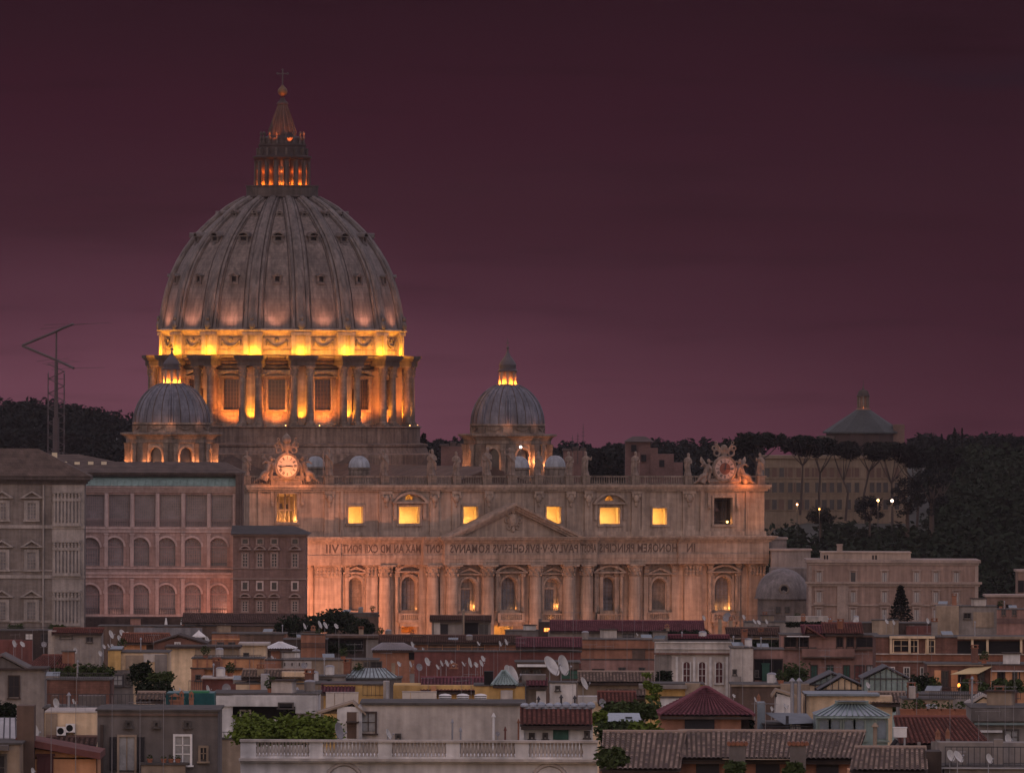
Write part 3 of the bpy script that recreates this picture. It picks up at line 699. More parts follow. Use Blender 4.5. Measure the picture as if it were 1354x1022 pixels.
# lamps: bright ones on the attic ledge, amber ones between the paired columns, small ones on the base ledge
for i, a in enumerate(ANG):
    av = (a + math.pi) % (2*math.pi) - math.pi
    if abs(av) > R(105): continue
    def at(r, off, z): 
        b_ = a + off / r; q = Vector((r*math.sin(b_), -r*math.cos(b_), z)); return Matrix.Rotation(DRZ, 3, 'Z') @ q + DC
    lamp('dome_floodlight', at(28.2, 27.2*R(11.25), zd(437.5)), 3200, (1, .40, .24), 'SPOT', aim=at(24.4, 24.4*R(11.25), zd(385)), angle=110, size=.4, parent=BAS)
    lamp('ledge_floodlight', at(26.35, 0, zd(466.5)), 1100, (1.0, .44, .02), size=.35, parent=BAS)
    for o in (-4.4, -2.3, 2.3, 4.4): lamp('ledge_floodlight', at(27.4, o, zd(468)), 560, (1.0, .37, .018), size=.35, parent=BAS)
    lamp('column_floodlight', at(27.3, 0, zd(560)), 8500, (1.0, .34, .02), 'SPOT', aim=at(26.2, 0, zd(515)), angle=75, size=.25, parent=BAS)
    for o in (-3.0, 3.0): lamp('column_floodlight', at(26.4, o, zd(559.5)), 1900, (1.0, .32, .025), 'SPOT', aim=at(25.6, o*.95, zd(510)), angle=80, size=.25, parent=BAS)
    lamp('wall_wash', at(28.4, -4.9, zd(561.5)), 3600, (1.0, .235, .035), 'SPOT', aim=at(24.6, -4.9, zd(528)), angle=110, size=.4, parent=BAS)
    lamp('wall_wash', at(28.4, 4.9, zd(561.5)), 3600, (1.0, .235, .035), 'SPOT', aim=at(24.6, 4.9, zd(528)), angle=110, size=.4, parent=BAS)
fx = E('flood_lens', (1.0, .55, .18), 4)
for px in (311, 318, 384, 413.5, 477.5, 502, 343, 558):
    pass
fl = MB()
for a in ANG:
    for o in (-3.6, 3.5):
        b_ = a + o/28.6
        if math.cos(b_) > .1 and int(a*97) % 3 == 0: fl.ball((28.75*math.sin(b_), -28.75*math.cos(b_), zd(562.8)), .13, .13, .13, 6, 5)
fl.build('floodlight_lens', fx, drum)
# lantern
mb = MB(); mb.lathe([(7.0, zd(265)), (7.6, zd(262.5)), (7.75, zd(262)), (7.75, zd(260.5)), (7.55, zd(260)), (7.55, zd(249)), (7.75, zd(248.5)), (7.75, zd(247)), (7.3, zd(247)), (7.3, zd(258)), (4, zd(257))], 32)
lan = mb.build('lantern', DARKST, BAS, loc=DC, rz=DRZ)
mb = MB(); mb.lathe([(4.0, zd(258)), (4.0, zd(213))], 24); mb.build('core', TRAV, lan)
for k in range(16):
    a = R(9 + 22.5*k); c = MB(); c.m = Matrix.Rotation(a, 4, 'Z')
    c.box(-.55, .55, -5.5, -3.9, zd(258), zd(213)); c.lathe([(.42, zd(250)), (.40, zd(245)), (.34, zd(216)), (.5, zd(213.5))], 10, cx=0, cy=-5.65); c.build('column', DARKST, lan)
    v = MB(); v.m = Matrix.Rotation(R(9+11.25+22.5*k), 4, 'Z'); v.prism(arch_pts(-.45, .45, zd(243), zd(222)), -4.08, -3.9); v.build('window', GLASS, lan)
    if math.cos(a + R(11)) > -.3:
        b_ = R(9 + 11.25 + 22.5*k); q = Matrix.Rotation(DRZ, 3, 'Z') @ Vector((5.0*math.sin(b_), -5.0*math.cos(b_), zd(245))) + DC
        lamp('lantern_lamp', q, 420, (1, .19, .015), size=.12, parent=BAS); lamp('lantern_lamp', q + Vector((0, 0, 2.6)), 120, (1, .15, .012), size=.12, parent=BAS)
        if k % 2 == 0:
            q = Matrix.Rotation(DRZ, 3, 'Z') @ Vector((6.5*math.sin(a), -6.5*math.cos(a), zd(247.5))) + DC
            lamp('lantern_lamp', q, 60, (1, .26, .03), size=.1, parent=BAS)
mb = MB(); mb.lathe([(5.6, zd(213)), (5.9, zd(212)), (6.2, zd(210)), (6.2, zd(208.5)), (5.2, zd(207)), (4.95, zd(204)), (4.9, zd(195)), (5.1, zd(194)), (5.1, zd(192.5)), (4.4, zd(192)), (4.3, zd(184)), (3.0, zd(181)), (2.9, zd(176)), (2.3, zd(166)), (1.75, zd(156)), (1.2, zd(146)), (.85, zd(140)), (1.25, zd(139)), (1.15, zd(137)), (.7, zd(135)), (.42, zd(131)), (.6, zd(130))], 32)
smooth_by_angle(mb.build('lantern_spire', M('spire_lead', (0.045, 0.03, 0.028), .7, .35, .6, streak=.3), lan), 25)
sr = MB()
for k in range(16):
    sr.m = Matrix.Rotation(R(9+22.5*k), 4, 'Z'); sr.tube([(0, -r, zd(y)) for r, y in ((3.05,177),(2.4,166),(1.82,156),(1.25,146),(.9,140))], .13, 5)
sr.build('spire_rib', DARKST, lan)
for k in range(16):
    c = MB(); c.m = Matrix.Rotation(R(9+22.5*k), 4, 'Z'); c.lathe([(.32, zd(192)), (.32, zd(190)), (.15, zd(188)), (.34, zd(184.5)), (.12, zd(181)), (.3, zd(178.5)), (.3, zd(177.6)), (.02, zd(175))], 8, cx=0, cy=-4.55); c.build('candelabrum', DARKST, lan)
    c = MB(); c.m = Matrix.Rotation(R(9+22.5*k), 4, 'Z'); c.box(-.25, .25, -5.5, -4.6, zd(207), zd(199)); c.ball((0, -5.3, zd(199)), .3); c.build('volute', DARKST, lan)
mb = MB(); mb.ball((0, 0, zd(122.5)), 1.02, 1.02, 1.02, 20, 14); mb.lathe([(.7, zd(118)), (.12, zd(113.5))], 10); smooth_by_angle(mb.build('orb', GOLD, lan), 60)
mb = MB(); mb.box(-.13, .13, -.13, .13, zd(114), zd(94)); mb.box(-1.1, 1.1, -.12, .12, zd(99.6), zd(98)); 
for x, z in ((-1.1, zd(98.8)), (1.1, zd(98.8)), (0, zd(93.8))): mb.ball((x, 0, z), .24)
mb.build('cross', IRON, lan)
lamp('orb_lamp', DC + Vector((-.6, -2.4, zd(137))), 90, DEEP, 'SPOT', aim=DC + Vector((0, 0, zd(122))), angle=60, size=.1, parent=BAS)
for dx in (-5, 0, 5): lamp('spire_lamp', DC + Vector((dx, -5.2, zd(190))), 2600, (1, .2, .03), 'SPOT', aim=DC + Vector((0, 0, zd(155))), angle=60, size=.2, parent=BAS)

# ================================================================== MINOR DOMES
def minor_dome(px, yb, hw, ytop, lant, capy, spirey, yl, lamps):
    u, _ = FP(px, 560, yl); d = F0.y + u*ST + yl*CT; s = F/d
    z = lambda y: 60 - (unroll(px, y)[1] - CY)/s
    loc = (u, yl, 0); rz = -TH + R(22.5) * 0
    r = hw/s; zb_, zt_ = z(yb), z(ytop)
    pr = [(r*math.cos(R(90*i/14)), zb_ + (zt_-zb_+.35)*math.sin(R(90*i/14))) for i in range(13)]
    mb = MB(); mb.lathe(pr, 48); dm = smooth_by_angle(mb.build('minor_dome', LEADB, BAS, loc=loc, rz=rz), 30)
    for k in range(8):
        a = R(22.5 + 45*k - 22.5 + 1); 
        mb = MB()
        for off in (-.28, .28):
            mb.tube([((rr+.06)*math.sin(a + off/r), -(rr+.06)*math.cos(a + off/r), q) for rr, q in pr], [.3 - .012*i for i in range(13)], 6)
        smooth_by_angle(mb.build('rib', LEADB, dm), 60)
        mb = MB()
        for off in (R(15), R(30)):
            mb.tube([((rr+.02)*math.sin(a + off), -(rr+.02)*math.cos(a + off), q) for rr, q in pr], .08, 4)
        mb.build('seam', SOOT, dm)
    # attic ring, cornice, octagonal drum with arched openings
    zc0, zc1 = zb_ - 12.5/s, zb_ - 16.5/s
    mb = MB(); mb.lathe([(r*1.05, zb_+.1), (r*1.06, zb_-.3), (r*1.0, zb_-.5), (r*1.0, zc0+.5), (r*1.04, zc0)], 48)
    ar = smooth_by_angle(mb.build('attic_ring', TRAVD, dm), 30)
    g = MB()
    for k in range(8):
        a = R(45*k + 1); g.m = Matrix.Rotation(a, 4, 'Z'); g.box(-1.0, 1.0, -r*1.045, -r*.9, zc0+.1, zb_-.45); g.m = Matrix.Rotation(a + R(22.5), 4, 'Z')
        g.tube([(t*1.3, -math.sqrt((r*1.03)**2 - (t*1.3)**2), zb_ - .75 - .55*(1-t*t)) for t in (-1,-.6,-.2,.2,.6,1)], .15, 5)
    g.build('garland', TRAVD, ar)
    ro = hw*1.31/s; mb = MB()
    mb.lathe([(ro*.9, zc0), (ro*1.05, zc0-.1), (ro*1.05, zc0-.45), (ro*.98, zc0-.7), (ro*.93, zc0-1.4), (ro*.93, zc0-2.1), (ro*.9, zc0-2.2)], 8, a0=R(23.5-22.5), a1=R(383.5-22.5))
    mb.build('drum_cornice', TRAVD, dm)
    rd = ro*.88; side = 2*rd*math.sin(R(22.5)); ap = rd*math.cos(R(22.5)); zt2 = zc0-2.15; zb2 = 37.0
    for k in range(8):
        a = R(45*k + 23.5); w_ = MB(); w_.m = Matrix.Rotation(a, 4, 'Z')
        zz = zt2 - .9
        wall_holes(w_, -side/2, side/2, zb2, zt2, -ap, .9, [(-side*.2, side*.2, zb2+1, zz, True)]); wo = w_.build('drum_wall', TRAVP, dm)
        v = MB(); v.m = w_.m; v.prism(arch_pts(-side*.2, side*.2, zb2+1, zz), -ap+.85, -ap+.95); v.build('window', GLASS, wo)
        t = MB(); t.m = w_.m; n = 10; rr0, rr1 = side*.2, side*.27; zc = zz - side*.2
        for i in range(n):
            t0, t1 = math.pi*i/n, math.pi*(i+1)/n
            t.prism([(rr0*math.cos(t0), zc+rr0*math.sin(t0)), (rr1*math.cos(t0), zc+rr1*math.sin(t0)), (rr1*math.cos(t1), zc+rr1*math.sin(t1)), (rr0*math.cos(t1), zc+rr0*math.sin(t1))], -ap-.2, -ap+.02)
        t.build('archivolt', TRAVP, wo)
        p = MB(); p.m = Matrix.Rotation(R(45*k + 1), 4, 'Z')
        for x in (-1.05, 1.05):
            p = MB(); p.m = Matrix.Rotation(R(45*k + 1), 4, 'Z'); p.box(x-.42, x+.42, -rd-.75, -rd+.8, zb2, zt2-1.3); p.taper(x-.5, x+.5, -rd-.85, -rd+.8, zt2-1.31, zt2-.3, 0); p.box(x-.6, x+.6, -rd-.95, -rd+.8, zt2-.35, zt2-.04); p.build('pilaster', TRAVD, dm)
        p = MB(); p.m = Matrix.Rotation(R(45*k + 1), 4, 'Z'); p.box(-.62, .62, -rd-.35, -rd+.8, zb2, zt2-.06); p.build('pier', TRAVD, dm)
    # lantern
    lr = lant[2]/s; l0, l1 = z(lant[1]), z(lant[0]); mb = MB()
    mb.lathe([(lr*1.35, l0-.6), (lr*1.3, l0), (lr*.5, l0+.05)], 16); mb.lathe([(lr*.62, l0), (lr*.62, l1)], 12); ln_ = mb.build('lantern', TRAV, dm)
    for k in range(8):
        a = R(45*k + 1); p = MB(); p.m = Matrix.Rotation(a, 4, 'Z'); p.box(-.24, .24, -lr, -lr*.55, l0, l1); p.build('column', TRAV, ln_)
        if math.cos(a + R(22)) > -.4:
            b_ = a + R(22.5); q = Vector((u + lr*.85*math.sin(b_-0), yl - lr*.85*math.cos(b_-0), l0+.3)); lamp('lantern_lamp', (Matrix.Rotation(rz, 3, 'Z') @ Vector((lr*.9*math.sin(b_), -lr*.9*math.cos(b_), l0+.25))) + Vector(loc), 420, (1, .25, .02), size=.1, parent=BAS)
    zc_, zs_ = z(capy), z(spirey); hh = zc_ - l1
    mb = MB(); mb.lathe([(lr*1.12, l1), (lr*1.15, l1+hh*.06), (lr*.95, l1+hh*.1), (lr*.97, l1+hh*.26), (lr*1.0, l1+hh*.3), (lr*.85, l1+hh*.42), (lr*.55, l1+hh*.58), (lr*.28, l1+hh*.72), (lr*.12, l1+hh*.9), (.12, zc_)], 16)
    mb.ball((0, 0, zc_+.15), .32); mb.cyl((0,0,zc_), (0,0,zs_), .07); mb.box(-.4, .4, -.06, .06, zs_-1.0, zs_-.85); smooth_by_angle(mb.build('lantern_cap', M('cap_lead', (.075,.065,.072), .6, .3, .6), ln_), 30)
    for (adeg, rad, zz, wt) in lamps:
        a = R(adeg); q = Matrix.Rotation(rz, 3, 'Z') @ Vector((rad*math.sin(a), -rad*math.cos(a), zz)); lamp('drum_lamp', q + Vector(loc), wt, (1, .34, .12), size=.3, parent=BAS)
zl = 43.7
LR = 9.75
L1 = [(a, LR, zl, 650) for a in (-78, -56, -34, -12, 12, 34, 56, 78)] + [(a, 8.9, 52.4, 34) for a in (-22, 0, 1, 46, -68)]
minor_dome(227, 559, 49.5, 507, (489, 506.5, 11.5), 463, 455, 91, L1)
L2 = [(a, LR, zl, 500) for a in (-62, 56, 80)] + [(34, LR, 44.5, 900), (-12, LR, zl, 120)] + [(a, 8.9, 52.2, 34) for a in (0, 2, 46, 92)]
minor_dome(671, 561, 47.5, 509, (491.5, 508, 11.5), 461, 448, 91, L2)

# ================================================================== CLOCKS
def remesh(o, v=.09):
    m = o.modifiers.new('remesh', 'REMESH'); m.mode = 'VOXEL'; m.voxel_size = v; m.use_smooth_shade = True
    return o
def clock(px, py, mat_lit, hm):
    u, z = FP(px, py, -.2); y = -.1
    r = 2.15
    c = MB(); c.torus((u, y-.35, z), r+.28, .26, 36, 6); c.torus((u, y-.45, z), r-.0, .1, 36, 5); c.cyl((u, y-.2, z), (u, y+.7, z), r+.25, r+.25, 36)
    c.box(u-3.3, u+3.3, y-.1, y+1.0, zAc, z-1.9); c.box(u-3.6, u+3.6, y-.35, y+1.0, z-2.75, z-2.45)
    for s in (-1, 1):
        c.torus((u+s*2.75, y, z+.9), .5, .22, 16, 6); c.torus((u+s*1.55, y, z+3.15), .62, .22, 16, 6); c.torus((u+s*2.15, y, z+4.1), .4, .18, 14, 6)
        c.tube([(u+s*2.9, y, z+.6), (u+s*3.1, y, z-1), (u+s*3.5, y, z-2.4)], [.3, .35, .45]); c.tube([(u+s*.2, y, z+2.6), (u+s*1.0, y, z+3.9), (u+s*1.9, y, z+4.8)], [.2, .22, .14])
        c.tube([(u+s*1.7, y-.2, z+5.0), (u+s*.3, y-.2, z+3.1)], .16); c.torus((u+s*1.8, y-.2, z+5.2), .28, .1, 12, 5)
    c.ball((u, y, z+2.95), .55, .5, .7); c.ball((u, y, z+3.95), .8, .6, .9); c.lathe([(.55, z+4.4), (.85, z+4.7), (.95, z+5.2), (.8, z+5.7), (.45, z+6.1), (.12, z+6.35), (.1, z+6.6)], 14, cx=u, cy=y)
    cl_ = remesh(c.build('clock', STATUE, BAS), .085)
    d = MB(); d.cyl((u, y-.3, z), (u, y-.52, z), r-.05, r-.05, 36); dd = d.build('dial', DIAL if mat_lit == DIAL else DIALR, cl_)
    d = MB(); d.cyl((u, y-.5, z), (u, y-.58, z), r*.55, r*.55, 30); d.build('dial_centre', mat_lit, cl_)
    n = MB()
    for i in range(12):
        t = 2*math.pi*i/12
        n.m = Matrix.Translation((u, y-.56, z)) @ Matrix.Rotation(t, 4, 'Y')
        k = (1,1,2,3,2,1,2,3,4,2,1,2)[i]
        for j in range(k): x = (j-(k-1)/2)*.17; n.box(x-.045, x+.045, -.02, .03, r*.62, r*.9)
    n.build('numeral', IRON, cl_)
    n = MB()
    for ln_, t, wd in ((r*.52, hm[0], .11), (r*.8, hm[1], .08)):
        n.m = Matrix.Translation((u, y-.68, z)) @ Matrix.Rotation(R(t), 4, 'Y'); n.box(-wd, wd, -.02, .03, -.4, ln_)
    n.build('hand', IRON, cl_)
    for s in (-1, 1):     # reclining winged figures leaning on the dial
        g = MB(); X = lambda v: u + s*v
        g.tube([(X(4.1), y-.1, z-1.2), (X(3.75), y-.1, z-.1), (X(3.5), y-.1, z+.9)], [.62, .55, .42], 8); g.ball((X(3.4), y-.2, z+1.55), .36, .36, .45)
        g.tube([(X(4.0), y-.2, z-1.3), (X(5.1), y-.6, z-1.4), (X(5.9), y-.5, z-2.6)], [.5, .42, .26], 8); g.tube([(X(4.1), y, z-1.5), (X(5.2), y-.2, z-2.2), (X(6.6), y-.2, z-2.9)], [.5, .4, .2], 8)
        g.tube([(X(3.4), y-.3, z+.6), (X(2.9), y-.6, z-.1), (X(3.0), y-.7, z-.9)], [.25, .2, .16], 7); g.tube([(X(3.8), y-.2, z+.7), (X(4.6), y-.3, z+.9), (X(5.2), y-.4, z+.4)], [.25, .2, .15], 7)
        g.tube([(X(3.9), y+.3, z+.5), (X(4.6), y+.5, z+1.6), (X(4.75), y+.5, z+2.4)], [.4, .45, .12], 7); g.tube([(X(4.2), y-.2, z-1.8), (X(4.8), y-.1, z-2.9)], [.6, .7], 8)
        remesh(g.build('reclining_figure', STATUE, cl_), .085)
    return u, z
uL_, zL_ = clock(379, 616, DIAL, (95, 262)); uR_, zR_ = clock(957.5, 619.5, DIALD, (10, 95))
cr_ = clock
lamp('clock_lamp', (uL_+.2, -5.2, zL_-4.2), 2600, (1, .29, .08), 'SPOT', aim=(uL_, 0, zL_+.6), angle=75, size=.3, parent=BAS)
lamp('clock_lamp', (uL_, -1.9, zL_-3.4), 110, (1, .33, .09), parent=BAS)
for s_ in (-3.4, 3.4): lamp('clock_lamp', (uL_+s_, -2.6, zL_-2.9), 520, (1, .30, .09), size=.2, parent=BAS)
lamp('clock_lamp', (uL_, -2.2, zL_+2.2), 230, (1, .28, .08), size=.2, parent=BAS)
lamp('clock_lamp', (uR_+4.4, -2.2, zR_-3.2), 520, (1, .24, .05), size=.25, parent=BAS)
lamp('clock_lamp', (uR_+3.4, -3.5, zR_-3.4), 900, (1, .25, .06), 'SPOT', aim=(uR_+3, 0, zR_-.5), angle=90, size=.25, parent=BAS)

# ---- floodlights in the square before the front (raking from the left)
lamp('facade_floodlight', (U(430)-10, -20, 13), 56000, (1, .36, .19), 'SPOT', aim=(U(440), 0, 19), angle=80, size=.6, parent=BAS)
lamp('facade_floodlight', (U(500)-14, -22, 5), 15000, (1, .38, .20), 'SPOT', aim=(U(530), 0, 16), angle=75, size=.6, parent=BAS)
for px, wt in ((525, 3400), (572, 3800), (620, 4200), (668, 4000), (716, 3800), (764, 3600), (812, 3200), (862, 3000), (905, 2800)):
    lamp('facade_floodlight', (U(px)-5, -9.5, 3.5), wt, (1, .41, .23), 'SPOT', aim=(U(px)+2, 0, 17), angle=85, size=.5, parent=BAS)
lamp('facade_floodlight', (U(975)-16, -18, 6), 12000, (1, .38, .19), 'SPOT', aim=(U(975), 0, 19), angle=75, size=.6, parent=BAS)
lamp('attic_floodlight', (U(375)-8, -24, 24), 8000, (1, .45, .24), 'SPOT', aim=(U(375), 0, 36), angle=60, size=.6, parent=BAS)
lamp('attic_floodlight', (U(1000)+3, -8, 31.2), 1900, (1, .36, .11), 'SPOT', aim=(U(990), 0, 37.5), angle=90, size=.5, parent=BAS)
for px, wt in ((470, 3000), (600, 2400), (760, 1600), (860, 900)):
    lamp('attic_floodlight', (U(px)-14, -26, 14), wt, (1, .50, .40), 'SPOT', aim=(U(px), 0, 36), angle=60, size=.6, parent=BAS)
# roof-mounted floodlights for the big dome
for x, wt in ((-34, 12000), (0, 12000), (30, 12000)):
    lamp('dome_floodlight', (x, 62, 46), wt*.42, (1, .50, .40), 'SPOT', aim=(x*.35, 104, 80), angle=50, size=1.0, parent=BAS)

# ================================================================== STATUES on the parapet
def statue(px, y_top, seed, look, prop=None, arm=0):
    u, z1 = FP(px, y_top, AY); z0 = zAb + .02; h = z1 - z0
    q = random.Random(seed)
    loc = F0 + Matrix.Rotation(TH, 3, 'Z') @ Vector((u, AY, z0))
    t = thing('statue', look, 'statue', loc, TH, 'stone statues along the parapet')
    k = h / 5.6; m = MB(); m.m = Matrix.Scale(k, 4); tw = q.uniform(-.25, .25)
    n = 20; rings = [(0.02,.95,.75),(.5,.88,.7),(1.3,.72,.62),(2.2,.74,.6),(3.0,.72,.55),(3.5,.66,.5),(4.1,.82,.52),(4.45,.66,.44),(4.62,.28,.26),(4.72,.2,.2)]
    vs = []; ph = q.uniform(0, 6); lean = q.uniform(-.12, .12)
    for j, (z, a, b) in enumerate(rings):
        fold = .09 if z < 3.4 else .03
        for i in range(n):
            th = 2*math.pi*i/n; f = 1 + fold*math.sin(th*6 + ph + z*.8) + fold*.6*math.sin(th*9 - ph - z*1.7)
            vs.append((a*f*math.cos(th) + lean*z*.3 + .14*math.sin(z*1.1+ph), b*f*math.sin(th), z))
    ox = lambda z: lean*z*.3 + .14*math.sin(z*1.1+ph)
    m.add(vs, [(j*n+i, j*n+(i+1)%n, (j+1)*n+(i+1)%n, (j+1)*n+i) for j in range(len(rings)-1) for i in range(n)] + [tuple(range(n))[::-1], tuple(range(len(vs)-n, len(vs)))])
    hx = ox(5.1) + tw*.3
    m.ball((hx, -.05, 5.15), .33, .37, .46, 12, 9); m.ball((hx+tw*.3, -.42, 5.1), .07, .1, .12, 6, 5); m.ball((hx+tw*.2, -.3, 4.8), .24, .2, .28, 8, 6); m.ball((hx, .08, 5.28), .37, .36, .4, 10, 7)
    m.cyl((ox(4.5), 0, 4.5), (hx, -.03, 4.95), .2, .19, 8)
    sx = 1 if q.random() < .5 else -1
    sh = ox(4.2)
    if arm == 0:
        m.tube([(sh+sx*.7, 0, 4.2), (sh+sx*.98, -.1, 3.3), (sh+sx*.55, -.65, 2.95)], [.27, .22, .15], 8); m.tube([(sh-sx*.7, 0, 4.2), (sh-sx*.95, -.15, 3.35), (sh-sx*.3, -.65, 3.5)], [.27, .22, .15], 8)
    elif arm == 1:
        m.tube([(sh+sx*.7, 0, 4.2), (sh+sx*1.15, -.1, 3.6), (sh+sx*1.3, -.4, 4.5)], [.27, .22, .14], 8); m.tube([(sh-sx*.7, 0, 4.2), (sh-sx*.9, -.1, 3.2), (sh-sx*.6, -.5, 2.5)], [.27, .22, .15], 8)
    else:
        m.tube([(sh+sx*.7, 0, 4.2), (sh+sx*1.25, -.2, 4.5), (sh+sx*1.2, -.3, 5.5)], [.27, .2, .14], 8); m.tube([(sh-sx*.7, 0, 4.2), (sh-sx*.95, -.3, 3.4), (sh-sx*.5, -.7, 3.0)], [.27, .22, .15], 8)
    m.tube([(sh+sx*.65, -.3, 4.3), (sh, -.6, 3.4), (sh-sx*.7, -.45, 2.6), (sh-sx*.75, -.3, 1.2)], [.22, .2, .24, .16], 7)      # mantle across the body
    for s in (-1, 1): m.ball((s*.3+ox(0), -.7, .12), .2, .35, .14, 8, 5)
    remesh(m.build('body', STATUE, t), .075)
    if prop:
        p = MB(); p.m = Matrix.Scale(k, 4); x = sh + sx*(1.3 if arm else .75)
        p.cyl((x, -.5, .1), (x, -.5, 6.3 if prop == 'cross' else 5.4), .08)
        if prop == 'cross': p.box(x-.75, x+.75, -.58, -.42, 5.2, 5.4)
        p.build('cross' if prop == 'cross' else 'staff', STATUE, t)
    b = MB(); b.box(-.95*k, .95*k, -.75, .75, zAc - z0 + .01, -.02); b.box(-1.05*k, 1.05*k, -.85, .85, -.28, 0); b.build('pedestal', TRAVD, t)
for i, (px, yt, look, prop, arm) in enumerate((
    (325, 596, 'stone statue on the parapet at the end beyond the lit clock', None, 0),
    (434, 592, 'bright robed statue just right of the lit clock', 'staff', 1),
    (508, 595, 'robed statue on the parapet right of the pale small cupola', None, 1),
    (570, 594, 'robed statue with a staff below the dome base corner', 'staff', 0),
    (603, 597, 'robed statue left of the smaller dome against dark roofs', None, 0),
    (643, 592, 'pale statue in front of the left side of the smaller dome', None, 0),
    (676, 592, 'statue with raised arm before the middle of the smaller dome', 'cross', 2),
    (711, 597, 'robed statue in front of the right side of the smaller dome', None, 0),
    (752, 597, 'statue just right of the second pale cupola', 'staff', 0),
    (774, 597, 'statue beside the dark tree mass, second right of the cupola', None, 1),
    (839, 597, 'statue standing before the dark brick tower house', 'staff', 0),
    (909, 599, 'robed statue left of the dim clock with red centre', None, 0),
    (1005, 599, 'statue at the far end of the parapet beside tall pines', None, 1))): statue(px, yt, 100+i, look, prop, arm)

# ================================================================== GROUND, HILLS
def crest(px):
    pts = [(-900,560),(0,566),(60,568),(120,576),(180,586),(300,600),(600,606),(760,612),(900,606),(1000,612),(1100,606),(1200,600),(1354,600),(2300,600)]
    for (a, y0), (b, y1) in zip(pts, pts[1:]):
        if a <= px <= b: return y0 + (y1-y0)*(px-a)/(b-a)
    return 590
def sm(a, b, x): t = max(0, min(1, (x-a)/(b-a))); return t*t*(3-2*t)
def ground_z(x, d):
    base = [(-50,26),(300,24),(500,17),(900,11),(1300,6),(1800,-1),(2150,-2)]
    z = -2
    for (a, z0), (b, z1) in zip(base, base[1:]):
        if a <= d <= b: z = z0 + (z1-z0)*(d-a)/(b-a)
    if d > 2150:
        px = max(-900, min(2300, CX + F*x/d)); D = 3400
        zc = H - (crest(px)-CY)/F*D
        right = sm(960, 1040, px)
        zr = -2 + 16*sm(2180, 2420, d) + 10*sm(2400, 2620, d) + (zc-24)*sm(2650, 3000, d)
        zl_ = -2 + (zc+2)*sm(2300, 3300, d)
        z = zl_*(1-right) + zr*right
        if d > 3600: z *= 1 - .9*sm(3600, 5500, d)
    return z + .5*noise.noise((x*.02, d*.02, 0))*(d > 2200)
ds = [-50,150,300,400,500,700,900,1100,1300,1500,1700,1900,2000,2100,2150,2200,2250,2300,2350,2400,2450,2500,2550,2600,2650,2700,2750,2800,2900,3000,3100,3200,3300,3400,3600,3900,4300,5000,6000]
mb = MB(); nx = 90; vs = []
for d in ds:
    hw = max(260, 1.25*1354/2/F*max(d, 500)*1.6 + 120)
    for i in range(nx+1): x = -hw + 2*hw*i/nx; vs.append((x, d, ground_z(x, d)))
mb.add(vs, [(j*(nx+1)+i, j*(nx+1)+i+1, (j+1)*(nx+1)+i+1, (j+1)*(nx+1)+i) for j in range(len(ds)-1) for i in range(nx)])
g = mb.build('ground', M('earth_and_paving', (0.045, 0.045, 0.035), .95, .4, .05), None, True); g['kind'] = 'structure'

# ================================================================== VEGETATION
LEAF = leafmat('pine_foliage', (0.015, 0.018, 0.015)); LEAF2 = leafmat('oak_foliage', (0.020, 0.028, 0.017)); LEAF3 = leafmat('dark_wood_foliage', (0.013, 0.017, 0.016)); LEAFV = leafmat('vine_foliage', (0.11, 0.15, 0.03)); LEAFT = leafmat('terrace_foliage', (0.055, 0.075, 0.03))
BARK = M('bark', (0.06, 0.045, 0.038), .95, .3, .8)
def leaves(mb, c, rx, ry, rz, n, s, q, shell=.45, flat=0):
    for _ in range(n):
        while True:
            x, y, z = q.uniform(-1, 1), q.uniform(-1, 1), q.uniform(-1, 1); r = math.sqrt(x*x+y*y+z*z)
            if shell < r < 1: break
        p = Vector((c[0]+x*rx, c[1]+y*ry, c[2]+z*rz)); a = Vector((q.uniform(-1,1), q.uniform(-1,1), q.uniform(-.5,.5) - 0)).normalized()
        b = a.cross(Vector((q.uniform(-1,1), q.uniform(-1,1), q.uniform(-1,1)))).normalized(); k = s*q.uniform(.6, 1.3)
        a *= k; b *= k*.6
        mb.add([p-a, p-b*.8, p+a*1.1, p+b], [(0,1,2,3)])
def clumps(mb, c, rx, ry, rz, n, r, per, s, q, hollow=.3):
    for _ in range(n):
        while True:
            x, y, z = q.uniform(-1, 1), q.uniform(-1, 1), q.uniform(-1, 1)
            if hollow < x*x+y*y+z*z < 1: break
        k = r*q.uniform(.65, 1.25); leaves(mb, (c[0]+x*(rx-k*.6), c[1]+y*(ry-k*.6), c[2]+z*(rz-k*.5)), k, k, k*.75, per, s, q)
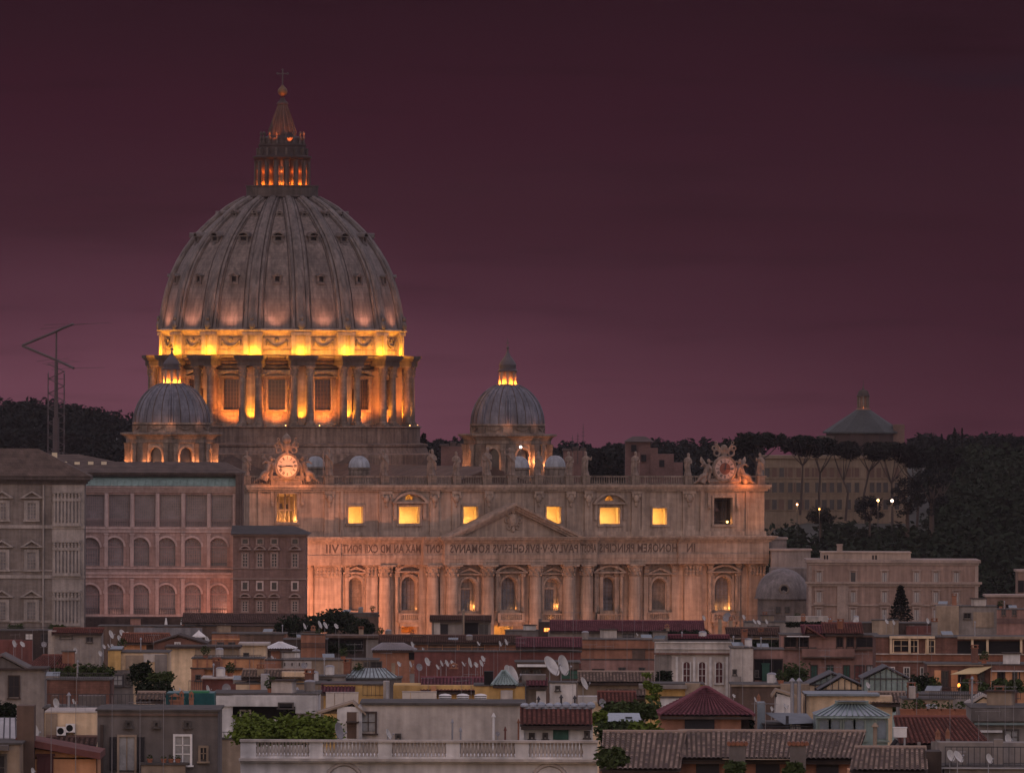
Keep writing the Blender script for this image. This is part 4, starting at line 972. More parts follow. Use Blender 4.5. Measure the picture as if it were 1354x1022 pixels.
def tree(name, label, px, y_top, y_base, d, wpx, kind, seed, group=None, leaf=None, cat='tree'):
    q = random.Random(seed); p = P(px, y_base, d); s = d/F; h = (y_base - y_top)*s; w = wpx*s
    t = thing(name, label, cat, p, q.uniform(0, 6.28), group); tr = MB(); cr_ = MB()
    if kind == 'umbrella':
        zc = h*.84; lx = q.uniform(-.12, .12)*h; fk = q.uniform(.36, .56); mx_ = q.uniform(-.04, .04)*h
        tr.tube([(0,0,-4),(mx_,0,h*.2),(lx*.6+mx_*.5,0,h*fk)], [h*.02, h*.017, h*.013], 7)
        for i in range(6):
            a = i*1.05 + q.uniform(-.5,.5); rr = w*.5*q.uniform(.25, .8); f0 = fk + q.uniform(0, .12); b0 = Vector((lx*.6+mx_*.5, 0, h*fk)); e_ = Vector((lx+rr*math.cos(a), rr*math.sin(a), zc)); m_ = b0.lerp(e_, .5) + Vector((0, 0, -h*.05*q.random()))
            tr.tube([b0, m_, e_], [h*.010, h*.007, h*.004], 5)
        for k in range(3): clumps(cr_, (lx + q.uniform(-.22,.22)*w, q.uniform(-.2,.2)*w, zc + q.uniform(-.04,.05)*h), w*q.uniform(.26,.34), w*.3, h*q.uniform(.09,.15), 16, w*.12, 60, max(.35, w*.03), q, .05)
    elif kind == 'sparse':
        tr.tube([(0,0,-2),(.1*w,0,h*.4),(0,0,h*.95)], [h*.012, h*.01, h*.004], 6)
        for i in range(11):
            a = i*2.4; f = q.uniform(.3, .92); rr = w*.5*q.uniform(.4, 1)*(1.1-f*.55); e_ = (rr*math.cos(a), rr*math.sin(a), h*(f+.12)); tr.tube([(.05*w,0,h*f), e_], [h*.006, h*.002], 4)
            for k in range(3): leaves(cr_, tuple(v*(.6+.22*k) if n_ < 2 else v - .1*h*(1-k*.5)*.3 for n_, v in enumerate(e_)), w*.16, w*.16, h*.055, 26, max(.1, w*.06), q, .05)
    elif kind == 'cypress':
        tr.cyl((0,0,-2), (0,0,h*.3), h*.02, h*.015, 6)
        for i in range(16):
            f = i/15; zz = h*(.06+.92*f); rr = w/2*(1 - f)**.6*(.55+.45*min(1, f*6)); leaves(cr_, (0,0,zz), max(.25, rr), max(.25, rr), h*.07, 60, max(.25, w*.09), q, .3)
    elif kind == 'cone':
        tr.cyl((0,0,-2), (0,0,h*.8), h*.03, h*.01, 6)
        for i in range(9):
            f = i/9; zz = h*(.12+.85*f); rr = w/2*(1-f)*.95+.2
            for j in range(7): a = j*.9+i; leaves(cr_, (rr*.6*math.cos(a), rr*.6*math.sin(a), zz - rr*.1), rr*.45, rr*.45, h*.06, 22, max(.25, w*.05), q, .1)
    else:
        tr.tube([(0,0,-2),(0,0,h*.35),(.1*w,0,h*.6)], [h*.04, h*.03, h*.015], 6)
        for i in range(4): a = i*1.6; tr.tube([(0,0,h*.35), (w*.25*math.cos(a), w*.25*math.sin(a), h*.62)], [h*.02, h*.008], 5)
        clumps(cr_, (0, 0, h*.6), w/2, w/2, h*.4, 38, w*.16, 60, max(.22, w*.032), q, .1)
    tr.build('trunk', BARK, t); cr_.build('crown', leaf or LEAF, t)
    return t
def bush(name, label, px0, px1, y0, y1, d, depth, leaf, seed, per=90, s=.16, cat='plant', group=None):
    q = random.Random(seed); a, b = P(px0, y1, d), P(px1, y0, d); mb = MB(); w_, h_ = b.x-a.x, b.z-a.z
    o = thing(name, label, cat, ((a.x+b.x)/2, d, a.z), 0, group)
    k0 = min(h_*.34, w_*.3); n = max(8, min(90, int(2.6*w_*h_/(k0*k0))))
    for _ in range(n):
        k = k0*q.uniform(.45, 1.1); x = q.uniform(-1, 1); zt = (h_ - k*.9)*(.55 + .45*noise.noise((x*w_*1.3, seed*3.7, 0)) + .25)
        leaves(mb, (x*w_/2, q.uniform(-depth/2, depth/2), q.uniform(k*.3, h_*.8)), k*1.5, k*1.2, k*1.25, int(per*.14), s*1.2, q, .4)
        leaves(mb, (x*max(.05, w_/2-k*.5), q.uniform(-depth/2, depth/2), q.uniform(k*.4, max(k*.5, min(h_-k*.8, zt)))), k*1.15, k, k*.8, int(per*.75), s*1.1, q, .15)
    mb.build('foliage', leaf, o); st = MB()
    st.tube([(0, 0, -.4), (.05, 0, h_*.3), (-.03, 0, h_*.6)], .05, 5)
    st.build('stem', BARK, o); return o
# woods on the hills (masses nobody could count)
def woods(name, label, pxr, dr, n, hr, leaf, seed, keep=lambda px, d: True, s=.9, per=34):
    q = random.Random(seed); mb = MB()
    i = 0
    while i < n:
        px, d = q.uniform(*pxr), q.uniform(*dr)
        if not keep(px, d): continue
        i += 1; x = (px-CX)/F*d; z = ground_z(x, d); h = q.uniform(*hr); w_ = h*q.uniform(.45, .75)
        for j in range(4): leaves(mb, (x+q.uniform(-.4,.4)*w_, d+q.uniform(-.4,.4)*w_, z+h*q.uniform(.35,.75)), w_*.5, w_*.5, h*.3, per, s, q, .3)
    o = mb.build(name, leaf); o['kind'] = 'stuff'; o['label'] = label; o['category'] = 'woods'
woods('hill_woods', 'dark wooded hill under the sky behind the radio mast', (-140, 205), (2750, 3450), 420, (7, 11), LEAF3, 1)
woods('background_woods', 'dark trees on the rise behind the parapet statues', (540, 1000), (2900, 3400), 330, (5, 8), LEAF3, 2)
woods('hillside_woods', 'dark wooded slope below the pale seminary', (1005, 1440), (2200, 2900), 620, (7, 12), LEAF2, 3, lambda px, d: not (px < 1235 and d > 2480))
woods('ridge_woods', 'dark trees along the ridge beside the conical church roof', (1200, 1440), (2950, 3350), 150, (6, 9), LEAF3, 4)
tree('pine', 'tall umbrella pine with wide flat crown right of the dim clock', 1000, 567, 668, 2480, 92, 'umbrella', 11, 'umbrella pines before the seminary')
for i, (px, yt, yb, w_, lab) in enumerate(((1058, 574, 660, 84, 'umbrella pine before the left windows of the pale seminary'), (1083, 577, 672, 80, 'umbrella pine with crossing limbs before the seminary middle'), (1118, 581, 668, 74, 'umbrella pine before the seminary, left of the two street lamps'),
        (1145, 582, 672, 80, 'umbrella pine below the conical church roof'), (1180, 584, 676, 84, 'umbrella pine behind the two street lamps'), (1212, 590, 690, 78, 'dark umbrella pine at the right end of the seminary'), (1246, 592, 700, 84, 'umbrella pine on the slope right of the seminary'))):
    tree('pine', lab, px, yt, yb, 2500+12*i, w_, 'umbrella', 20+i, 'umbrella pines before the seminary')
for i, (px, yt, w_, lab) in enumerate(((1245, 575, 9, 'slim dark cypress on the ridge, leftmost of its row'), (1262, 568, 16, 'broad dark cypress tallest of the row on the ridge'), (1272, 568, 7, 'thin cypress spike right of the broadest cypress'), (1254, 576, 8, 'small cypress left of the broad cypress'), (1287, 582, 7, 'small cypress at the right end of the ridge row'))):
    tree('cypress', lab, px, yt, 612, 2960, w_, 'cypress', 40+i, 'cypresses on the ridge', LEAF3)
for i, (px, yt, w_, lab) in enumerate(((1310, 578, 40, 'round dark tree on the ridge right of the cypresses'), (1338, 573, 52, 'largest round tree at the right end of the ridge'), (1212, 584, 30, 'low dark tree just right of the conical church roof'))):
    tree('oak', lab, px, yt, 615, 2900, w_, 'oak', 50+i, None, LEAF3)
tree('conifer', 'dark conifer peeking out beside the base of the great dome', 560, 568, 640, 2350, 36, 'cone', 60, None, LEAF3)
for i, (px, yt, yb, w_, lab) in enumerate(((1150, 652, 700, 46, 'bushy tree hiding the foot of the seminary below the church'), (1200, 628, 700, 56, 'tall bushy tree covering the right corner of the seminary'), (1085, 668, 700, 40, 'low bushy tree by the orange street lamp'), (1232, 606, 700, 60, 'big dark tree right of the seminary corner'))):
    tree('oak', lab, px, yt, yb, 2455-4*i, w_, 'oak', 70+i, None, LEAF3)
tree('oak', 'dark bushy tree mass behind statues left of the brick tower', 800, 592, 650, 2500, 80, 'oak', 61, None, LEAF3)
tree('oak', 'small dark tree between the brick tower and dim clock', 938, 598, 650, 2500, 34, 'oak', 62, None, LEAF3)
tree('conifer', 'dark cone-shaped tree in front of the long palazzo', 1191, 770, 822, 1560, 34, 'cone', 63, None, LEAF)
for i, (px, yt, yb, w_, lab) in enumerate(((395, 812, 850, 70, 'dark leafy tree below the brick palace, left of its neighbour'), (438, 806, 852, 84, 'large dark leafy tree at the foot of the floodlit facade'), (478, 818, 850, 44, 'small leafy tree at the right edge of the tree clump'))):
    tree('oak', lab, px, yt, yb, 1420-10*i, w_, 'oak', 64+i, 'leafy trees before the facade', LEAF2)

# ================================================================== SKYLINE BUILDINGS
def bld(name, label, cat, px, yb, d, rz=0, group=None):
    p = P(px, yb, d); return thing(name, label, cat, p, rz, group), p, d/F
SEMW = M('seminary_ochre', (0.19, 0.142, 0.10), .9, .25, .1, streak=.25)
SHUT = M('brown_shutter', (0.10, 0.06, 0.045), .8, .2); 
# pale seminary behind the pines
t, p, s = bld('seminary', 'pale ochre four-storey seminary with brown shutters behind the pines', 'building', 1107, 690, 2620)
def loc_(px, y): c = unroll(px, y); return ((c[0]-CX)*s - p.x, H - (c[1]-CY)*s - p.z)
mb = MB(); x0, z1 = loc_(1012, 606); x1, _ = loc_(1200, 606); mb.box(x0, x1, 0, 16, -8, z1); mb.build('wall', SEMW, t)
mb = MB(); mb.box(x0-.6, x1+.6, -.6, 16.6, z1, z1+.8)
for y in (632, 655): z = loc_(1107, y)[1]; mb.box(x0-.1, x1+.1, -.18, .1, z-.2, z+.2)
mb.build('cornice', SEMW, t)
for j, y in enumerate((625, 644.5, 667)):
    for px in (1014.5, 1024, 1033.5, 1045, 1056, 1067, 1081, 1090, 1100, 1110, 1122, 1133, 1153, 1162, 1171, 1186):
        x, z = loc_(px, y); v = MB(); v.box(x-.62, x+.62, -.12, .1, z-1.3, z+1.3); wn = v.build('window', GLASS if int(px*3+j) % 3 else SHUT, t)
        f = MB(); f.box(x-.85, x-.63, -.2, .05, z-1.3, z+1.3); f.box(x+.63, x+.85, -.2, .05, z-1.3, z+1.3); f.box(x-.9, x+.9, -.25, .05, z+1.3, z+1.55); f.box(x-.95, x+.95, -.3, .05, z-1.55, z-1.3); f.build('frame', SEMW, wn)
        if int(px+j) % 4 == 1: f = MB(); f.box(x-1.5, x-.87, -.16, .05, z-1.3, z+1.3); f.build('shutter', SHUT, wn)
# church with conical roof
t, p, s = bld('church', 'round church with grey-green conical roof and lantern on the ridge', 'church', 1141, 640, 2720)
mb = MB(); mb.lathe([(10.2, -8), (10.2, loc_(1141, 572)[1])], 16); mb.build('wall', M('dim_church_brick', (.05,.035,.032), .9, .3, .3), t)
z0, z1 = loc_(1141, 571)[1], loc_(1141, 541.5)[1]; mb = MB(); mb.lathe([(11.2, z0-.4), (11.2, z0), (1.9, z1)], 12); mb.build('roof', M('verdigris_roof', (.045,.05,.05), .7, .25, .3, streak=.3), t)
mb = MB(); zt = loc_(1141, 524)[1]; mb.lathe([(2.0, z1-.3), (2.0, z1+.3), (1.45, z1+.4)], 12); mb.lathe([(1.05, z1), (1.05, zt)], 8); lt = mb.build('lantern', M('dim_brick', (.22,.13,.10), .9, .2), t)
for k in range(8): a = math.pi*k/4; mb = MB(); mb.cyl((1.5*math.cos(a), 1.5*math.sin(a), z1), (1.5*math.cos(a), 1.5*math.sin(a), zt), .22, .22, 6); mb.build('column', TRAVD, lt)
mb = MB(); zz = loc_(1141, 515)[1]; mb.lathe([(1.9, zt), (1.9, zt+.3), (1.6, zt+.4), (1.55, zt+.9), (1.2, zt+1.6), (.4, zz), (.15, zz+.8), (.02, loc_(1141, 508)[1])], 14); mb.cyl((0,0,zz), (0,0,loc_(1141,503)[1]), .07); mb.build('cap', DARKST, lt)
lamp('lantern_lamp', p + Vector((0, -1.7, z1+.5)), 26, DEEP, size=.15)
mb = MB(); x0, za = loc_(1082, 576); x1, _ = loc_(1200, 576); mb.box(x0, loc_(1105, 0)[0], -6, 6, -6, za); mb.build('wing', DARKST, t); mb = MB(); mb.box(loc_(1182, 0)[0], loc_(1197, 0)[0], -6, 4, -6, loc_(1190, 561)[1]); mb.build('side_block', M('dim_church_brick2', (.13,.085,.07), .9, .3, .3), t)
# brick tower house on the skyline and neighbours
DB = M('dusky_brick', (0.15, 0.085, 0.075), .9, .3, .3, course=(.6, .22, .7)); DR = M('dusky_roof', (0.07, 0.05, 0.045), .9, .3, .5)
t, p, s = bld('tower_house', 'dark brick house with small hip-roofed tower on the skyline', 'house', 860, 650, 2300)
mb = MB(); A = lambda a, b, y0, y1, f=0, dp=8: mb.box(loc_(a,0)[0], loc_(b,0)[0], f, f+dp, loc_(800,y1)[1], loc_(800,y0)[1])
A(829, 862, 583.5, 660); A(845, 872, 592, 660, -.5); A(862, 893, 600, 660, -1); A(893, 905, 611, 660, -1.2, 6); mb.build('wall', DB, t)
mb = MB(); x0, z0 = loc_(824.5, 584); x1, z1 = loc_(866, 577); mb.add([(x0,-1,z0),(x1,-1,z0),(x1,9,z0),(x0,9,z0),(x0+2.2,3.5,z1),(x1-2.2,3.5,z1),(x1-2.2,4.5,z1),(x0+2.2,4.5,z1)], [(0,1,5,4),(1,2,6,5),(2,3,7,6),(3,0,4,7),(4,5,6,7),(3,2,1,0)]); mb.build('roof', DR, t)
for px, y in ((838, 592), (851, 605), (875, 612)): x, z = loc_(px, y); v = MB(); v.box(x-.6, x+.6, -1.2, .2, z-.9, z+.7); v.build('window', VOID, t)
for nm, lab, a, b, y0 in (('skyline_house', 'dark flat-topped house between the dome base and smaller dome', 583, 612, 586), ('skyline_house', 'low dark roofs at the tree line right of the smaller dome', 745, 775, 592)):
    t, p, s = bld(nm, lab, 'house', (a+b)/2, 640, 2400); mb = MB(); x0, z1 = loc_(a, y0+4); x1, _ = loc_(b, y0); mb.box(x0, x1, 0, 10, -4, z1); mb.build('wall', DB, t); mb = MB()
    mb.box(x0-.3, x0+(x1-x0)*.35, -.3, 10, z1, z1+.5); mb.box(x0+(x1-x0)*.4, x0+(x1-x0)*.7, 1, 6, z1, z1+1.0); mb.box(x0+(x1-x0)*.75, x1, 0, 5, z1, z1+.7); mb.build('roof', DR, t)
# lamps seen on the hill and in the distance
GL = E('street_lamp_glow', (1, .58, .28), 4); GLW = E('white_lamp_glow', (1, .80, .68), 4)
for px, y, lab, m_, r in ((1161, 661.5, 'left of two warm street lamps glowing before the seminary', GL, .55), (1179.5, 662, 'right of two warm street lamps before the seminary, the brighter', GLW, .62), (1054, 667, 'pale street lamp glowing at the left foot of the seminary', GL, .42), (1083.5, 673, 'small orange street lamp glowing among bushes', E('orange_lamp_glow', (1,.4,.1), 3), .4)):
    p = P(px, y, 2440); t = thing('street_lamp', lab, 'street lamp', (p.x, p.y, p.z-7), 0, 'street lamps on the hillside'); mb = MB(); mb.cyl((0,0,-8),(0,0,6.9),.12,.09,6); mb.build('pole', IRON, t); mb = MB(); mb.ball((0,-.2,7), r*.6); mb.build('globe', m_, t); mb = MB(); mb.cyl((0,0,7.5),(0,0,7.8),.5,.1,8); mb.build('hood', IRON, t)
    lamp('street_light', (p.x, p.y-1.2, p.z), 450, (1, .55, .25), size=.3)
p = P(688.5, 591, 2010); t = thing('lamp_post', 'bright white lamp glowing in front of the smaller dome', 'lamp', p); mb = MB(); mb.ball((0,0,0), .29); mb.build('globe', GLW, t); mb = MB(); mb.cyl((0,0,-8),(0,0,-.3),.09); mb.cyl((0,0,.4),(0,0,.55),.35,.1,8); mb.build('pole', IRON, t); lamp('lamp_light', P(688.5, 591.5, 2009), 120, (1,.7,.45), size=.3)

# ================================================================== RADIO MAST
t, p, s = bld('radio_mast', 'tall lattice radio mast with angled dipole booms on the left skyline', 'radio mast', 74, 606, 2150)
p.z -= 3; t.location = p
mb = MB(); z0, z1 = -2, loc_(74, 494)[1]
wd = 1.75
for sx in (-1, 1):
    for sy in (-1, 1): mb.cyl((sx*wd, sy*wd, z0), (sx*wd, sy*wd, z1), .07, .07, 5)
z = z0
while z < z1 - 1:
    for sx in (-1, 1):
        mb.cyl((sx*wd, -wd, z), (sx*wd, wd, z+1.6), .06, .06, 4); mb.cyl((-wd, sx*wd, z), (wd, sx*wd, z+1.6), .06, .06, 4); mb.cyl((-wd, sx*wd, z+1.6), (wd, sx*wd, z+3.2), .05, .05, 4) if False else mb.cyl((wd, sx*wd, z+1.6), (-wd, sx*wd, z+3.2), .06, .06, 4)
    mb.cyl((-wd, -wd, z), (wd, -wd, z), .06, .06, 4); z += 3.2
STEEL = M('mast_steel', (0.07, 0.055, 0.06), .6, .2); mb.build('lattice', STEEL, t)
mb = MB(); mb.cyl((0,0,z0), (0,0,loc_(74, 552)[1]), .75, .7, 10); mb.cyl((0,0,loc_(74, 552)[1]), (0,0,loc_(74,477)[1]), .42, .38, 10); mb.cyl((0,0,loc_(74,477)[1]), (0,0,loc_(74,437)[1]), .22, .18, 8); mb.build('pole', STEEL, t)
bm_ = MB(); pts = [loc_(98.5, 429), loc_(82, 435), loc_(74, 438.5), loc_(29, 457), loc_(74, 476), loc_(99, 487)]
ys = [-6, -3, 0, 0, 0, -6]
bm_.tube([(x, y, z) for (x, z), y in zip(pts, ys)], .3, 5); bm_.build('boom', STEEL, t)
def whip(a, b): mb.cyl((loc_(*a)[0], -5, loc_(*a)[1]), (loc_(*b)[0], -5, loc_(*b)[1]), .045, .03, 4)
for a, b in (((60,430),(99,428)),((98,429),(150,427)),((55,435),(85,432.5)),((84,432),(117,428.5)),((99,487),(140,486)),((70,489),(99,486)),((58,481),(100,477)),((74,476),(93,474)),((50,478),(72,475)),((62,483),(108,478))): mb = MB(); whip(a, b); mb.build('dipole', STEEL, t)

# ================================================================== PALACES ON THE LEFT
GREYW = M('palace_grey', (0.235, 0.20, 0.18), .9, .3, .15, streak=.35, course=(1.2, .35, .8)); GREYT = M('palace_trim', (0.33, 0.29, 0.265), .9, .3, .3, streak=.3)
PINK = M('loggia_pink', (0.42, 0.285, 0.245), .88, .28, .2, streak=.3, course=(1.5, .4, .88)); PINKT = M('loggia_trim', (0.50, 0.375, 0.34), .88, .25, .3, streak=.25)
ROOFB = M('palace_tiles', (0.105, 0.075, 0.062), .92, .45, .6, course=(.45, .5, .55)); GREENC = M('verdigris_copper', (0.19, 0.265, 0.235), .65, .25, .2, streak=.3)
LGL = M('loggia_glass', (0.225, 0.195, 0.20), .3, .45, .4, spec=.5)
# grey palace
t, p, s = bld('palace', 'grey-brown palace with hipped roof and pedimented windows, far left', 'palace', 20, 905, 1840)
X = lambda px: loc_(px, 700)[0]; ZZ = lambda y: H - (unroll(40, y)[1]-CY)*s - p.z
mb = MB(); mb.box(X(-70), X(111), 0, 8, -3, ZZ(632)); mb.build('wall', GREYW, t)
mb = MB(); e0, e1 = ZZ(632), ZZ(593); x0, x1 = X(-76), X(120); xr = X(62)
mb.add([(x0,-1.5,e0+.4),(x1,-1.5,e0+.4),(x1,10,e0+.4),(x0,10,e0+.4),(x0,4.5,e1),(X(48),4.5,e1)], [(0,1,5,4),(1,2,5),(2,3,4,5),(3,2,1,0),(0,4,3)]); mb.build('roof', ROOFB, t)
mb = MB()
for z0, z1, e in ((ZZ(640), ZZ(636.5), .35), (ZZ(636.5), ZZ(634), .7), (ZZ(634), e0+.38, 1.25)): mb.box(X(-70)-e, X(111)+e, -e, 9, z0, z1)
mb.build('cornice', DARKST, t)
mb = MB()
for y0, y1 in ((694, 698.5), (760, 764.5)): mb.box(X(-70)-.1, X(111)+.15, -.3, .2, ZZ(y1), ZZ(y0))
for y0, y1 in ((753, 755), (820, 823)): mb.box(X(-70)-.08, X(111)+.12, -.18, .2, ZZ(y1), ZZ(y0))
mb.build('string_course', GREYT, t)
mb = MB(); mb.box(X(56), X(58.5), -.22, .2, -3, ZZ(641)); mb.box(X(69), X(111)+.05, -.12, .2, -3, ZZ(641)); mb.cyl((X(57.5),-.4,0), (X(57.5),-.4,ZZ(641)), .14); mb.build('quoin', GREYT, t)
for yr in ((665, 686, 658), (730, 752, 720), (796, 818, 786)):
    for px in (-35, 2.5, 42):
        a, b, c, d = X(px-5.5), X(px+5.5), ZZ(yr[1]), ZZ(yr[0]); v = MB(); v.box(a, b, -.1, .2, c, d); wn = v.build('window', GLASSG, t); f = MB()
        f.box(a-.65, a-.01, -.35, .1, c-.2, d+.4); f.box(b+.01, b+.65, -.35, .1, c-.2, d+.4); f.box(a-.64, b+.64, -.34, .1, d+.02, d+.5); f.box(a-.8, b+.8, -.5, .1, c-.5, c-.2)
        tri_ped(f, (a+b)/2, (b-a)/2+1.25, d+1.1, 1.2, -.7, .1, .3); f.build('frame', GREYT, wn); muntins(a, b, c, d, -.1, 3, 5, .05).build('glazing_bar', GREYT, wn)
    a, b, c, d = X(72), X(105), ZZ(yr[1]+3), ZZ(yr[0]-2)        # glazed screens on the corner bay
    v = MB(); v.box(a, b, -.3, .2, c, d); wn = v.build('screen', GLASSG, t); f = MB()
    for i in range(8): x = a+(b-a)*i/7; f.box(x-.18, x+.18, -.55, -.1, c-.3, d+1.2); f.ball((x, -.4, d+1.3), .28)
    f.box(a-.3, b+.3, -.7, .1, d+.1, d+.6); f.box(a-.3, b+.3, -.7, .1, d+1.6, d+2.0); f.box(a-.3, b+.3, -.7, .1, c-.9, c-.3); f.build('frame', GREYT, wn)
# loggia wing
t, p, s = bld('loggia_wing', 'pink palace wing with three glazed loggia storeys and green copper eaves', 'palace', 200, 905, 1880)
X = lambda px: loc_(px, 700)[0]; ZZ = lambda y: H - (unroll(215, y)[1]-CY)*s - p.z
xa, xb = X(100), X(311.5)
bays = [108, 141.5, 175.5, 209, 243, 277, 311]      # bay limits
mb = MB(); hs = []
arches = [(119, 13), (151.5, 12), (185.5, 12), (220, 12), (254, 12), (288.5, 12)]
for yt, yb in ((711, 748), (773, 812)):
    for c, hw in arches: hs.append((X(c-hw), X(c+hw), ZZ(yb), ZZ(yt), True))
for a, b in zip(bays, bays[1:]): hs.append((X(a+2.6), X(b-2.6), ZZ(696), ZZ(654), False))
wall_holes(mb, xa, xb, -3, ZZ(645), 0, .9, hs); mb.add([(xb,0,-3),(xb,18,-3),(xb,18,ZZ(645)),(xb,0,ZZ(645))], [(0,1,2,3)]); mb.build('wall', PINK, t)
mb = MB()
for y0, y1, e in ((697, 699.5, .45), (699.5, 704, .2), (750, 752, .2), (756.5, 759.5, .5), (759.5, 764, .25), (812.5, 815, .4), (645, 648, .7), (642.5, 645, 1.1), (648, 651, .3)): mb.box(xa, xb+e*.6, -e, .3 if y0 != 642.5 else 4, ZZ(y1)+.01, ZZ(y0))
mb.build('string_course', PINKT, t)
for b in bays[1:]:
    for y0, y1 in ((705, 749.5), (765, 812)): mb = MB(); mb.box(X(b-3.2), X(b+1.4), -.28, .1, ZZ(y1), ZZ(y0)); mb.box(X(b-4), X(b+2.2), -.42, .1, ZZ(y0+2.2), ZZ(y0)-.01); mb.build('pilaster', PINKT, t)
    mb = MB(); mb.lathe([(.42, ZZ(697)), (.4, ZZ(652))], 8, cx=X(b-.8), cy=-.25); mb.build('column', PINKT, t)
for k, (c, hw) in enumerate(arches):
    for yt, yb in ((711, 748), (773, 812)):
        a, b, z0, z1 = X(c-hw), X(c+hw), ZZ(yb), ZZ(yt); wn = pane(a, b, z0, z1, .7, True, LGL, t); mu = muntins(a, b, z0, z1, .68, 8, 7, .05, True)
        zc = z1 - (b-a)/2; mu.box(a, b, .5, .68, zc-.16, zc+.1)
        for q in range(1, 6): tt = math.pi*q/6; mu.cyl(((a+b)/2 + .4*math.cos(tt), .62, zc+.4*math.sin(tt)), ((a+b)/2 + (b-a)*.49*math.cos(tt), .62, zc+(b-a)*.49*math.sin(tt)), .05, .05, 4)
        mu.build('glazing_bar', M('loggia_bar', (.30,.22,.21), .8, .2) if 'LB' not in globals() else LB, wn)
        LB = bpy.data.materials['loggia_bar']
        ar = MB(); n = 14; r0, r1 = (b-a)/2+.03, (b-a)/2+.42
        for i in range(n):
            t0, t1 = math.pi*i/n, math.pi*(i+1)/n; m = (a+b)/2
            ar.prism([(m+r0*math.cos(t0), zc+r0*math.sin(t0)), (m+r1*math.cos(t0), zc+r1*math.sin(t0)), (m+r1*math.cos(t1), zc+r1*math.sin(t1)), (m+r0*math.cos(t1), zc+r0*math.sin(t1))], -.22, .02)
        ar.build('archivolt', PINKT, wn)
        if yb == 812:
            r_ = MB(); r_.box(a, b, -.12, .02, z0+1.0, z0+1.1)
            for q in range(9): x = a+(b-a)*q/8; r_.box(x-.03, x+.03, -.1, .0, z0, z0+1.0)
            r_.build('railing', IRON, wn)
for a, b in zip(bays, bays[1:]):
    x0, x1, z0, z1 = X(a+2.6), X(b-2.6), ZZ(696), ZZ(654); wn = pane(x0, x1, z0, z1, .7, False, LGL, t); mu = muntins(x0, x1, z0, z1, .68, 10, 12, .035); mu.box(x0, x1, .45, .68, z0+1.25, z0+1.4)
    for q in range(14): x = x0+(x1-x0)*q/13; mu.box(x-.06, x+.06, .3, .5, z0, z0+1.0)
    mu.box(x0, x1, .25, .55, z0+1.0, z0+1.15); mu.build('glazing_bar', LB, wn)
mb = MB(); z0, z1 = ZZ(642.3), ZZ(628.5); mb.add([(xa,-1.3,z0),(xb+.8,-1.3,z0),(xb+.8,3.2,z1),(xa,3.2,z1),(xa,18,z1-.02),(xb+.8,18,z1-.02)], [(0,1,2,3),(3,2,5,4)])
for i in range(24): x = xa + (xb-xa)*i/23; mb.tube([(x,-1.3,z0+.06),(x,3.2,z1+.06)], .06, 4)
mb.build('copper_eaves', GREENC, t)
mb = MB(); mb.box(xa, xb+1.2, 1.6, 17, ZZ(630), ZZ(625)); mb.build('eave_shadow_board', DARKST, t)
mb = MB(); z0, z1 = ZZ(625), ZZ(611); x0, x1 = X(60), X(323); mb.add([(x0,1.0,z0),(x1,1.0,z0),(x1,19,z0),(x0,19,z0),(x0,8.5,z1),(X(296),8.5,z1)], [(0,1,5,4),(1,2,5),(2,3,4,5),(3,2,1,0),(0,4,3)]); mb.box(x0, x1-.4, 1.2, 18.5, z0-.35, z0-.02); mb.build('roof', ROOFB, t)
for i, px in enumerate((70, 83, 100, 118, 135.5)):
    x, z = loc_(px, (607, 614, 614.5, 614, 614)[i]); mb = MB(); mb.box(x-.5, x+.5, 6.4, 7, z-.6, z+.5 if i else z+1.2); mb.build('skylight', PLASTER, t)
mb = MB(); mb.box(X(311.8), X(321), -2.2, 6, -3, ZZ(627)); mb.box(X(311), X(321.5), -2.5, 6.2, ZZ(627), ZZ(625.5)); mb.cyl((X(318),-2.4,0),(X(318),-2.4,ZZ(627)),.15); mb.build('stair_tower', M('tower_brick', (.12,.085,.075), .9, .3, .3, course=(.7,.25,.7)), t)
mb = MB(); mb.box(X(96), X(330), -9, -1.2, -3, ZZ(815)); mb.build('base_terrace', M('base_brick', (.10,.065,.055), .9, .35, .2, streak=.4, course=(.7,.3,.7)), t)
# back roof behind the grey palace
t2, p2, s2 = bld('palace_roof_house', 'low tiled roof rising behind the grey palace', 'building', 100, 905, 1960)
k = lambda px, y: ((unroll(px,y)[0]-CX)*s2 - p2.x, H - (unroll(px,y)[1]-CY)*s2 - p2.z)
mb = MB(); mb.box(k(30,0)[0], k(150,0)[0], 0, 12, -3, k(90,612)[1]); mb.build('wall', GREYW, t2); mb = MB(); a, b = k(30,612), k(150,601); mb.add([(a[0]-1,-1,a[1]),(b[0]+1,-1,a[1]),(b[0]+1,13,a[1]),(a[0]-1,13,a[1]),(a[0]+5,6,b[1]),(b[0]-7,6,b[1])], [(0,1,5,4),(1,2,5),(2,3,4,5),(3,0,4),(3,2,1,0)]); mb.build('roof', ROOFB, t2)
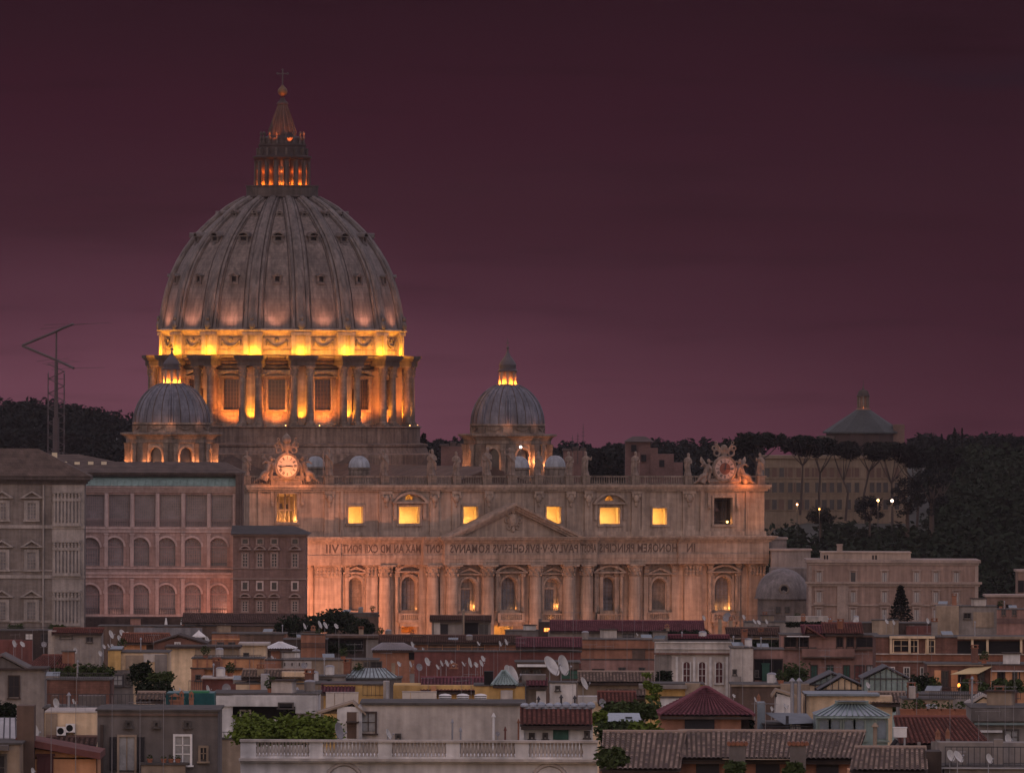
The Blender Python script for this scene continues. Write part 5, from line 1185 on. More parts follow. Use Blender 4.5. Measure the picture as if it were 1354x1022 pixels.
# brick palace between loggia and facade
t, p, s = bld('brick_palace', 'dark red brick palace with hooded windows left of the lit facade', 'palace', 355, 905, 1860)
X = lambda px: loc_(px, 760)[0]; ZZ = lambda y: H - (unroll(357, y)[1]-CY)*s - p.z
BRK = M('palace_brick', (0.235, 0.145, 0.125), .9, .3, .2, streak=.3, course=(.8, .28, .75)); BRT = M('brick_trim', (0.27, .19, .165), .9, .3)
mb = MB(); mb.box(X(308), X(404), 0, 17, -3, ZZ(707)); mb.build('wall', BRK, t)
mb = MB(); mb.box(X(307)-.2, X(405)+.2, -.5, 17.2, ZZ(708.5), ZZ(706)); mb.box(X(307)-.3, X(404)+.3, -.25, .2, ZZ(766), ZZ(764.3)); mb.box(X(307)-.3, X(404)+.3, -.2, .2, ZZ(752), ZZ(751)); mb.build('cornice', BRT, t)
mb = MB(); z0, z1 = ZZ(706), ZZ(695.5); mb.add([(X(305),-1.2,z0),(X(409.5),-1.2,z0),(X(409.5),18,z0),(X(305),18,z0),(X(305),8,z1),(X(387),8,z1)], [(0,1,5,4),(1,2,5),(2,3,4,5),(3,2,1,0),(0,4,3)]); mb.build('roof', M('palace_slate', (.06,.055,.055), .9, .4, .6, course=(.5,.4,.6)), t)
for px in (324, 343.5, 362.5, 390):
    for y0, y1, hood in ((713, 718.5, 0), (732, 749, 1), (770, 779, 2), (795, 808, 1)):
        hw = 3.3 if hood != 2 else 3; a, b, c, d = X(px-hw), X(px+hw), ZZ(y1), ZZ(y0); v = MB(); v.box(a, b, -.08, .2, c, d); wn = v.build('window', GLASS, t); f = MB(); e = .3
        f.box(a-e, a-.01, -.22, .1, c-e, d+e); f.box(b+.01, b+e, -.22, .1, c-e, d+e); f.box(a-.005, b+.005, -.22, .1, d+.01, d+e); f.box(a-.005, b+.005, -.22, .1, c-e, c-.01)
        if hood == 1: seg_ped(f, (a+b)/2, (b-a)/2+.65, d+.9, .7, -.8, .1, .28)
        f.build('frame', PINKT if hood == 2 else BRT, wn)
        if hood == 1: muntins(a, b, c, d, -.09, 2, 4, .05).build('glazing_bar', PINKT, wn)
# side lights at the foot of the loggias
lamp('loggia_floodlight', P(296, 812, 1872), 1900, (1, .33, .20), 'SPOT', aim=P(280, 770, 1882), angle=120, size=.5)
for px in (150, 205, 255): lamp('loggia_floodlight', P(px, 814, 1873.5), 420, (1, .42, .32), 'SPOT', aim=P(px, 770, 1881), angle=140, size=.5)

# ================================================================== PALAZZI ON THE RIGHT
OCH = M('palazzo_ochre', (0.30, 0.205, 0.165), .9, .3, .12, streak=.35); OCT = M('palazzo_trim', (0.33, 0.25, 0.21), .9, .3, .3, streak=.2); SHW = M('pale_shutter', (.30,.27,.25), .7, .2)
t, p, s = bld('palazzo', 'long ochre palazzo with shuttered windows below the wooded slope', 'palazzo', 1180, 900, 1760)
X = lambda px: loc_(px, 780)[0]; ZZ = lambda y: H - (unroll(1180, y)[1]-CY)*s - p.z
mb = MB(); mb.box(X(1070), X(1293), 0, 16, -3, ZZ(742)); mb.build('wall', OCH, t)
mb = MB()
for y0, y1, e in ((740, 744, .5), (744, 747, .2), (769, 772, .7), (772, 775, .35), (799, 801, .3)): mb.box(X(1070)-e, X(1293)+e, -e, 17, ZZ(y1)+.01, ZZ(y0)) if y0 in (740, 744) else mb.box(X(1070)-e, X(1293)+e, -e, .2, ZZ(y1)+.01, ZZ(y0))
mb.build('cornice', OCT, t)
for a_, b_, y_ in ((1107, 1122, 775), (1069, 1073, 748), (1289, 1293.5, 748)): mb = MB(); mb.box(X(a_), X(b_), -.33, .2, -3, ZZ(y_)); mb.build('pilaster', OCT, t)
for px in (1083, 1128, 1169.5, 1212, 1237.5, 1264.5):
    for y0, y1, h_ in ((757, 769, 0), (783, 796, 0), (806, 820, 1)):
        a, b, c, d = X(px-3), X(px+3), ZZ(y1), ZZ(y0); v = MB(); v.box(a, b, -.08, .2, c, d); wn = v.build('window', GLASS, t); f = MB()
        sh_ = 0 if (px == 1128 and y0 == 757) else 1
        if sh_:
            f.box(a+.02, (a+b)/2-.04, -.16, .05, c, d); f.box((a+b)/2+.04, b-.02 if px != 1237.5 else (a+b)/2+.3, -.16, .05, c, d); f.build('shutter', SHW, wn); f = MB()
        f.box(a-.3, a-.01, -.2, .1, c, d+.3); f.box(b+.01, b+.3, -.2, .1, c, d+.3); f.box(a-.4, b+.4, -.3, .1, d+.31, d+.55); f.box(a-.4, b+.4, -.35, .1, c-.3, c-.02)
        if h_: f.box(a-.6, b+.6, -.5, .1, d+.9, d+1.15)
        f.build('frame', OCT, wn)
mb = MB(); mb.box(X(1087), X(1205), 3, 12, ZZ(742), ZZ(731.5)); mb.box(X(1086), X(1206), 2.8, 12.2, ZZ(731.5), ZZ(730)); pe = mb.build('penthouse', M('penthouse_plaster', (.40,.31,.25), .9, .25, .2, streak=.3), t)
for px in (1091, 1094.5, 1155, 1159): v = MB(); v.box(X(px-1), X(px+1), 2.9, 3.1, ZZ(740), ZZ(734.5)); v.build('window', VOID, pe)
mb = MB(); mb.box(X(1108), X(1115), 5, 7, ZZ(732), ZZ(720)); mb.box(X(1107.5), X(1115.5), 4.8, 7.2, ZZ(722), ZZ(720)); mb.build('chimney', OCT, pe)
# apse-like low dome and house just right of the facade
t, p, s = bld('chapel', 'grey chapel with leaded half dome beside the facade corner', 'chapel', 1045, 900, 1790)
X = lambda px: loc_(px, 780)[0]; ZZ = lambda y: H - (unroll(1045, y)[1]-CY)*s - p.z
mb = MB(); mb.lathe([(4.6, -3), (4.6, ZZ(790))], 20, cx=X(1036), cy=5); mb.box(X(1020), X(1070), 1, 14, -3, ZZ(795)); mb.box(X(1020), X(1070), 8, 16, -3, ZZ(752)); mb.build('wall', M('chapel_stone', (.19,.155,.14), .9, .35, .3, streak=.3), t)
mb = MB(); r = 5.0; zz = ZZ(790); mb.lathe([(r*1.03, zz-.3), (r*1.03, zz)] + [(r*math.cos(R(a)), zz + r*1.05*math.sin(R(a))) for a in range(0, 91, 10)], 20, cx=X(1036), cy=5)
d_ = smooth_by_angle(mb.build('half_dome', M('chapel_lead', (.19,.165,.16), .7, .35, .4, streak=.4), t), 30)
mb = MB(); mb.torus((X(1037), .3, ZZ(779)), .8, .25, 16, 6); mb.build('round_window_frame', TRAVD, t); mb = MB(); mb.cyl((X(1037), .2, ZZ(779)), (X(1037), .9, ZZ(779)), .75, .75, 16); mb.build('round_window', VOID, t)
for px, y in ((1029, 806), (1041, 806)): v = MB(); v.box(X(px-3), X(px+3), .3, 1.1, ZZ(y+4), ZZ(y-4)); v.build('window', GLASS, t)
for nm, lab, a, b, y0, y1, d, col in (('low_house', 'small pale house on the slope right of the facade cornice', 1020, 1040, 713, 724, 1990, (.30,.24,.21)), ('garden_wall', 'low pale wall on the slope right of the facade', 1020, 1072, 728, 740, 1960, (.26,.22,.20)), ('low_house', 'dim ochre house at the right edge below the slope', 1305, 1380, 789, 830, 1600, (.22,.14,.11)), ('low_house', 'narrow tall stack house at the very right edge', 1346, 1370, 756, 800, 1640, (.26,.17,.13))):
    t, p, s = bld(nm, lab, 'house' if nm != 'garden_wall' else 'wall', (a+b)/2, 900, d); x0, z1 = loc_(a, y0); x1, _ = loc_(b, y0); mb = MB(); mb.box(x0, x1, 0, 8, -3, z1); mb.build('wall', M('wall_'+str(a), col, .9, .3, .3, streak=.3), t)
    mb = MB(); mb.box(x0-.3, x1+.3, -.3, 8.2, z1, z1+.35); mb.build('coping', OCT, t)
    if d < 1700:
        for px in ((1322, 1334) if a == 1305 else (1350,)):
            x, z = loc_(px, 807 if a == 1305 else 775); v = MB(); v.box(x-.5, x+.5, -.1, .2, z-1, z+1); v.build('window', VOID, t)

# ================================================================== ROOFTOPS IN THE FOREGROUND
SC = [(780,7.6),(800,8),(830,9),(850,10.5),(880,13),(900,14.5),(925,17),(950,19.5),(980,23),(1000,24.5),(1040,27)]
def scl(y):
    for (a, s0), (b, s1) in zip(SC, SC[1:]):
        if a <= y <= b: return s0 + (s1-s0)*(y-a)/(b-a)
    return 27
W = {}
for nm, c, kw in (('cream', (.74,.55,.36), {}), ('pale', (.53,.47,.42), {}), ('white', (.68,.65,.62), {}), ('yellow', (.66,.42,.16), {}), ('orange', (.62,.31,.16), {}), ('terracotta', (.34,.16,.10), {}),
        ('pink', (.33,.185,.15), {}), ('grey', (.27,.235,.21), {}), ('dgrey', (.15,.13,.12), {}), ('tan', (.33,.25,.18), {}), ('brown', (.14,.092,.07), {}), ('umber', (.07,.05,.042), {}), ('maroon', (.17,.065,.055), {})):
    W[nm] = M(nm+'_stucco', c, .92, .35, .18, streak=.34, grime=.5, bump=.2)
W['brick'] = M('red_brick', (.27,.115,.07), .92, .35, .3, streak=.3, course=(.6,.2,.75)); W['dbrick'] = M('old_brick', (.20,.10,.075), .92, .4, .4, streak=.35, course=(.6,.2,.7))
T = {k: tilemat(k+'_tiles', c, 1, 1, v) for k, c, v in (('red', (.15,.058,.045), .35), ('old', (.235,.172,.135), .5), ('maroon', (.155,.055,.065), .25), ('brown', (.11,.065,.052), .4), ('rust', (.20,.085,.055), .35))}
WHITEM = M('white_paint', (.66,.64,.62), .5, .15, 1.0, streak=.2); TEAL = M('teal_sheet', (.03,.12,.12), .5, .3, .5, streak=.2); GREEN = M('green_shutter', (.03,.085,.06), .7, .25, 1)
DISH = M('dish_paint', (.55,.53,.50), .5, .25, 1.2, streak=.25); DISHG = M('dish_grey', (.22,.21,.22), .5, .25, 1.2); CONC = M('concrete_coping', (.10,.088,.08), .95, .4, .5, streak=.4); STEELG = M('galvanised', (.28,.28,.30), .45, .25, .8, metal=.4)
AER = M('aerial_metal', (.22,.205,.205), .5, .2, 1, metal=.3); BLUEG = M('skylight_glass', (.15,.185,.21), .25, .3, .5, spec=.5); GREENG = M('greenhouse_glass', (.25,.33,.31), .3, .35, .5, streak=.3); AWN = M('beige_canvas', (.50,.38,.20), .9, .2, .5); POT = M('terracotta_pot', (.30,.12,.07), .9, .3, 1); BLACK = M('black_door', (.018,.016,.018), .7, .2); PALEG = M('curtained_glass', (.24,.24,.24), .35, .4, .8, spec=.5); DREDD = M('oxblood_door', (.075,.025,.025), .7, .2)
LIT = E('warm_window_light', (1, .25, .05), 3.0)

def tile_grid(a, b, c, d, pitch=.28, row=.36, amp=.09, name='roof', mat=None, parent=None, maxc=90, maxr=26):
    """corrugated tile slope, a-b eave left to right, d-c ridge left to right"""
    a, b, c, d = map(Vector, (a, b, c, d)); wd = max((b-a).length, (c-d).length); ln_ = max((d-a).length, (c-b).length)
    nc = max(3, min(maxc, int(wd/pitch))); nr = max(2, min(maxr, int(ln_/row))); k = 4; n = (b-a).cross(d-a) if (b-a).length > .1 else (c-d).cross(d-a); n.normalize()
    vs = []; uv = []; fs = []; cols = nc*k+1
    for r in range(nr):
        for e in (0, 1):
            v = (r + e)/nr; lift = min(.045, amp*.5)*(1-e)
            for i in range(cols):
                u = i/(nc*k); p = (a.lerp(b, u)).lerp(d.lerp(c, u), v); h = amp*abs(math.cos(math.pi*i/k)) + lift
                vs.append(p + n*h); uv.append((i/k + .001, r + .1 + .8*e))
    for r in range(nr):
        o = 2*r*cols
        for i in range(cols-1): fs.append((o+i, o+i+1, o+cols+i+1, o+cols+i))
        if r < nr-1:
            for i in range(cols-1): fs.append((o+cols+i, o+cols+i+1, o+2*cols+i+1, o+2*cols+i))
    me = bpy.data.meshes.new(name); me.from_pydata([tuple(v) for v in vs], [], fs); me.materials.append(mat)
    l = me.uv_layers.new(name='UVMap')
    for poly in me.polygons:
        v0 = min(poly.vertices); i0 = v0 % cols; r0 = v0 // cols // 2; f = i0 % k
        x = 2*((i0+1)//k) + .5 if f in (0, 3) else 2*(i0//k) + 1.5
        for q in poly.loop_indices: l.data[q].uv = (x, r0 + .5)
    o = bpy.data.objects.new(name, me); COL.objects.link(o)
    if parent: o.parent = parent
    return o

class Ho:
    ALL = []
    """a rooftop building laid out in photo pixels at its own distance"""
    def __init__(h, name, label, px0, px1, yt, depth=8, wall=None, cat='house', yd=None, group=None, cop=True, d=None):
        h.s = scl(yd or yt); h.d = d or F/h.s; h.s = F/h.d; m = (px0+px1)/2; h.m = m
        gz = ground_z((m-CX)/h.s, h.d) - 1.0; h.p = Vector(((unroll(m, yt)[0]-CX)/h.s, h.d, gz)); h.o = thing(name, label, cat, h.p, 0, group); h.depth = depth; h.label = label
        h.wall = wall; h.px0, h.px1, h.yt, h.flat = max(px0, 2), min(px1, 1352), yt, bool(wall and cop); Ho.ALL.append(h)
        if wall:
            mb = MB(); mb.box(h.x(px0), h.x(px1), 0, depth, 0, h.z(yt)); h.w = mb.build('wall', wall, h.o)
            if cop: mb = MB(); mb.box(h.x(px0)-.12, h.x(px1)+.12, -.12, depth+.12, h.z(yt), h.z(yt)+.09); mb.build('coping', CONC, h.o)
    def x(h, px): return (px - h.m)/h.s
    def z(h, y): return H - (unroll(h.m, y)[1]-CY)/h.s - h.p.z
    def block(h, px0, px1, y0, y1, mat, f=-.3, dp=4, name='wall', par=None, cop=False):
        mb = MB(); mb.box(h.x(px0), h.x(px1), f, f+dp, h.z(y1) if y1 else 0, h.z(y0)); o = mb.build(name, mat, par or h.o)
        if cop: mb = MB(); mb.box(h.x(px0)-.1, h.x(px1)+.1, f-.1, f+dp+.1, h.z(y0), h.z(y0)+.12); mb.build('coping', CONC, o)
        return o
    def win(h, a, b, y0, y1, mat=None, fr=None, sh=None, f=0, bars=(1, 2), arch=False, name='window'):
        x0, x1, z0, z1 = h.x(a), h.x(b), h.z(y1), h.z(y0); fr = fr or CONC
        o = pane(x0, x1, z0, z1, f-.06, arch, mat or GLASS, h.o, name); g = MB(); e = .12
        g.box(x0-e, x0, f-.16, f+.05, z0-e, z1+(0 if arch else e)); g.box(x1, x1+e, f-.16, f+.05, z0-e, z1+(0 if arch else e)); g.box(x0-e*1.6, x1+e*1.6, f-.24, f+.05, z0-e*1.8, z0-e)
        if not arch: g.box(x0, x1, f-.16, f+.05, z1, z1+e)
        for i in range(1, bars[0]+1 if bars[0] > 0 else 1): x = x0+(x1-x0)*i/(bars[0]+1); g.box(x-.03, x+.03, f-.1, f-.05, z0, z1 - ((x1-x0)*.12 if arch else 0))
        for i in range(1, bars[1]): z = z0+(z1-z0)*i/bars[1]; g.box(x0+.01, x1-.01, f-.1, f-.05, z-.025, z+.025)
        g.build('frame', fr, o)
        if sh:
            for s in (-1, 1):
                g = MB(); w_ = (x1-x0)*.5; q0, q1 = (x0-w_-e, x0-e-.01) if s < 0 else (x1+e+.01, x1+w_+e); g.box(q0, q1, f-.14, f-.02, z0, z1)
                for i in range(8): zz = z0+(z1-z0)*(i+.5)/8; g.box(q0+.05, q1-.05, f-.17, f-.14, zz-.03, zz+.03)
                g.build('shutter', sh, o)
        return o
    def door(h, a, b, y0, y1, mat, f=0, name='door'):
        x0, x1, z0, z1 = h.x(a), h.x(b), h.z(y1), h.z(y0); mb = MB(); mb.box(x0, x1, f-.08, f+.1, z0, z1); o = mb.build(name, mat, h.o); g = MB()
        n = max(2, int((x1-x0)/.35))
        for i in range(n+1): x = x0+(x1-x0)*i/n; g.box(x-.03, x+.03, f-.12, f-.07, z0, z1)
        g.box(x0-.1, x1+.1, f-.14, f+.05, z1, z1+.12); g.build('frame', mat, o); return o
    def slope(h, a, b, yt, yb, mat, dp=6, f=-.6, a2=None, b2=None, under=True):
        a2 = a if a2 is None else a2; b2 = b if b2 is None else b2
        r = tile_grid((h.x(a), f, h.z(yb)), (h.x(b), f, h.z(yb)), (h.x(b2), f+dp, h.z(yt)), (h.x(a2), f+dp, h.z(yt)), mat=mat, parent=h.o)
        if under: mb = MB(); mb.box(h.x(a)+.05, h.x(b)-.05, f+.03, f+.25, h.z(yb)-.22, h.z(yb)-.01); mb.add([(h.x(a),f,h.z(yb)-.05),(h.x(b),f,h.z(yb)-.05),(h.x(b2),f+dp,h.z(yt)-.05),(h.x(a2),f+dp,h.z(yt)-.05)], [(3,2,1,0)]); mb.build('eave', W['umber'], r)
        mb = MB(); mb.cyl((h.x(a2), f+dp, h.z(yt)+.06), (h.x(b2), f+dp, h.z(yt)+.06), .13, .13, 6); mb.build('ridge', mat, r); return r
    def gable(h, a, m_, b, ya, ye, mat, dp=None, f=-.3, wall=None, th=.18):
        dp = dp or h.depth; A, Mx, B, za, ze = h.x(a), h.x(m_), h.x(b), h.z(ya), h.z(ye)
        if wall: mb = MB(); mb.prism([(A+.2, ze), (B-.2, ze), (Mx, za-.12)], .02, dp); mb.build('gable', wall, h.o)
        mb = MB()
        mb.prism([(A-.2, ze-.08), (Mx, za-.0), (Mx, za+th), (A-.2, ze+th-.08)], f, dp); mb.prism([(Mx, za), (B+.2, ze-.08), (B+.2, ze+th-.08), (Mx, za+th)], f, dp)
        return mb.build('roof', mat, h.o)
    def hip(h, a, b, m0, m1, ya, ye, mat, dp, f=-.5):
        A, B, M0, M1, za, ze = h.x(a), h.x(b), h.x(m0), h.x(m1), h.z(ya), h.z(ye); yb = f+dp; ym = f+dp/2
        r = tile_grid((A,f,ze),(B,f,ze),(M1,ym,za),(M0,ym,za), mat=mat, parent=h.o)
        tile_grid((B,f,ze),(B,yb,ze),(M1,ym,za),(M1,ym,za), mat=mat, parent=r, name='slope'); tile_grid((A,yb,ze),(A,f,ze),(M0,ym,za),(M0,ym,za), mat=mat, parent=r, name='slope'); tile_grid((B,yb,ze),(A,yb,ze),(M0,ym,za),(M1,ym,za), mat=mat, parent=r, name='slope')
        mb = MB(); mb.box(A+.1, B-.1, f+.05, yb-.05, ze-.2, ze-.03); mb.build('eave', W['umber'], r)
        mb = MB()
        for p, q in (((A,f,ze),(M0,ym,za)), ((B,f,ze),(M1,ym,za)), ((M0,ym,za),(M1+.01,ym,za))): mb.cyl(Vector(p)+Vector((0,0,.08)), Vector(q)+Vector((0,0,.08)), .11, .11, 6)
        mb.build('ridge', mat, r); return r
    def rail(h, a, b, y0, y1, f=-.05, step=.16, mat=None, name='railing'):
        mb = MB(); x0, x1, z0, z1 = h.x(a), h.x(b), h.z(y1), h.z(y0); n = min(140, max(2, int((x1-x0)/step)))
        for i in range(n+1): x = x0+(x1-x0)*i/n; mb.box(x-.018, x+.018, f-.018, f+.018, z0, z1)
        mb.box(x0-.02, x1+.02, f-.03, f+.03, z1, z1+.05); mb.box(x0-.02, x1+.02, f-.028, f+.028, z0+.08, z0+.12); return mb.build(name, mat or IRON, h.o)
    def band(h, a, b, y0, y1, mat, e=.15, name='band', f=0):
        mb = MB(); mb.box(h.x(a), h.x(b), f-e, f+.1, h.z(y1), h.z(y0)); return mb.build(name, mat, h.o)

PROPS = []
def reg(o, look, host, px): PROPS.append((o, look, host, px))
DISH_MESH = {}
def dish(px, y, size, host, yd=None, turn=66, tilt=22, mat=None, look='white satellite dish', base=None):
    """size = height of the reflector in photo pixels, y = its centre"""
    d = F/scl(yd or (y+size*.7)); s = d/F; r = size*s/2; p = P(px, y, d)
    t = thing('satellite_dish', '', 'satellite dish', p, 0, 'satellite dishes on the roofs'); reg(t, look, host, px)
    mx = Matrix.Rotation(R(turn), 4, 'Z') @ Matrix.Rotation(R(-tilt), 4, 'X'); mb = MB(); mb.m = mx
    n = 20; vs = [(0, 0, 0)]; fs = []
    for side in (0, 1):
        for q in (.35, .7, 1.0):
            for i in range(n): a = 2*math.pi*i/n; vs.append((q*r*.92*math.cos(a), .0 - .28*r*q*q + side*.05*r, q*r*math.sin(a)))
    vs.append((0, .05*r, 0)); c2 = len(vs)-1
    for side, off in ((0, 1), (1, 1+3*n)):
        for i in range(n):
            j = (i+1) % n
            fs.append((0 if not side else c2, off+i, off+j)[::1 if not side else -1])
            for k in (0, 1): fs.append((off+k*n+i, off+(k+1)*n+i, off+(k+1)*n+j, off+k*n+j)[::1 if not side else -1])
    for i in range(n): j = (i+1) % n; fs.append((1+2*n+i, 1+3*n+2*n+i, 1+3*n+2*n+j, 1+2*n+j))
    mb.add(vs, fs); smooth_by_angle(mb.build('reflector', mat or DISH, t), 50)
    ar = MB(); ar.m = mx; ar.tube([(0, -.25*r, -.95*r), (0, -1.0*r, -.35*r)], max(.02, .035*r), 5); ar.ball((0, -1.02*r, -.3*r), .1*r+.02); ar.build('feed_arm', STEELG, t)
    m2 = MB(); m2.cyl((0, .12*r+.05, -.2*r), (0, .14*r+.05, -(base or (r+1.3))), max(.025, .05*r), None, 6); m2.cyl((0,.02,0),(0,.14*r+.05,-.25*r), .06*r+.02, None, 6); m2.build('mast', STEELG, t); return t
def aerial(px, y0, y1, host, kind=0, yd=None, look=None, r=.017):
    d = F/scl(yd or y1); s = d/F; p = P(px, y1, d); h = (y1-y0)*s; q = random.Random(int(px*7+y0))
    t = thing('tv_aerial', '', 'aerial', p, q.uniform(-.5,.5), 'television aerials on the roofs'); reg(t, look or ('thin bare mast','tv aerial with crossbars','tall aerial with two booms')[kind], host, px)
    mb = MB(); mb.cyl((0,0,-1.2), (0,0,h), r*1.25, r*.8, 5); mb.build('mast', AER, t)
    bm = MB(); any_ = False
    for lv in range(kind):
        z = h*(1 - .04 - .16*lv); L_ = q.uniform(.5, .9); a = q.uniform(-.6, .6); dx, dy = math.cos(a), math.sin(a); any_ = True
        bm.cyl((-dx*L_, -dy*L_, z), (dx*L_, dy*L_, z+.03), r*.7, None, 4)
        for i in range(6):
            f = -1 + 2*i/5; e = .34 - .03*i; bm.cyl((dx*L_*f - dy*e, dy*L_*f + dx*e, z), (dx*L_*f + dy*e, dy*L_*f - dx*e, z), r*.45, None, 4)
        bm.cyl((dx*L_*.9, dy*L_*.9, z-.28), (dx*L_*.9, dy*L_*.9, z+.28), r*.5, None, 4)
    if any_: bm.build('boom', AER, t)
    return t
def chimney(px, y0, y1, w, host, mat=None, cap=True, look='chimney', yd=None):
    d = F/scl(yd or y1) ; s = d/F; p = P(px, y1, d); h = (y1-y0)*s; hw = w*s/2
    t = thing('chimney', '', 'chimney', p, 0, 'chimneys on the roofs'); reg(t, look, host, px)
    mb = MB(); mb.box(-hw, hw, -hw*.8, hw*.8, -1.5, h); mb.build('stack', mat or W['tan'], t)
    mb = MB(); mb.box(-hw*1.2, hw*1.2, -hw, hw, h, h+.12)
    if cap:
        for x in (-.6, .6): mb.box(x*hw-.06, x*hw+.06, -hw*.6, hw*.6, h+.12, h+.35)
        mb.prism([(-hw*1.25, h+.35), (hw*1.25, h+.35), (0, h+.6)], -hw, hw)
    mb.build('cap', W['terracotta'] if cap else CONC, t); return t
def pipe(px, y0, y1, host, look='metal flue pipe', mat=None, r=.09, yd=None):
    d = F/scl(yd or y1); s = d/F; p = P(px, y1, d); h = (y1-y0)*s
    t = thing('flue_pipe', '', 'pipe', p, 0, 'flue pipes on the roofs'); reg(t, look, host, px); mb = MB(); mb.cyl((0,0,-1),(0,0,h-.25), r, None, 8); mb.build('pipe', mat or STEELG, t); mb = MB(); mb.cyl((0,0,h-.25),(0,0,h-.2), r*1.9, None, 8); mb.cyl((0,0,h-.2),(0,0,h), r*1.7, r*.4, 8); mb.build('cowl', mat or STEELG, t); return t

# ---------------- far rows at the foot of the basilica
h = Ho('terrace_house', 'low brown house with red shed roof under the grey palace', 72, 134, 837, 7, W['grey'], cop=False); h.slope(68, 136, 832, 837.5, T['red'], 6); h.win(115, 122, 843, 848, BLACK); h.win(80, 95, 838.5, 843); h.block(63, 74, 834, None, W['pale'], 1, 3)
h = Ho('roof_terrace', 'cluttered dark roof terrace below the left end of the grey palace', -20, 68, 834, 8, W['umber']); h.rail(-18, 66, 829, 834); h.win(34, 43, 838, 845, WHITEM); h.block(0, 30, 845, None, W['maroon'], -3, 2.5); h.block(16, 45, 845.5, None, W['maroon'], -4, .9); h.win(55, 64, 838, 848, BLACK)
h = Ho('terrace_building', 'long dark terrace below the pink loggia wing with pale screen', 130, 285, 828, 8, W['brown'], yd=815); h.block(178, 268, 829, None, M('grey_screen', (.20,.19,.20), .8, .3, .5, streak=.4), -3, .4, 'screen'); h.win(205, 215, 823+6, 836, VOID)
h = Ho('tiled_house', 'dark tiled roof stretching under the brick palace', 285, 420, 828, 9, W['brown'], yd=815, cop=False); h.slope(240, 405, 813, 824, T['brown'], 8)
h = Ho('shack', 'brown shed with dark roof and door before the facade columns', 571, 649, 820, 6, W['grey'], cop=False, yd=834); h.slope(568, 650, 815.5, 820.5, T['brown'], 6); h.block(574, 582, 820.5, None, W['pale'], -.25, 1); h.door(583, 592, 826, 843, BLACK); h.door(612, 632, 824, 843, VOID); h.door(634, 645, 826, 843, GLASS)
h = Ho('tiled_house', 'long dark maroon tiled roof before the right facade columns', 725, 935, 835, 9, W['grey'], cop=False, yd=836); h.slope(727, 932, 823, 835, T['maroon'], 9); h.win(802, 815, 838, 843); h.win(824, 838, 837, 843)
h = Ho('dark_block', 'dark flat block with one orange lit window before the portico', 668, 742, 834, 6, W['dgrey'], yd=830); b_ = h.block(712, 730, 822, None, W['umber'], -.4, 3); v = MB(); v.box(h.x(719.5), h.x(726.5), -.48, -.3, h.z(834.5), h.z(830)); v.build('lit_window', LIT, h.o); v = MB(); v.box(h.x(722.7), h.x(723.3), -.55, -.45, h.z(834.5), h.z(830)); v.build('glazing_bar', IRON, h.o); h.block(712, 716, 818, 822, W['dgrey'], 0, .5, 'chimney')
h = Ho('long_house', 'low brown house at the facade foot behind the leafy trees', 440, 500, 811, 6, W['brown'], d=1640); h.win(452, 460, 818, 824); h.win(475, 483, 818, 824); h.band(438, 502, 812, 815, CONC)
h = Ho('flat_roof_house', 'grey parapet house with dishes at the right facade corner', 985, 1110, 823, 9, W['grey'], yd=822); h.rail(985, 1050, 814, 822); h.block(1040, 1095, 815, None, W['pale'], 1, 3); h.win(1015, 1030, 828, 834); h.win(1060, 1070, 829, 836)
h = Ho('flat_roof_house', 'low brownish house with cluttered roof under the cone-shaped tree', 1110, 1240, 824, 9, W['umber'], yd=824); h.block(1153, 1188, 820, None, W['tan'], -.5, 3, cop=True); h.block(1198, 1235, 827, None, W['maroon'], -1.5, 2); h.win(1202, 1209, 826.5, 834, PALEG)
h = Ho('grey_block', 'grey concrete roof block with single small window at the right', 1240, 1318, 802, 7, W['grey'], cat='building', yd=845); h.block(1238, 1268, 801, None, W['tan'], -.35, 3); h.win(1275, 1283, 811, 817, VOID); h.block(1287, 1314, 809, 829, W['tan'], -.15, .1)
h = Ho('red_block', 'dull red building at the right edge behind the concrete block', 1315, 1400, 806, 7, W['pink'], cat='building', yd=820); h.win(1325, 1329, 806, 813); h.win(1339, 1343, 806, 813); h.rail(1310, 1356, 818, 824, -.4)
# ---------------- second row
h = Ho('orange_house', 'orange house with red tiled roof and dark door on the left', 160, 216, 850, 7, W['orange'], cop=False, yd=856); h.slope(159, 232, 839.5, 850, T['rust'], 7, b2=222); h.door(194, 203, 851, 863, W['umber'])
h = Ho('gabled_house', 'brown house with low dark gable beside the orange house', 204, 272, 851, 8, W['dbrick'], cop=False, yd=857); h.gable(203, 236, 272, 840.5, 851, W['umber'], wall=W['dbrick']); h.win(232, 237.5, 850, 854.5, PALEG, WHITEM)
h = Ho('terrace_house', 'row of brown and orange terrace rooms under the dark trees', 280, 378, 838, 8, W['terracotta'], yd=848); h.block(317, 375, 839, None, W['brown'], -.4, 2, cop=True); h.win(288, 295, 850, 854, BLACK); h.win(303, 310, 850, 854, BLACK); h.band(280, 318, 844, 846, W['orange'])
h = Ho('red_terrace', 'dull red terrace with dark opening left of the facade trees', 375, 432, 846, 8, W['umber'], yd=850); h.block(398, 430, 839, None, W['terracotta'], -.5, 3, cop=True); h.rail(380, 430, 850, 856, -.7)
h = Ho('pavilion', 'brick pavilion under a bright white tent-like hip roof', 352, 391, 858, 5, W['terracotta'], cop=False, yd=862); h.hip(350.5, 392, 368, 372, 850.5, 858, M('white_sheet_roof', (.62,.62,.63), .6, .15, .5), 5); h.block(370, 372, 858, None, W['brown'], -.2, .2); h.block(352, 358, 858.5, None, W['umber'], -.1, .3)
del_ = None
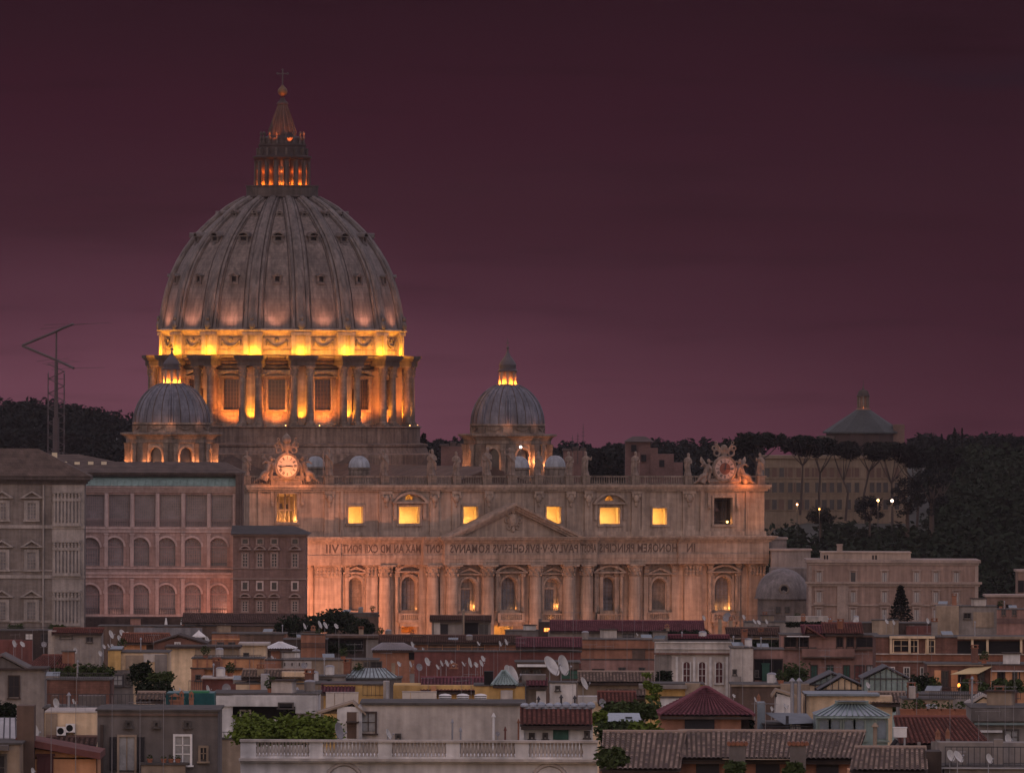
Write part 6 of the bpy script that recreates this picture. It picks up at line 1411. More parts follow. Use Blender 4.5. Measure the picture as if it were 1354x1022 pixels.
h = Ho('cream_house', 'cream house with long dark flat eave behind the orange parapet', 220, 316, 857, 7, W['cream'], cop=False, yd=866); h.block(218, 318, 854, 856.8, W['umber'], -.6, 8, 'roof'); h.block(258, 316, 857, None, W['tan'], -.2, 1)
h = Ho('cream_house', 'small cream house with pale flat roof left of the white pavilion', 316, 352, 853, 6, W['cream'], cop=False, yd=864); h.block(315, 356, 850, 852.8, W['pale'], -.6, 7, 'roof'); h.win(323, 328, 864, 870, BLACK)
h = Ho('green_terrace', 'dark planted terrace with low roof in front of the trees', 428, 530, 843, 8, W['umber'], yd=846); h.block(430, 528, 840, 843, W['brown'], -1, 8, 'roof'); h.win(432, 480, 845, 858, VOID, W['umber']); h.block(484, 526, 845, None, W['grey'], -.4, 1)
h = Ho('brick_cottage', 'small brick house with grey hipped sheet roof in the middle', 493, 549, 860, 6, W['terracotta'], cop=False, yd=864); h.hip(491, 551, 505, 533, 852, 860, M('grey_sheet_roof', (.24,.22,.23), .6, .3, .5), 6); h.door(541, 549, 862, 872, VOID)
h = Ho('long_red_house', 'long red-orange building in front of the portico, upper of two tiers', 520, 690, 850, 8, W['terracotta'], yd=852); h.slope(500, 690, 842, 850, T['brown'], 7); h.win(566, 604, 851.5, 859, W['brown'], W['orange']); h.win(608, 640, 851.5, 859, W['brown'], W['orange'])
h = Ho('long_red_house', 'lower red-brown terrace wall with grey rail above the dish row', 548, 768, 862, 5, W['maroon'], yd=866); h.rail(550, 690, 857, 862); h.band(690, 768, 874, 876, STEELG); h.slope(682, 770, 845, 856, T['maroon'], 6)
h = Ho('pink_house', 'wide salmon house with dishes on its wall, right of centre', 766, 866, 846, 8, W['terracotta'], cat='building', yd=862); h.band(766, 866, 857, 858.5, W['umber'], .2); h.block(836, 853, 858, None, W['brown'], -.15, 1); h.block(764, 866, 872, None, W['pink'], -.7, 3, cop=True); h.win(784, 798, 885, 896, GLASS, W['umber'], f=-.7, bars=(2, 1)); h.win(819, 826, 883, 893, GLASS, f=-.7); h.win(846, 852, 883, 896, GLASS, f=-.7); h.rail(768, 862, 896, 903, -.8)
h = Ho('arcaded_house', 'pale house with parapet and three dark arched windows', 867, 967, 848, 9, W['pale'], cat='building', yd=872)
for px in (908, 928.5, 951): h.win(px-4.3, px+4.3, 875, 902, DREDD, W['white'], arch=True, bars=(1, 3))
for px in (895, 918, 939.5, 961): h.block(px-1.5, px+1.5, 868, None, W['white'], -.18, .2, 'pilaster')
h.band(864, 970, 863, 865, W['dbrick'], .35); h.band(866, 968, 857, 858, W['white'], .2); h.block(866, 888, 866, None, W['grey'], -.08, .1); h.band(866, 968, 848, 849.5, W['white'], .15); h.slope(884, 966, 842, 846, T['maroon'], 4, 2)
h = Ho('white_house', 'plain whitish wall beside the arcaded house', 967, 996, 857, 8, W['pale'], yd=875); h.win(970, 973, 886, 891, BLACK); h.block(967, 980, 894, None, W['grey'], -.4, .6)
h = Ho('terrace_apartment', 'dark roofed terrace with hedge above the whitish wall', 962, 1034, 843, 8, W['umber'], yd=846); h.slope(960, 1032, 832, 840, T['brown'], 7); h.win(968, 1030, 845, 857, VOID, W['umber'], bars=(4, 1)); h.band(962, 1034, 843, 845, W['tan'], .3)
h = Ho('salmon_apartment', 'salmon terrace wing with green door right of the whitish wall', 996, 1036, 859, 8, W['pink'], yd=874); h.win(998, 1034, 872, 899, VOID, W['umber'], bars=(2, 1)); h.door(1008, 1017, 878, 900, GREEN, -.2); h.win(999, 1002, 887, 893, GLASS, f=-.1)
h = Ho('pink_apartments', 'large pink apartment house with maroon roofs and green shutters', 1033, 1162, 840, 9, W['pink'], cat='building', yd=868)
h.slope(1088, 1142, 826, 838, T['red'], 7); h.slope(1060, 1092, 829, 838, T['maroon'], 6); h.gable(1064, 1066, 1090, 829, 844, W['maroon'], wall=W['pink'], f=-.8)
for a, b in ((1038, 1052), (1056, 1068), (1107, 1114), (1120, 1128), (1133, 1158)): h.win(a, b, 843, 855, VOID, W['umber'], bars=(1, 1))
h.band(1033, 1162, 857, 859, W['brown'], .4); h.block(1060, 1130, 857.5, 868, W['pink'], -.8, .3, 'balcony'); h.band(1060, 1130, 867.5, 869.5, W['brown'], 1.0)
for a in (1073, 1094, 1116): h.win(a, a+7, 880, 899, GREEN, W['umber'], bars=(1, 1), name='shuttered_window')
h.win(1147, 1155, 880, 893, PALEG); h.win(1131, 1142, 880, 896, W['maroon']); h.win(1073, 1078, 857, 862, BLACK); h.band(1040, 1070, 840.5, 841.5, WHITEM, 1.2, 'awning')
h = Ho('brick_offices', 'long red brick building with cream framed loggia at right', 1158, 1400, 843, 9, W['dbrick'], cat='building', yd=872)
h.win(1182, 1201, 847, 861, VOID, W['cream']); h.win(1204, 1213, 847, 862, VOID, W['cream']); h.win(1225, 1235, 847, 862, VOID, W['cream']); h.block(1266, 1350, 847, 864, VOID, -.05, .3, 'loggia_opening')
for px in (1178, 1202.5, 1226.5, 1285.5, 1305.5, 1350): h.block(px-1.5, px+1.5, 842, 864, W['cream'], -.5, .6, 'column')
h.band(1176, 1236, 841, 844, W['cream'], .6); h.band(1266, 1360, 841, 844.5, W['tan'], .7); h.band(1158, 1400, 864, 865.2, W['pale'], .3); h.band(1158, 1224, 873.5, 875.5, W['grey'], .2); h.block(1158, 1400, 865.3, 874, W['brick'], -.12, .2, 'brick_band')
for px in (1179, 1199, 1221): h.win(px-3, px+3, 883, 898, GLASS, W['pale'])
h = Ho('terrace_rooms', 'orange terrace rooms with planters and a beige awning at right', 1226, 1400, 879, 8, W['dbrick'], cat='building', yd=893)
for i, px in enumerate((1240, 1262, 1288, 1314, 1334, 1350)): h.block(px-4.5, px+4.5, 886, None, W['orange'], -.12, .2, 'pier'); h.win(px+6, px+13, 888, 908, VOID if i % 2 else GLASS, W['umber'])
h.band(1226, 1300, 878.5, 880, W['tan'], .3); h.band(1310, 1400, 886, 887.5, W['white'], .5)
mb = MB(); mb.add([(h.x(1255),-2.2,h.z(890.5)),(h.x(1292),-2.2,h.z(889.5)),(h.x(1313),0,h.z(880.5)),(h.x(1283),0,h.z(882))], [(0,1,2,3)]); mb.add([(h.x(1255),-2.2,h.z(890.9)),(h.x(1292),-2.2,h.z(889.9)),(h.x(1313),0,h.z(880.9)),(h.x(1283),0,h.z(882.4))], [(3,2,1,0)]); mb.build('awning', AWN, h.o)
mb = MB(); mb.ball((h.x(1267), -1.5, h.z(905.5)), .14, .14, .22); mb.build('terrace_lamp', E('terrace_glow', (1,.3,.05), 2.5), h.o); lamp('terrace_light', h.p + Vector((h.x(1266), -2.0, h.z(903))), 10, DEEP, size=.2)
h.rail(1228, 1356, 908, 915, -1.6)
# ---------------- third row
h = Ho('grey_gabled_house', 'brown-grey house with shed gable and dark shuttered window, far left', -20, 59, 884, 8, W['grey'], cop=False, yd=893); h.win(12, 25, 894, 921, BLACK, W['umber'], name='shuttered_window'); h.block(-22, 62, 883, 885.5, W['umber'], -.4, 8, 'eave'); h.gable(-40, 2, 34, 867, 884, W['dgrey'], wall=W['dgrey'])
h = Ho('red_roof_house', 'low red tiled roof house with red chimney block on the left', 30, 100, 884, 7, W['maroon'], cop=False, yd=884); h.slope(30, 92, 869, 884, T['red'], 7, a2=52); h.block(81, 97, 862.5, None, W['terracotta'], 2, 2, 'chimney', cop=True)
h = Ho('planted_terrace', 'planted roof terrace with brick parapet on the left', 62, 146, 899, 8, W['dbrick'], yd=901); h.rail(70, 143, 890, 898, .5); h.block(100, 146, 899.5, None, W['dbrick'], -.4, 1, cop=True)
h = Ho('yellow_house', 'tall warm yellow house with balcony, lit cream at left', 143, 222, 863, 9, W['cream'], cat='building', yd=889); h.block(143, 160, 860, None, W['yellow'], -.3, 3, cop=True); h.block(166, 190, 866, 884, W['tan'], -.25, .4); h.win(173, 180, 869, 878, VOID); h.win(146, 158, 877, 884, W['tan'], IRON); h.block(145, 176, 885.5, None, W['dgrey'], -.5, .8); h.win(150, 162, 893, 905, PALEG, IRON, f=-.5); h.win(166, 172, 891, 905, GLASS, f=-.5); h.block(189, 220, 864, 875, W['pale'], -.2, .3); h.win(193, 198, 886, 899, GREEN, name='shutter_door'); h.block(205, 221, 865, None, W['grey'], -.45, 3)
h = Ho('orange_parapet_house', 'terrace house with panelled orange parapet', 254, 348, 871, 7, W['orange'], yd=880)
for px in (261, 274, 293, 311, 330, 345): h.block(px-1, px+1, 870.5, 884, W['terracotta'], -.2, .3, 'pier')
h.rail(257, 345, 866.5, 871, .3); h.block(253, 271, 884, None, W['terracotta'], -.5, 2, cop=True); h.win(260, 265, 893, 898, VOID, f=-.5); h.block(272, 322, 882, 885, W['brown'], -.8, 3, 'roof')
h = Ho('stucco_wall_house', 'mottled cream stucco wall with baluster frieze mid left', 372, 500, 873, 8, W['tan'], yd=878); h.block(374, 412, 874, 884, W['pale'], -.1, .2)
for i in range(11): h.block(376+i*3.2, 377.3+i*3.2, 876, 880, W['umber'], -.2, .15, 'slot') if i % 3 == 0 else None
h.block(344, 372, 873, None, W['terracotta'], -.4, 2, cop=True); h.win(482, 487, 876, 881, GLASS); h.win(491, 504, 875, 882, BLACK)
h = Ho('conservatory', 'pale teal glass conservatory with hipped roof on a dark terrace', 452, 530, 897, 6, W['dgrey'], yd=902)
mb = MB(); a, b, z0, z1 = h.x(452), h.x(526), h.z(897), h.z(884); mb.add([(a,-.2,z0),(b,-.2,z0),(b-1.2,2.6,z1),(a+1.2,2.6,z1),(b,5.4,z0),(a,5.4,z0)], [(0,1,2,3),(1,4,2),(4,5,3,2),(5,0,3)]); gr = mb.build('glass_roof', M('teal_glass', (.30,.38,.38), .3, .35, .6, streak=.4), h.o); mb = MB()
for i in range(13): x = a+(b-a)*i/12; mb.cyl((x,-.2,z0+.04),(a+1.2+(b-a-2.4)*i/12,2.6,z1+.04), .035, None, 4)
mb.build('glazing_bar', IRON, gr); h.rail(425, 470, 893, 899, -1)
h = Ho('brick_house', 'weathered dark red house with pale trim mid left', 268, 316, 897, 7, W['maroon'], yd=903); h.block(266, 316, 895.5, 897.2, W['pale'], -.4, 7, 'eave'); h.rail(250, 268, 900, 916, -.4)
h = Ho('stucco_house', 'tan house with patched orange stucco above the white villa', 312, 428, 904, 8, W['tan'], yd=907); h.block(330, 353, 905, 915, W['orange'], -.1, .2); h.block(312, 330, 905, 916, W['cream'], -.08, .2); h.win(368, 372, 910, 914, VOID); h.slope(318, 405, 889, 897, M('grey_felt_roof', (.17,.155,.15), .9, .3) if False else T['old'], 6, 1); h.block(345, 356, 891, None, STEELG, -.6, 2, 'roof_box'); h.block(372, 406, 889, None, W['cream'], 1.5, 3)
h = Ho('concrete_hut', 'dull concrete hut with black slot window, left of the conservatory', 420, 456, 895, 6, W['grey'], yd=903); h.win(424, 437, 898, 904, BLACK, bars=(2, 1))
h = Ho('yellow_terrace', 'mustard yellow terrace walls behind the white tanks', 428, 512, 905, 7, W['yellow'], yd=915); h.rail(480, 508, 906, 920, -.3, .3, W['umber']); h.slope(425, 470, 906, 915, T['maroon'], 4, -3); h.block(507, 515, 900, None, W['pale'], -.8, 2); h.block(510.5, 514, 900, None, STEELG, -1.0, .2)
h = Ho('mustard_house', 'mustard wall patch beside purple-brown tiles behind the roof vents', 520, 640, 906, 7, W['yellow'], cop=False, yd=914); h.slope(556, 648, 899, 914, T['maroon'], 6); h.block(570, 577, 906, None, W['orange'], -.8, 1)
h = Ho('glass_pyramid_house', 'roof room under a dim green glass pyramid by large dishes', 628, 694, 907, 7, W['yellow'], yd=916); h.hip(650, 684, 664, 669, 889, 906, GREENG, 5); h.block(640, 652, 888, 906, VOID, 1, 2, 'dark_opening'); h.block(662, 678, 912, None, W['pale'], -.5, 2); h.block(690, 722, 893, None, W['grey'], 2, 3); h.slope(696, 724, 899, 907, T['maroon'], 4, -1)
h = Ho('white_cubes', 'pair of whitewashed roof cubes beneath the biggest dishes', 727, 762, 903, 4, W['white'], cat='roof hut', yd=916); h.block(693, 722, 906, None, W['grey'], .5, 3, 'wall', cop=True); h.block(709, 722, 913, None, W['white'], -.6, 2); h.block(764, 790, 920, None, W['white'], -1, 3); h.win(736, 739, 908, 911, BLACK)
h = Ho('dim_house', 'dim mauve house behind the big dishes with striped awning', 682, 766, 876, 7, W['brown'], yd=890); h.band(684, 724, 878, 881, WHITEM, 1.2, 'awning'); h.win(742, 768, 886, 897, GREEN, W['umber']); h.win(690, 700, 886, 895); h.win(706, 714, 886, 896)
h = Ho('tiled_house', 'grey tiled roofs with tan wall right of the white cubes', 764, 866, 902, 7, W['tan'], cop=False, yd=908); h.slope(764, 866, 891, 902, T['old'], 6); h.slope(800, 868, 907, 919, T['old'], 5, -3)
h = Ho('ochre_house', 'ochre and white walls left of the maroon pyramid roof', 855, 930, 905, 6, W['yellow'], yd=918); h.block(873, 905, 922, None, W['white'], -1, 3, cop=True); h.block(845, 908, 905, 910, W['grey'], -.8, 4, 'roof'); h.block(906, 926, 903, None, W['tan'], -.3, 2)
h = Ho('flat_brown_house', 'plain brown flat-roofed block behind the two metal flues', 968, 1068, 906, 8, W['brown'], cat='building', yd=910); h.band(966, 1070, 905, 907.5, W['tan'], .2); h.block(1032, 1070, 904, None, W['tan'], -.3, 2)
h = Ho('white_lean_to', 'small white lean-to with sloping top by the metal flues', 1026, 1048, 921, 4, W['white'], cop=False, yd=926); h.gable(1024, 1026.5, 1050, 914, 921, W['tan'], wall=W['white'], f=-.2)
for i, (a, m_, b, ya, ye, yb, lab) in enumerate(((1070, 1100, 1132, 890, 905, 917, 'rear greenhouse gable with dark frame, half hidden'), (1084, 1113.5, 1150, 894, 912, 917, 'front greenhouse gable lit warm inside its dark frame'), (1142, 1172, 1201, 882, 897, 918, 'right greenhouse gable with grey panes and dark frame'))):
    h = Ho('greenhouse', lab, a, b, ye, 8, GREENG if i == 2 else W['cream'], 'greenhouse', cop=False, yd=908+i); h.gable(a, m_, b, ya, ye, IRON, wall=GREENG if i != 1 else W['cream'], th=.1); mb = MB()
    for k in range(9):
        x = h.x(a) + (h.x(b)-h.x(a))*k/8; f = abs(x - h.x(m_))/max(.1, (h.x(b)-h.x(m_)) if x > h.x(m_) else (h.x(m_)-h.x(a))); mb.box(x-.03, x+.03, -.1, .0, h.z(yb), h.z(ye)+(h.z(ya)-h.z(ye))*max(0, 1-f))
    mb.box(h.x(a), h.x(b), -.12, .01, h.z(ye)-.05, h.z(ye)+.05); mb.build('glazing_bar', IRON, h.o)
h = Ho('cream_block', 'long cream block with thin blue-grey roof edge before greenhouses', 1064, 1180, 920, 8, W['cream'], cat='building', cop=False, yd=926); h.block(1064, 1163, 917, 919.8, BLUEG, -.4, 8, 'roof'); h.block(1064, 1066, 917, None, W['umber'], -.5, .5); h.slope(1150, 1200, 918, 930, T['old'], 5, -.5)
h = Ho('tan_house', 'tan patch of rough wall between greenhouse and planters', 1195, 1260, 925, 7, W['tan'], yd=930); h.block(1203, 1211, 908, None, W['pale'], .5, 2, 'chimney'); h.gable(1282, 1300, 1330, 920, 932, W['pale'], wall=W['cream'], dp=5); h.rail(1230, 1350, 915, 925, 1)
h = Ho('long_terrace_house', 'grey terrace house behind the terracotta planters at right', 1190, 1300, 919, 8, W['grey'], yd=922); h.win(1236, 1256, 922, 930, PALEG, f=0)
# ---------------- fourth row
h = Ho('railed_terrace', 'dark roof terrace behind a long iron railing, left', 58, 232, 937, 8, W['umber'], yd=939); h.rail(62, 228, 918, 937, .1, .28, IRON); h.block(66, 75, 921, None, W['brown'], 2, 2); h.block(100, 135, 922, None, W['dgrey'], 4, 2); h.slope(178, 216, 919, 927, M('pale_sheet', (.30,.34,.34), .5, .3) if False else T['old'], 4, 1.5)
h = Ho('corrugated_shed', 'teal corrugated shed on the roof of the grey-brown building', 220, 283, 916, 5, TEAL, 'shed', cop=False, yd=937); mb = MB()
for i in range(64): x = h.x(220)+(h.x(283)-h.x(220))*i/63; mb.cyl((x,-.02,h.z(937)),(x,-.02,h.z(916)), .035, None, 4, False)
mb.build('corrugation', TEAL, h.o); h.block(250, 276, 913.5, 916, M('green_tarp', (.03,.16,.07), .6, .2), .2, 2, 'tarpaulin'); h.win(240, 243, 922, 934, STEELG, TEAL)
h = Ho('white_villa', 'white modern villa with projecting flat roof slab', 283, 421, 918, 9, W['white'], cat='villa', yd=930)
h.block(283, 392, 919, 933, W['white'], -1.2, 1.2, 'roof_slab'); h.block(308, 392, 933, 950, VOID, -.06, .1, 'dark_recess'); h.block(283, 308, 919, 978, W['white'], -1.0, 1, 'corner_wall'); h.win(319, 330, 940, 953, BLACK, W['pale'], f=-.1); h.win(370, 387, 929.5, 933, BLACK, f=-1.2, bars=(0, 1)); h.block(391, 421, 919, 942, W['white'], -1.15, 1, 'end_wall'); h.rail(292, 318, 967, 976, -1.8, .25); h.block(286, 320, 976, None, W['tan'], -2.2, 2, 'terrace_wall', cop=True)
h = Ho('penthouse', 'long plain grey-white penthouse behind the stone balustrade', 478, 692, 931, 8, W['pale'], cat='penthouse', yd=965); h.win(478, 496, 943, 967, PALEG, W['umber'], bars=(1, 2)); h.band(478, 692, 930, 932, CONC, .2); h.block(446, 479, 934, None, W['white'], -.5, 5); h.block(459, 474, 941, 976, W['brown'], -.55, .2, 'porch'); h.block(458, 475, 953, 955, W['umber'], -1.4, 1.4, 'shelf'); h.block(472, 474.5, 941, 978, W['pale'], -1.2, .15, 'post'); h.gable(421, 466, 480, 930, 944, W['tan'], wall=W['tan'], f=-.6, dp=4, th=.12); h.win(525, 528, 972, 975, BLACK)
h = Ho('tiled_hut', 'white rooftop hut with red tiled roof and green door', 688, 784, 960, 6, W['white'], 'roof hut', cop=False, yd=976); h.slope(687.5, 783.5, 940, 959, T['red'], 5.5, -.7); h.door(732, 751, 960, 977.5, GREEN, -.05)
mb = MB(); 
for i in range(9): x = h.x(694)+(h.x(782)-h.x(694))*i/8; mb.ball((x, 4.6, h.z(936)), .28, .5, .16+.04*(i % 3), 8, 5)
mb.box(h.x(693), h.x(783), 4.3, 5, h.z(940), h.z(936)); mb.build('tarpaulin', M('blue_grey_tarp', (.30,.33,.38), .6, .3, .8), h.o); h.win(702, 704.5, 971, 974, BLACK); h.win(720, 722, 971, 974, BLACK); h.win(775, 777.5, 968, 972, BLACK); h.block(687, 693, 964, None, W['white'], -.3, .6)
h = Ho('balustraded_building', 'pale stone building with balustraded roof terrace, bottom centre', 318, 790, 1003, 9, W['white'], cat='building', d=545, cop=False)
h.band(316, 792, 1002.5, 1006, W['pale'], .55); h.band(317, 791, 1006, 1008.5, W['white'], .3); h.block(318, 790, 1000, 1002.5, W['white'], -.25, .7, 'plinth'); h.block(317, 791, 978, 981, W['pale'], -.3, .8, 'handrail')
mb = MB(); mb.box(h.x(318), h.x(790), .6, .65, h.z(1003), h.z(1002.8)); piers = [(318, 338.5), (409, 427), (500, 518), (590, 608), (681, 699), (771, 790)]
for a, b in piers: h.block(a, b, 981, 1000, W['white'], -.15, .5, 'pier')
for (a, b), (c, d_) in zip(piers, piers[1:]):
    n = 15
    for i in range(n):
        x = h.x(b + (c-b)*(i+.5)/n); mb = MB(); z0, hh = h.z(1000), h.z(981)-h.z(1000); mb.lathe([(.085, z0), (.085, z0+hh*.08), (.06, z0+hh*.14), (.108, z0+hh*.32), (.092, z0+hh*.45), (.05, z0+hh*.72), (.08, z0+hh*.88), (.085, z0+hh)], 8, cx=x, cy=.08); mb.build('baluster', W['pale'], h.o)
for px in (455, 727): mb = MB(); mb.torus((h.x(px), -.02, h.z(1034)), 1.0, .12, 20, 6, a0=0, a1=math.pi); mb.build('window_arch', W['pale'], h.o)
h = Ho('maroon_pyramid_house', 'brick house with maroon hipped roof and dark garage door', 873, 980, 946, 7, W['terracotta'], cop=False, yd=970); h.hip(871, 997, 931, 938, 912.5, 946, T['maroon'], 8); h.door(906, 944, 946.5, 971, BLACK, -.05, 'garage_door'); h.block(976, 992, 947, None, W['umber'], 2, 3)
h = Ho('red_roof_cottage', 'small cream cottage with bright red tiled roof by the vine', 784, 846, 930, 5, W['cream'], cop=False, yd=938); h.slope(790, 842, 918, 929, T['red'], 5); h.win(804, 812, 929, 934, VOID)
h = Ho('garden_shed', 'low blue-grey roofed shed among greenery, right of the stone building', 795, 850, 953, 5, W['dgrey'], 'shed', cop=False, yd=968); mb = MB(); mb.add([(h.x(794),-.5,h.z(953)),(h.x(848),-.5,h.z(953)),(h.x(846),2.5,h.z(944)),(h.x(797),2.5,h.z(944))], [(0,1,2,3)]); mb.add([(h.x(794),-.5,h.z(953.6)),(h.x(848),-.5,h.z(953.6)),(h.x(846),2.5,h.z(944.6)),(h.x(797),2.5,h.z(944.6))], [(3,2,1,0)]); rr = mb.build('roof', BLUEG, h.o); mb = MB(); mb.box(h.x(827), h.x(836), .6, 1.2, h.z(951), h.z(948)); mb.build('skylight', BLACK, rr); h.win(828, 834, 960, 969, GREEN)
h = Ho('winter_garden', 'grey-green glazed winter garden with hipped glass roof', 1079, 1174, 947, 6, GREENG, 'winter garden', cop=False, yd=968)
mb = MB(); a, b, a2, b2, z0, z1 = h.x(1077.5), h.x(1177), h.x(1108), h.x(1148), h.z(946), h.z(932); mb.add([(a,-.3,z0),(b,-.3,z0),(b2,2.5,z1),(a2,2.5,z1),(b,6.3,z0),(a,6.3,z0)], [(0,1,2,3),(1,4,2),(4,5,3,2),(5,0,3),(0,5,4,1)]); gr = mb.build('glass_roof', BLUEG, h.o); mb = MB()
for i in range(13): x = a+(b-a)*i/12; xx = a2+(b2-a2)*i/12; mb.cyl((x,-.3,z0+.04),(xx,2.5,z1+.04), .045, None, 4)
mb.box(a2-.1, b2+.1, 2.3, 2.8, z1, z1+.2); mb.build('glazing_bar', GREENG, gr); mb = MB(); mb.box(h.x(1110), h.x(1146), 2, 3, z1+.2, h.z(929)); mb.box(h.x(1109), h.x(1147), 1.9, 3.1, h.z(929), h.z(928.3)); mb.build('roof_lantern', BLUEG, gr)
for px in (1090, 1104.5, 1122.5, 1137, 1166): h.win(px-6, px+6, 951, 976, BLUEG, M('green_frame_%d' % px, (.17,.20,.17), .7, .3), arch=True, bars=(0, 1))
h.band(1078, 1176, 946.5, 949, GREENG, .35)
h = Ho('awning_terrace', 'dark terrace under a slate-blue awning beside the winter garden', 1010, 1078, 958, 6, W['umber'], 'terrace', yd=966); mb = MB(); mb.add([(h.x(1036),-1.6,h.z(956)),(h.x(1078),-1.6,h.z(954)),(h.x(1068),2,h.z(944)),(h.x(1012),2,h.z(943))], [(0,1,2,3)]); mb.add([(h.x(1036),-1.6,h.z(956.5)),(h.x(1078),-1.6,h.z(954.5)),(h.x(1068),2,h.z(944.5)),(h.x(1012),2,h.z(943.5))], [(3,2,1,0)]); mb.build('awning', M('slate_canvas', (.15,.165,.18), .8, .3, .5), h.o); h.block(1038, 1042, 945, None, IRON, -1.5, .1, 'post'); h.win(1044, 1058, 957, 970, WHITEM, f=-.8, name='white_cabinet'); h.rail(1010, 1076, 959, 972, -1.8); h.block(1002, 1012, 929, None, BLUEG, 1, 2, 'water_tank')
h = Ho('grey_slab_house', 'dark grey slab roofed house at the right edge', 1286, 1400, 937, 9, W['grey'], cat='building', yd=960); h.block(1284, 1400, 937, 953, W['dgrey'], -.4, .5, 'roof_edge'); h.band(1288, 1400, 955, 958, M('verdigris_gutter', (.14,.18,.17), .7, .3), .5); h.block(1296, 1325, 965, 968, W['white'], -.4, .4, 'sill'); h.win(1330, 1345, 966, 982, PALEG)
h = Ho('red_roof_house', 'wide red tiled roof in front of the grey slab house', 1190, 1300, 984, 8, W['dgrey'], cop=False, yd=986); h.slope(1188, 1310, 955, 984, T['red'], 8, b2=1286); h.block(1212, 1216, 980, None, W['grey'], -1.5, .5, 'post'); h.block(1230, 1236, 979, None, W['grey'], -1.5, .5, 'post')
h = Ho('railed_roof', 'grey roof terrace with dark railing in the bottom right corner', 1248, 1400, 1015, 8, W['grey'], yd=1010); h.rail(1250, 1380, 988, 1014, .1, .3); h.block(1270, 1280, 996, None, W['grey'], 2, 1); h.block(1318, 1330, 980, None, W['grey'], 3, 1); h.block(1240, 1400, 1014, 1016, STEELG, -.3, .4, 'gutter'); h.block(1246, 1400, 986, None, W['grey'], 5, 2, 'back_wall')
h = Ho('planter_terrace', 'terrace lined with square terracotta planters at right', 1192, 1290, 952, 6, W['grey'], 'terrace', yd=954)
for i in range(5): px = 1199 + i*18; t = thing('planter', '', 'planter', h.p + Vector((h.x(px), -.3, h.z(951))), 0, 'terracotta planters on the terrace'); reg(t, 'square terracotta planter', 'the planter terrace edge', px); mb = MB(); mb.taper(-.42, .42, -.35, .35, 0, .62, -.04); mb.box(-.5, .5, -.42, .42, .62, .72); mb.build('pot', POT, t); mb = MB(); leaves(mb, (0,0,.95), .4, .35, .3, 50, .12, rnd); mb.build('plant', LEAFT, t)
# ---------------- nearest row
h = Ho('ac_house', 'bright cream wall with two air-conditioning units, left', 59, 128, 941, 7, W['cream'], cop=False, yd=975); h.block(59, 128, 940, 942, W['pale'], -.05, 7, 'coping'); h.slope(62, 130, 975, 984, T['brown'], 2.5, -2.8); h.block(60, 76, 943, 975, W['tan'], -.06, .1)
for i, px in enumerate((81.5, 93.5)):
    t = thing('air_conditioner', ('left of the two air-conditioning units on the cream wall', 'right and higher of the two air conditioners on the cream wall')[i], 'air conditioner', h.p + Vector((h.x(px), -.28, h.z(971.5-4*i))), 0, 'air conditioners on the cream wall'); mb = MB(); mb.box(-.27, .27, -.22, .26, 0, .5); mb.build('casing', WHITEM, t); mb = MB(); mb.torus((-.04, -.225, .25), .17, .03, 16, 5); mb.cyl((-.04,-.19,.25), (-.04,-.235,.25), .16, .16, 16); mb.build('fan', VOID, t); mb = MB(); mb.box(-.25, -.2, -.2, .27, -.12, -.005); mb.box(.2, .25, -.2, .27, -.12, -.005); mb.build('bracket', IRON, t)
h = Ho('grey_brown_house', 'large grey-brown house with black shuttered window, lower left', 129, 288, 940, 8, W['dgrey'], cat='building', yd=1000); h.win(158, 178, 974, 1018, PALEG, W['tan'], BLACK, bars=(1, 1)); h.win(232, 251.5, 973, 1008, PALEG, WHITEM, bars=(1, 3)); h.win(265.5, 273, 988, 1003, BLACK, W['tan']); h.block(133, 137, 958, None, W['umber'], -.25, .25, 'downpipe'); h.band(129, 288, 943, 946, W['brown'], .1)
for px in (170, 207, 248): h.win(px-1.5, px+1.5, 955, 958, BLACK, bars=(0, 1), name='vent')
h.block(188, 246, 1010, None, W['tan'], -1.2, 1.1, 'flower_ledge', cop=True)
for i, px in enumerate((199, 217.5, 227, 236)): t = thing('flower_pot', '', 'flower pot', h.p + Vector((h.x(px), -.7, h.z(1009.3))), 0, 'flower pots on the ledge'); reg(t, 'small terracotta flower pot', 'the ledge below the white window', px); mb = MB(); mb.lathe([(.02, 0), (.10, 0), (.15, .24), (.17, .24), (.17, .3), (.13, .3)], 12); mb.build('pot', POT, t); mb = MB(); leaves(mb, (0,0,.38), .14, .14, .14, 24, .07, rnd); mb.build('plant', LEAFT, t)
h = Ho('tan_front_house', 'tan house with slanting red roof edge and dark red door', 22, 127, 1003, 6, W['orange'], cop=False, d=520); h.gable(18, 22, 128, 983, 1001, T['red'] if False else W['maroon'], wall=W['orange'], dp=6, f=-.6, th=.35); h.door(50, 70, 999, 1030, DREDD, -.05); h.block(119, 127, 1002, None, W['umber'], .5, 1)
h = Ho('corner_house', 'dark fronted house with brown chimney in the bottom left corner', -30, 26, 984, 6, W['tan'], yd=1012); h.win(-10, 6, 999, 1030, BLACK); h.block(-30, 12, 984, 991, W['dgrey'], -1, 1, 'canopy'); h.block(17, 40, 936, None, W['brown'], 4, 2, 'chimney_block')
h = Ho('glazed_lean_to', 'slanting glass lean-to roof at the left edge', -20, 18, 975, 5, W['dgrey'], cop=False, yd=978); mb = MB(); mb.add([(h.x(-20),-.5,h.z(979)),(h.x(22),-.5,h.z(979)),(h.x(17),3.5,h.z(951)),(h.x(-20),3.5,h.z(951))], [(0,1,2,3)]); rr = mb.build('glass_roof', M('dusty_glass', (.30,.29,.29), .3, .3, .5), h.o); mb = MB()
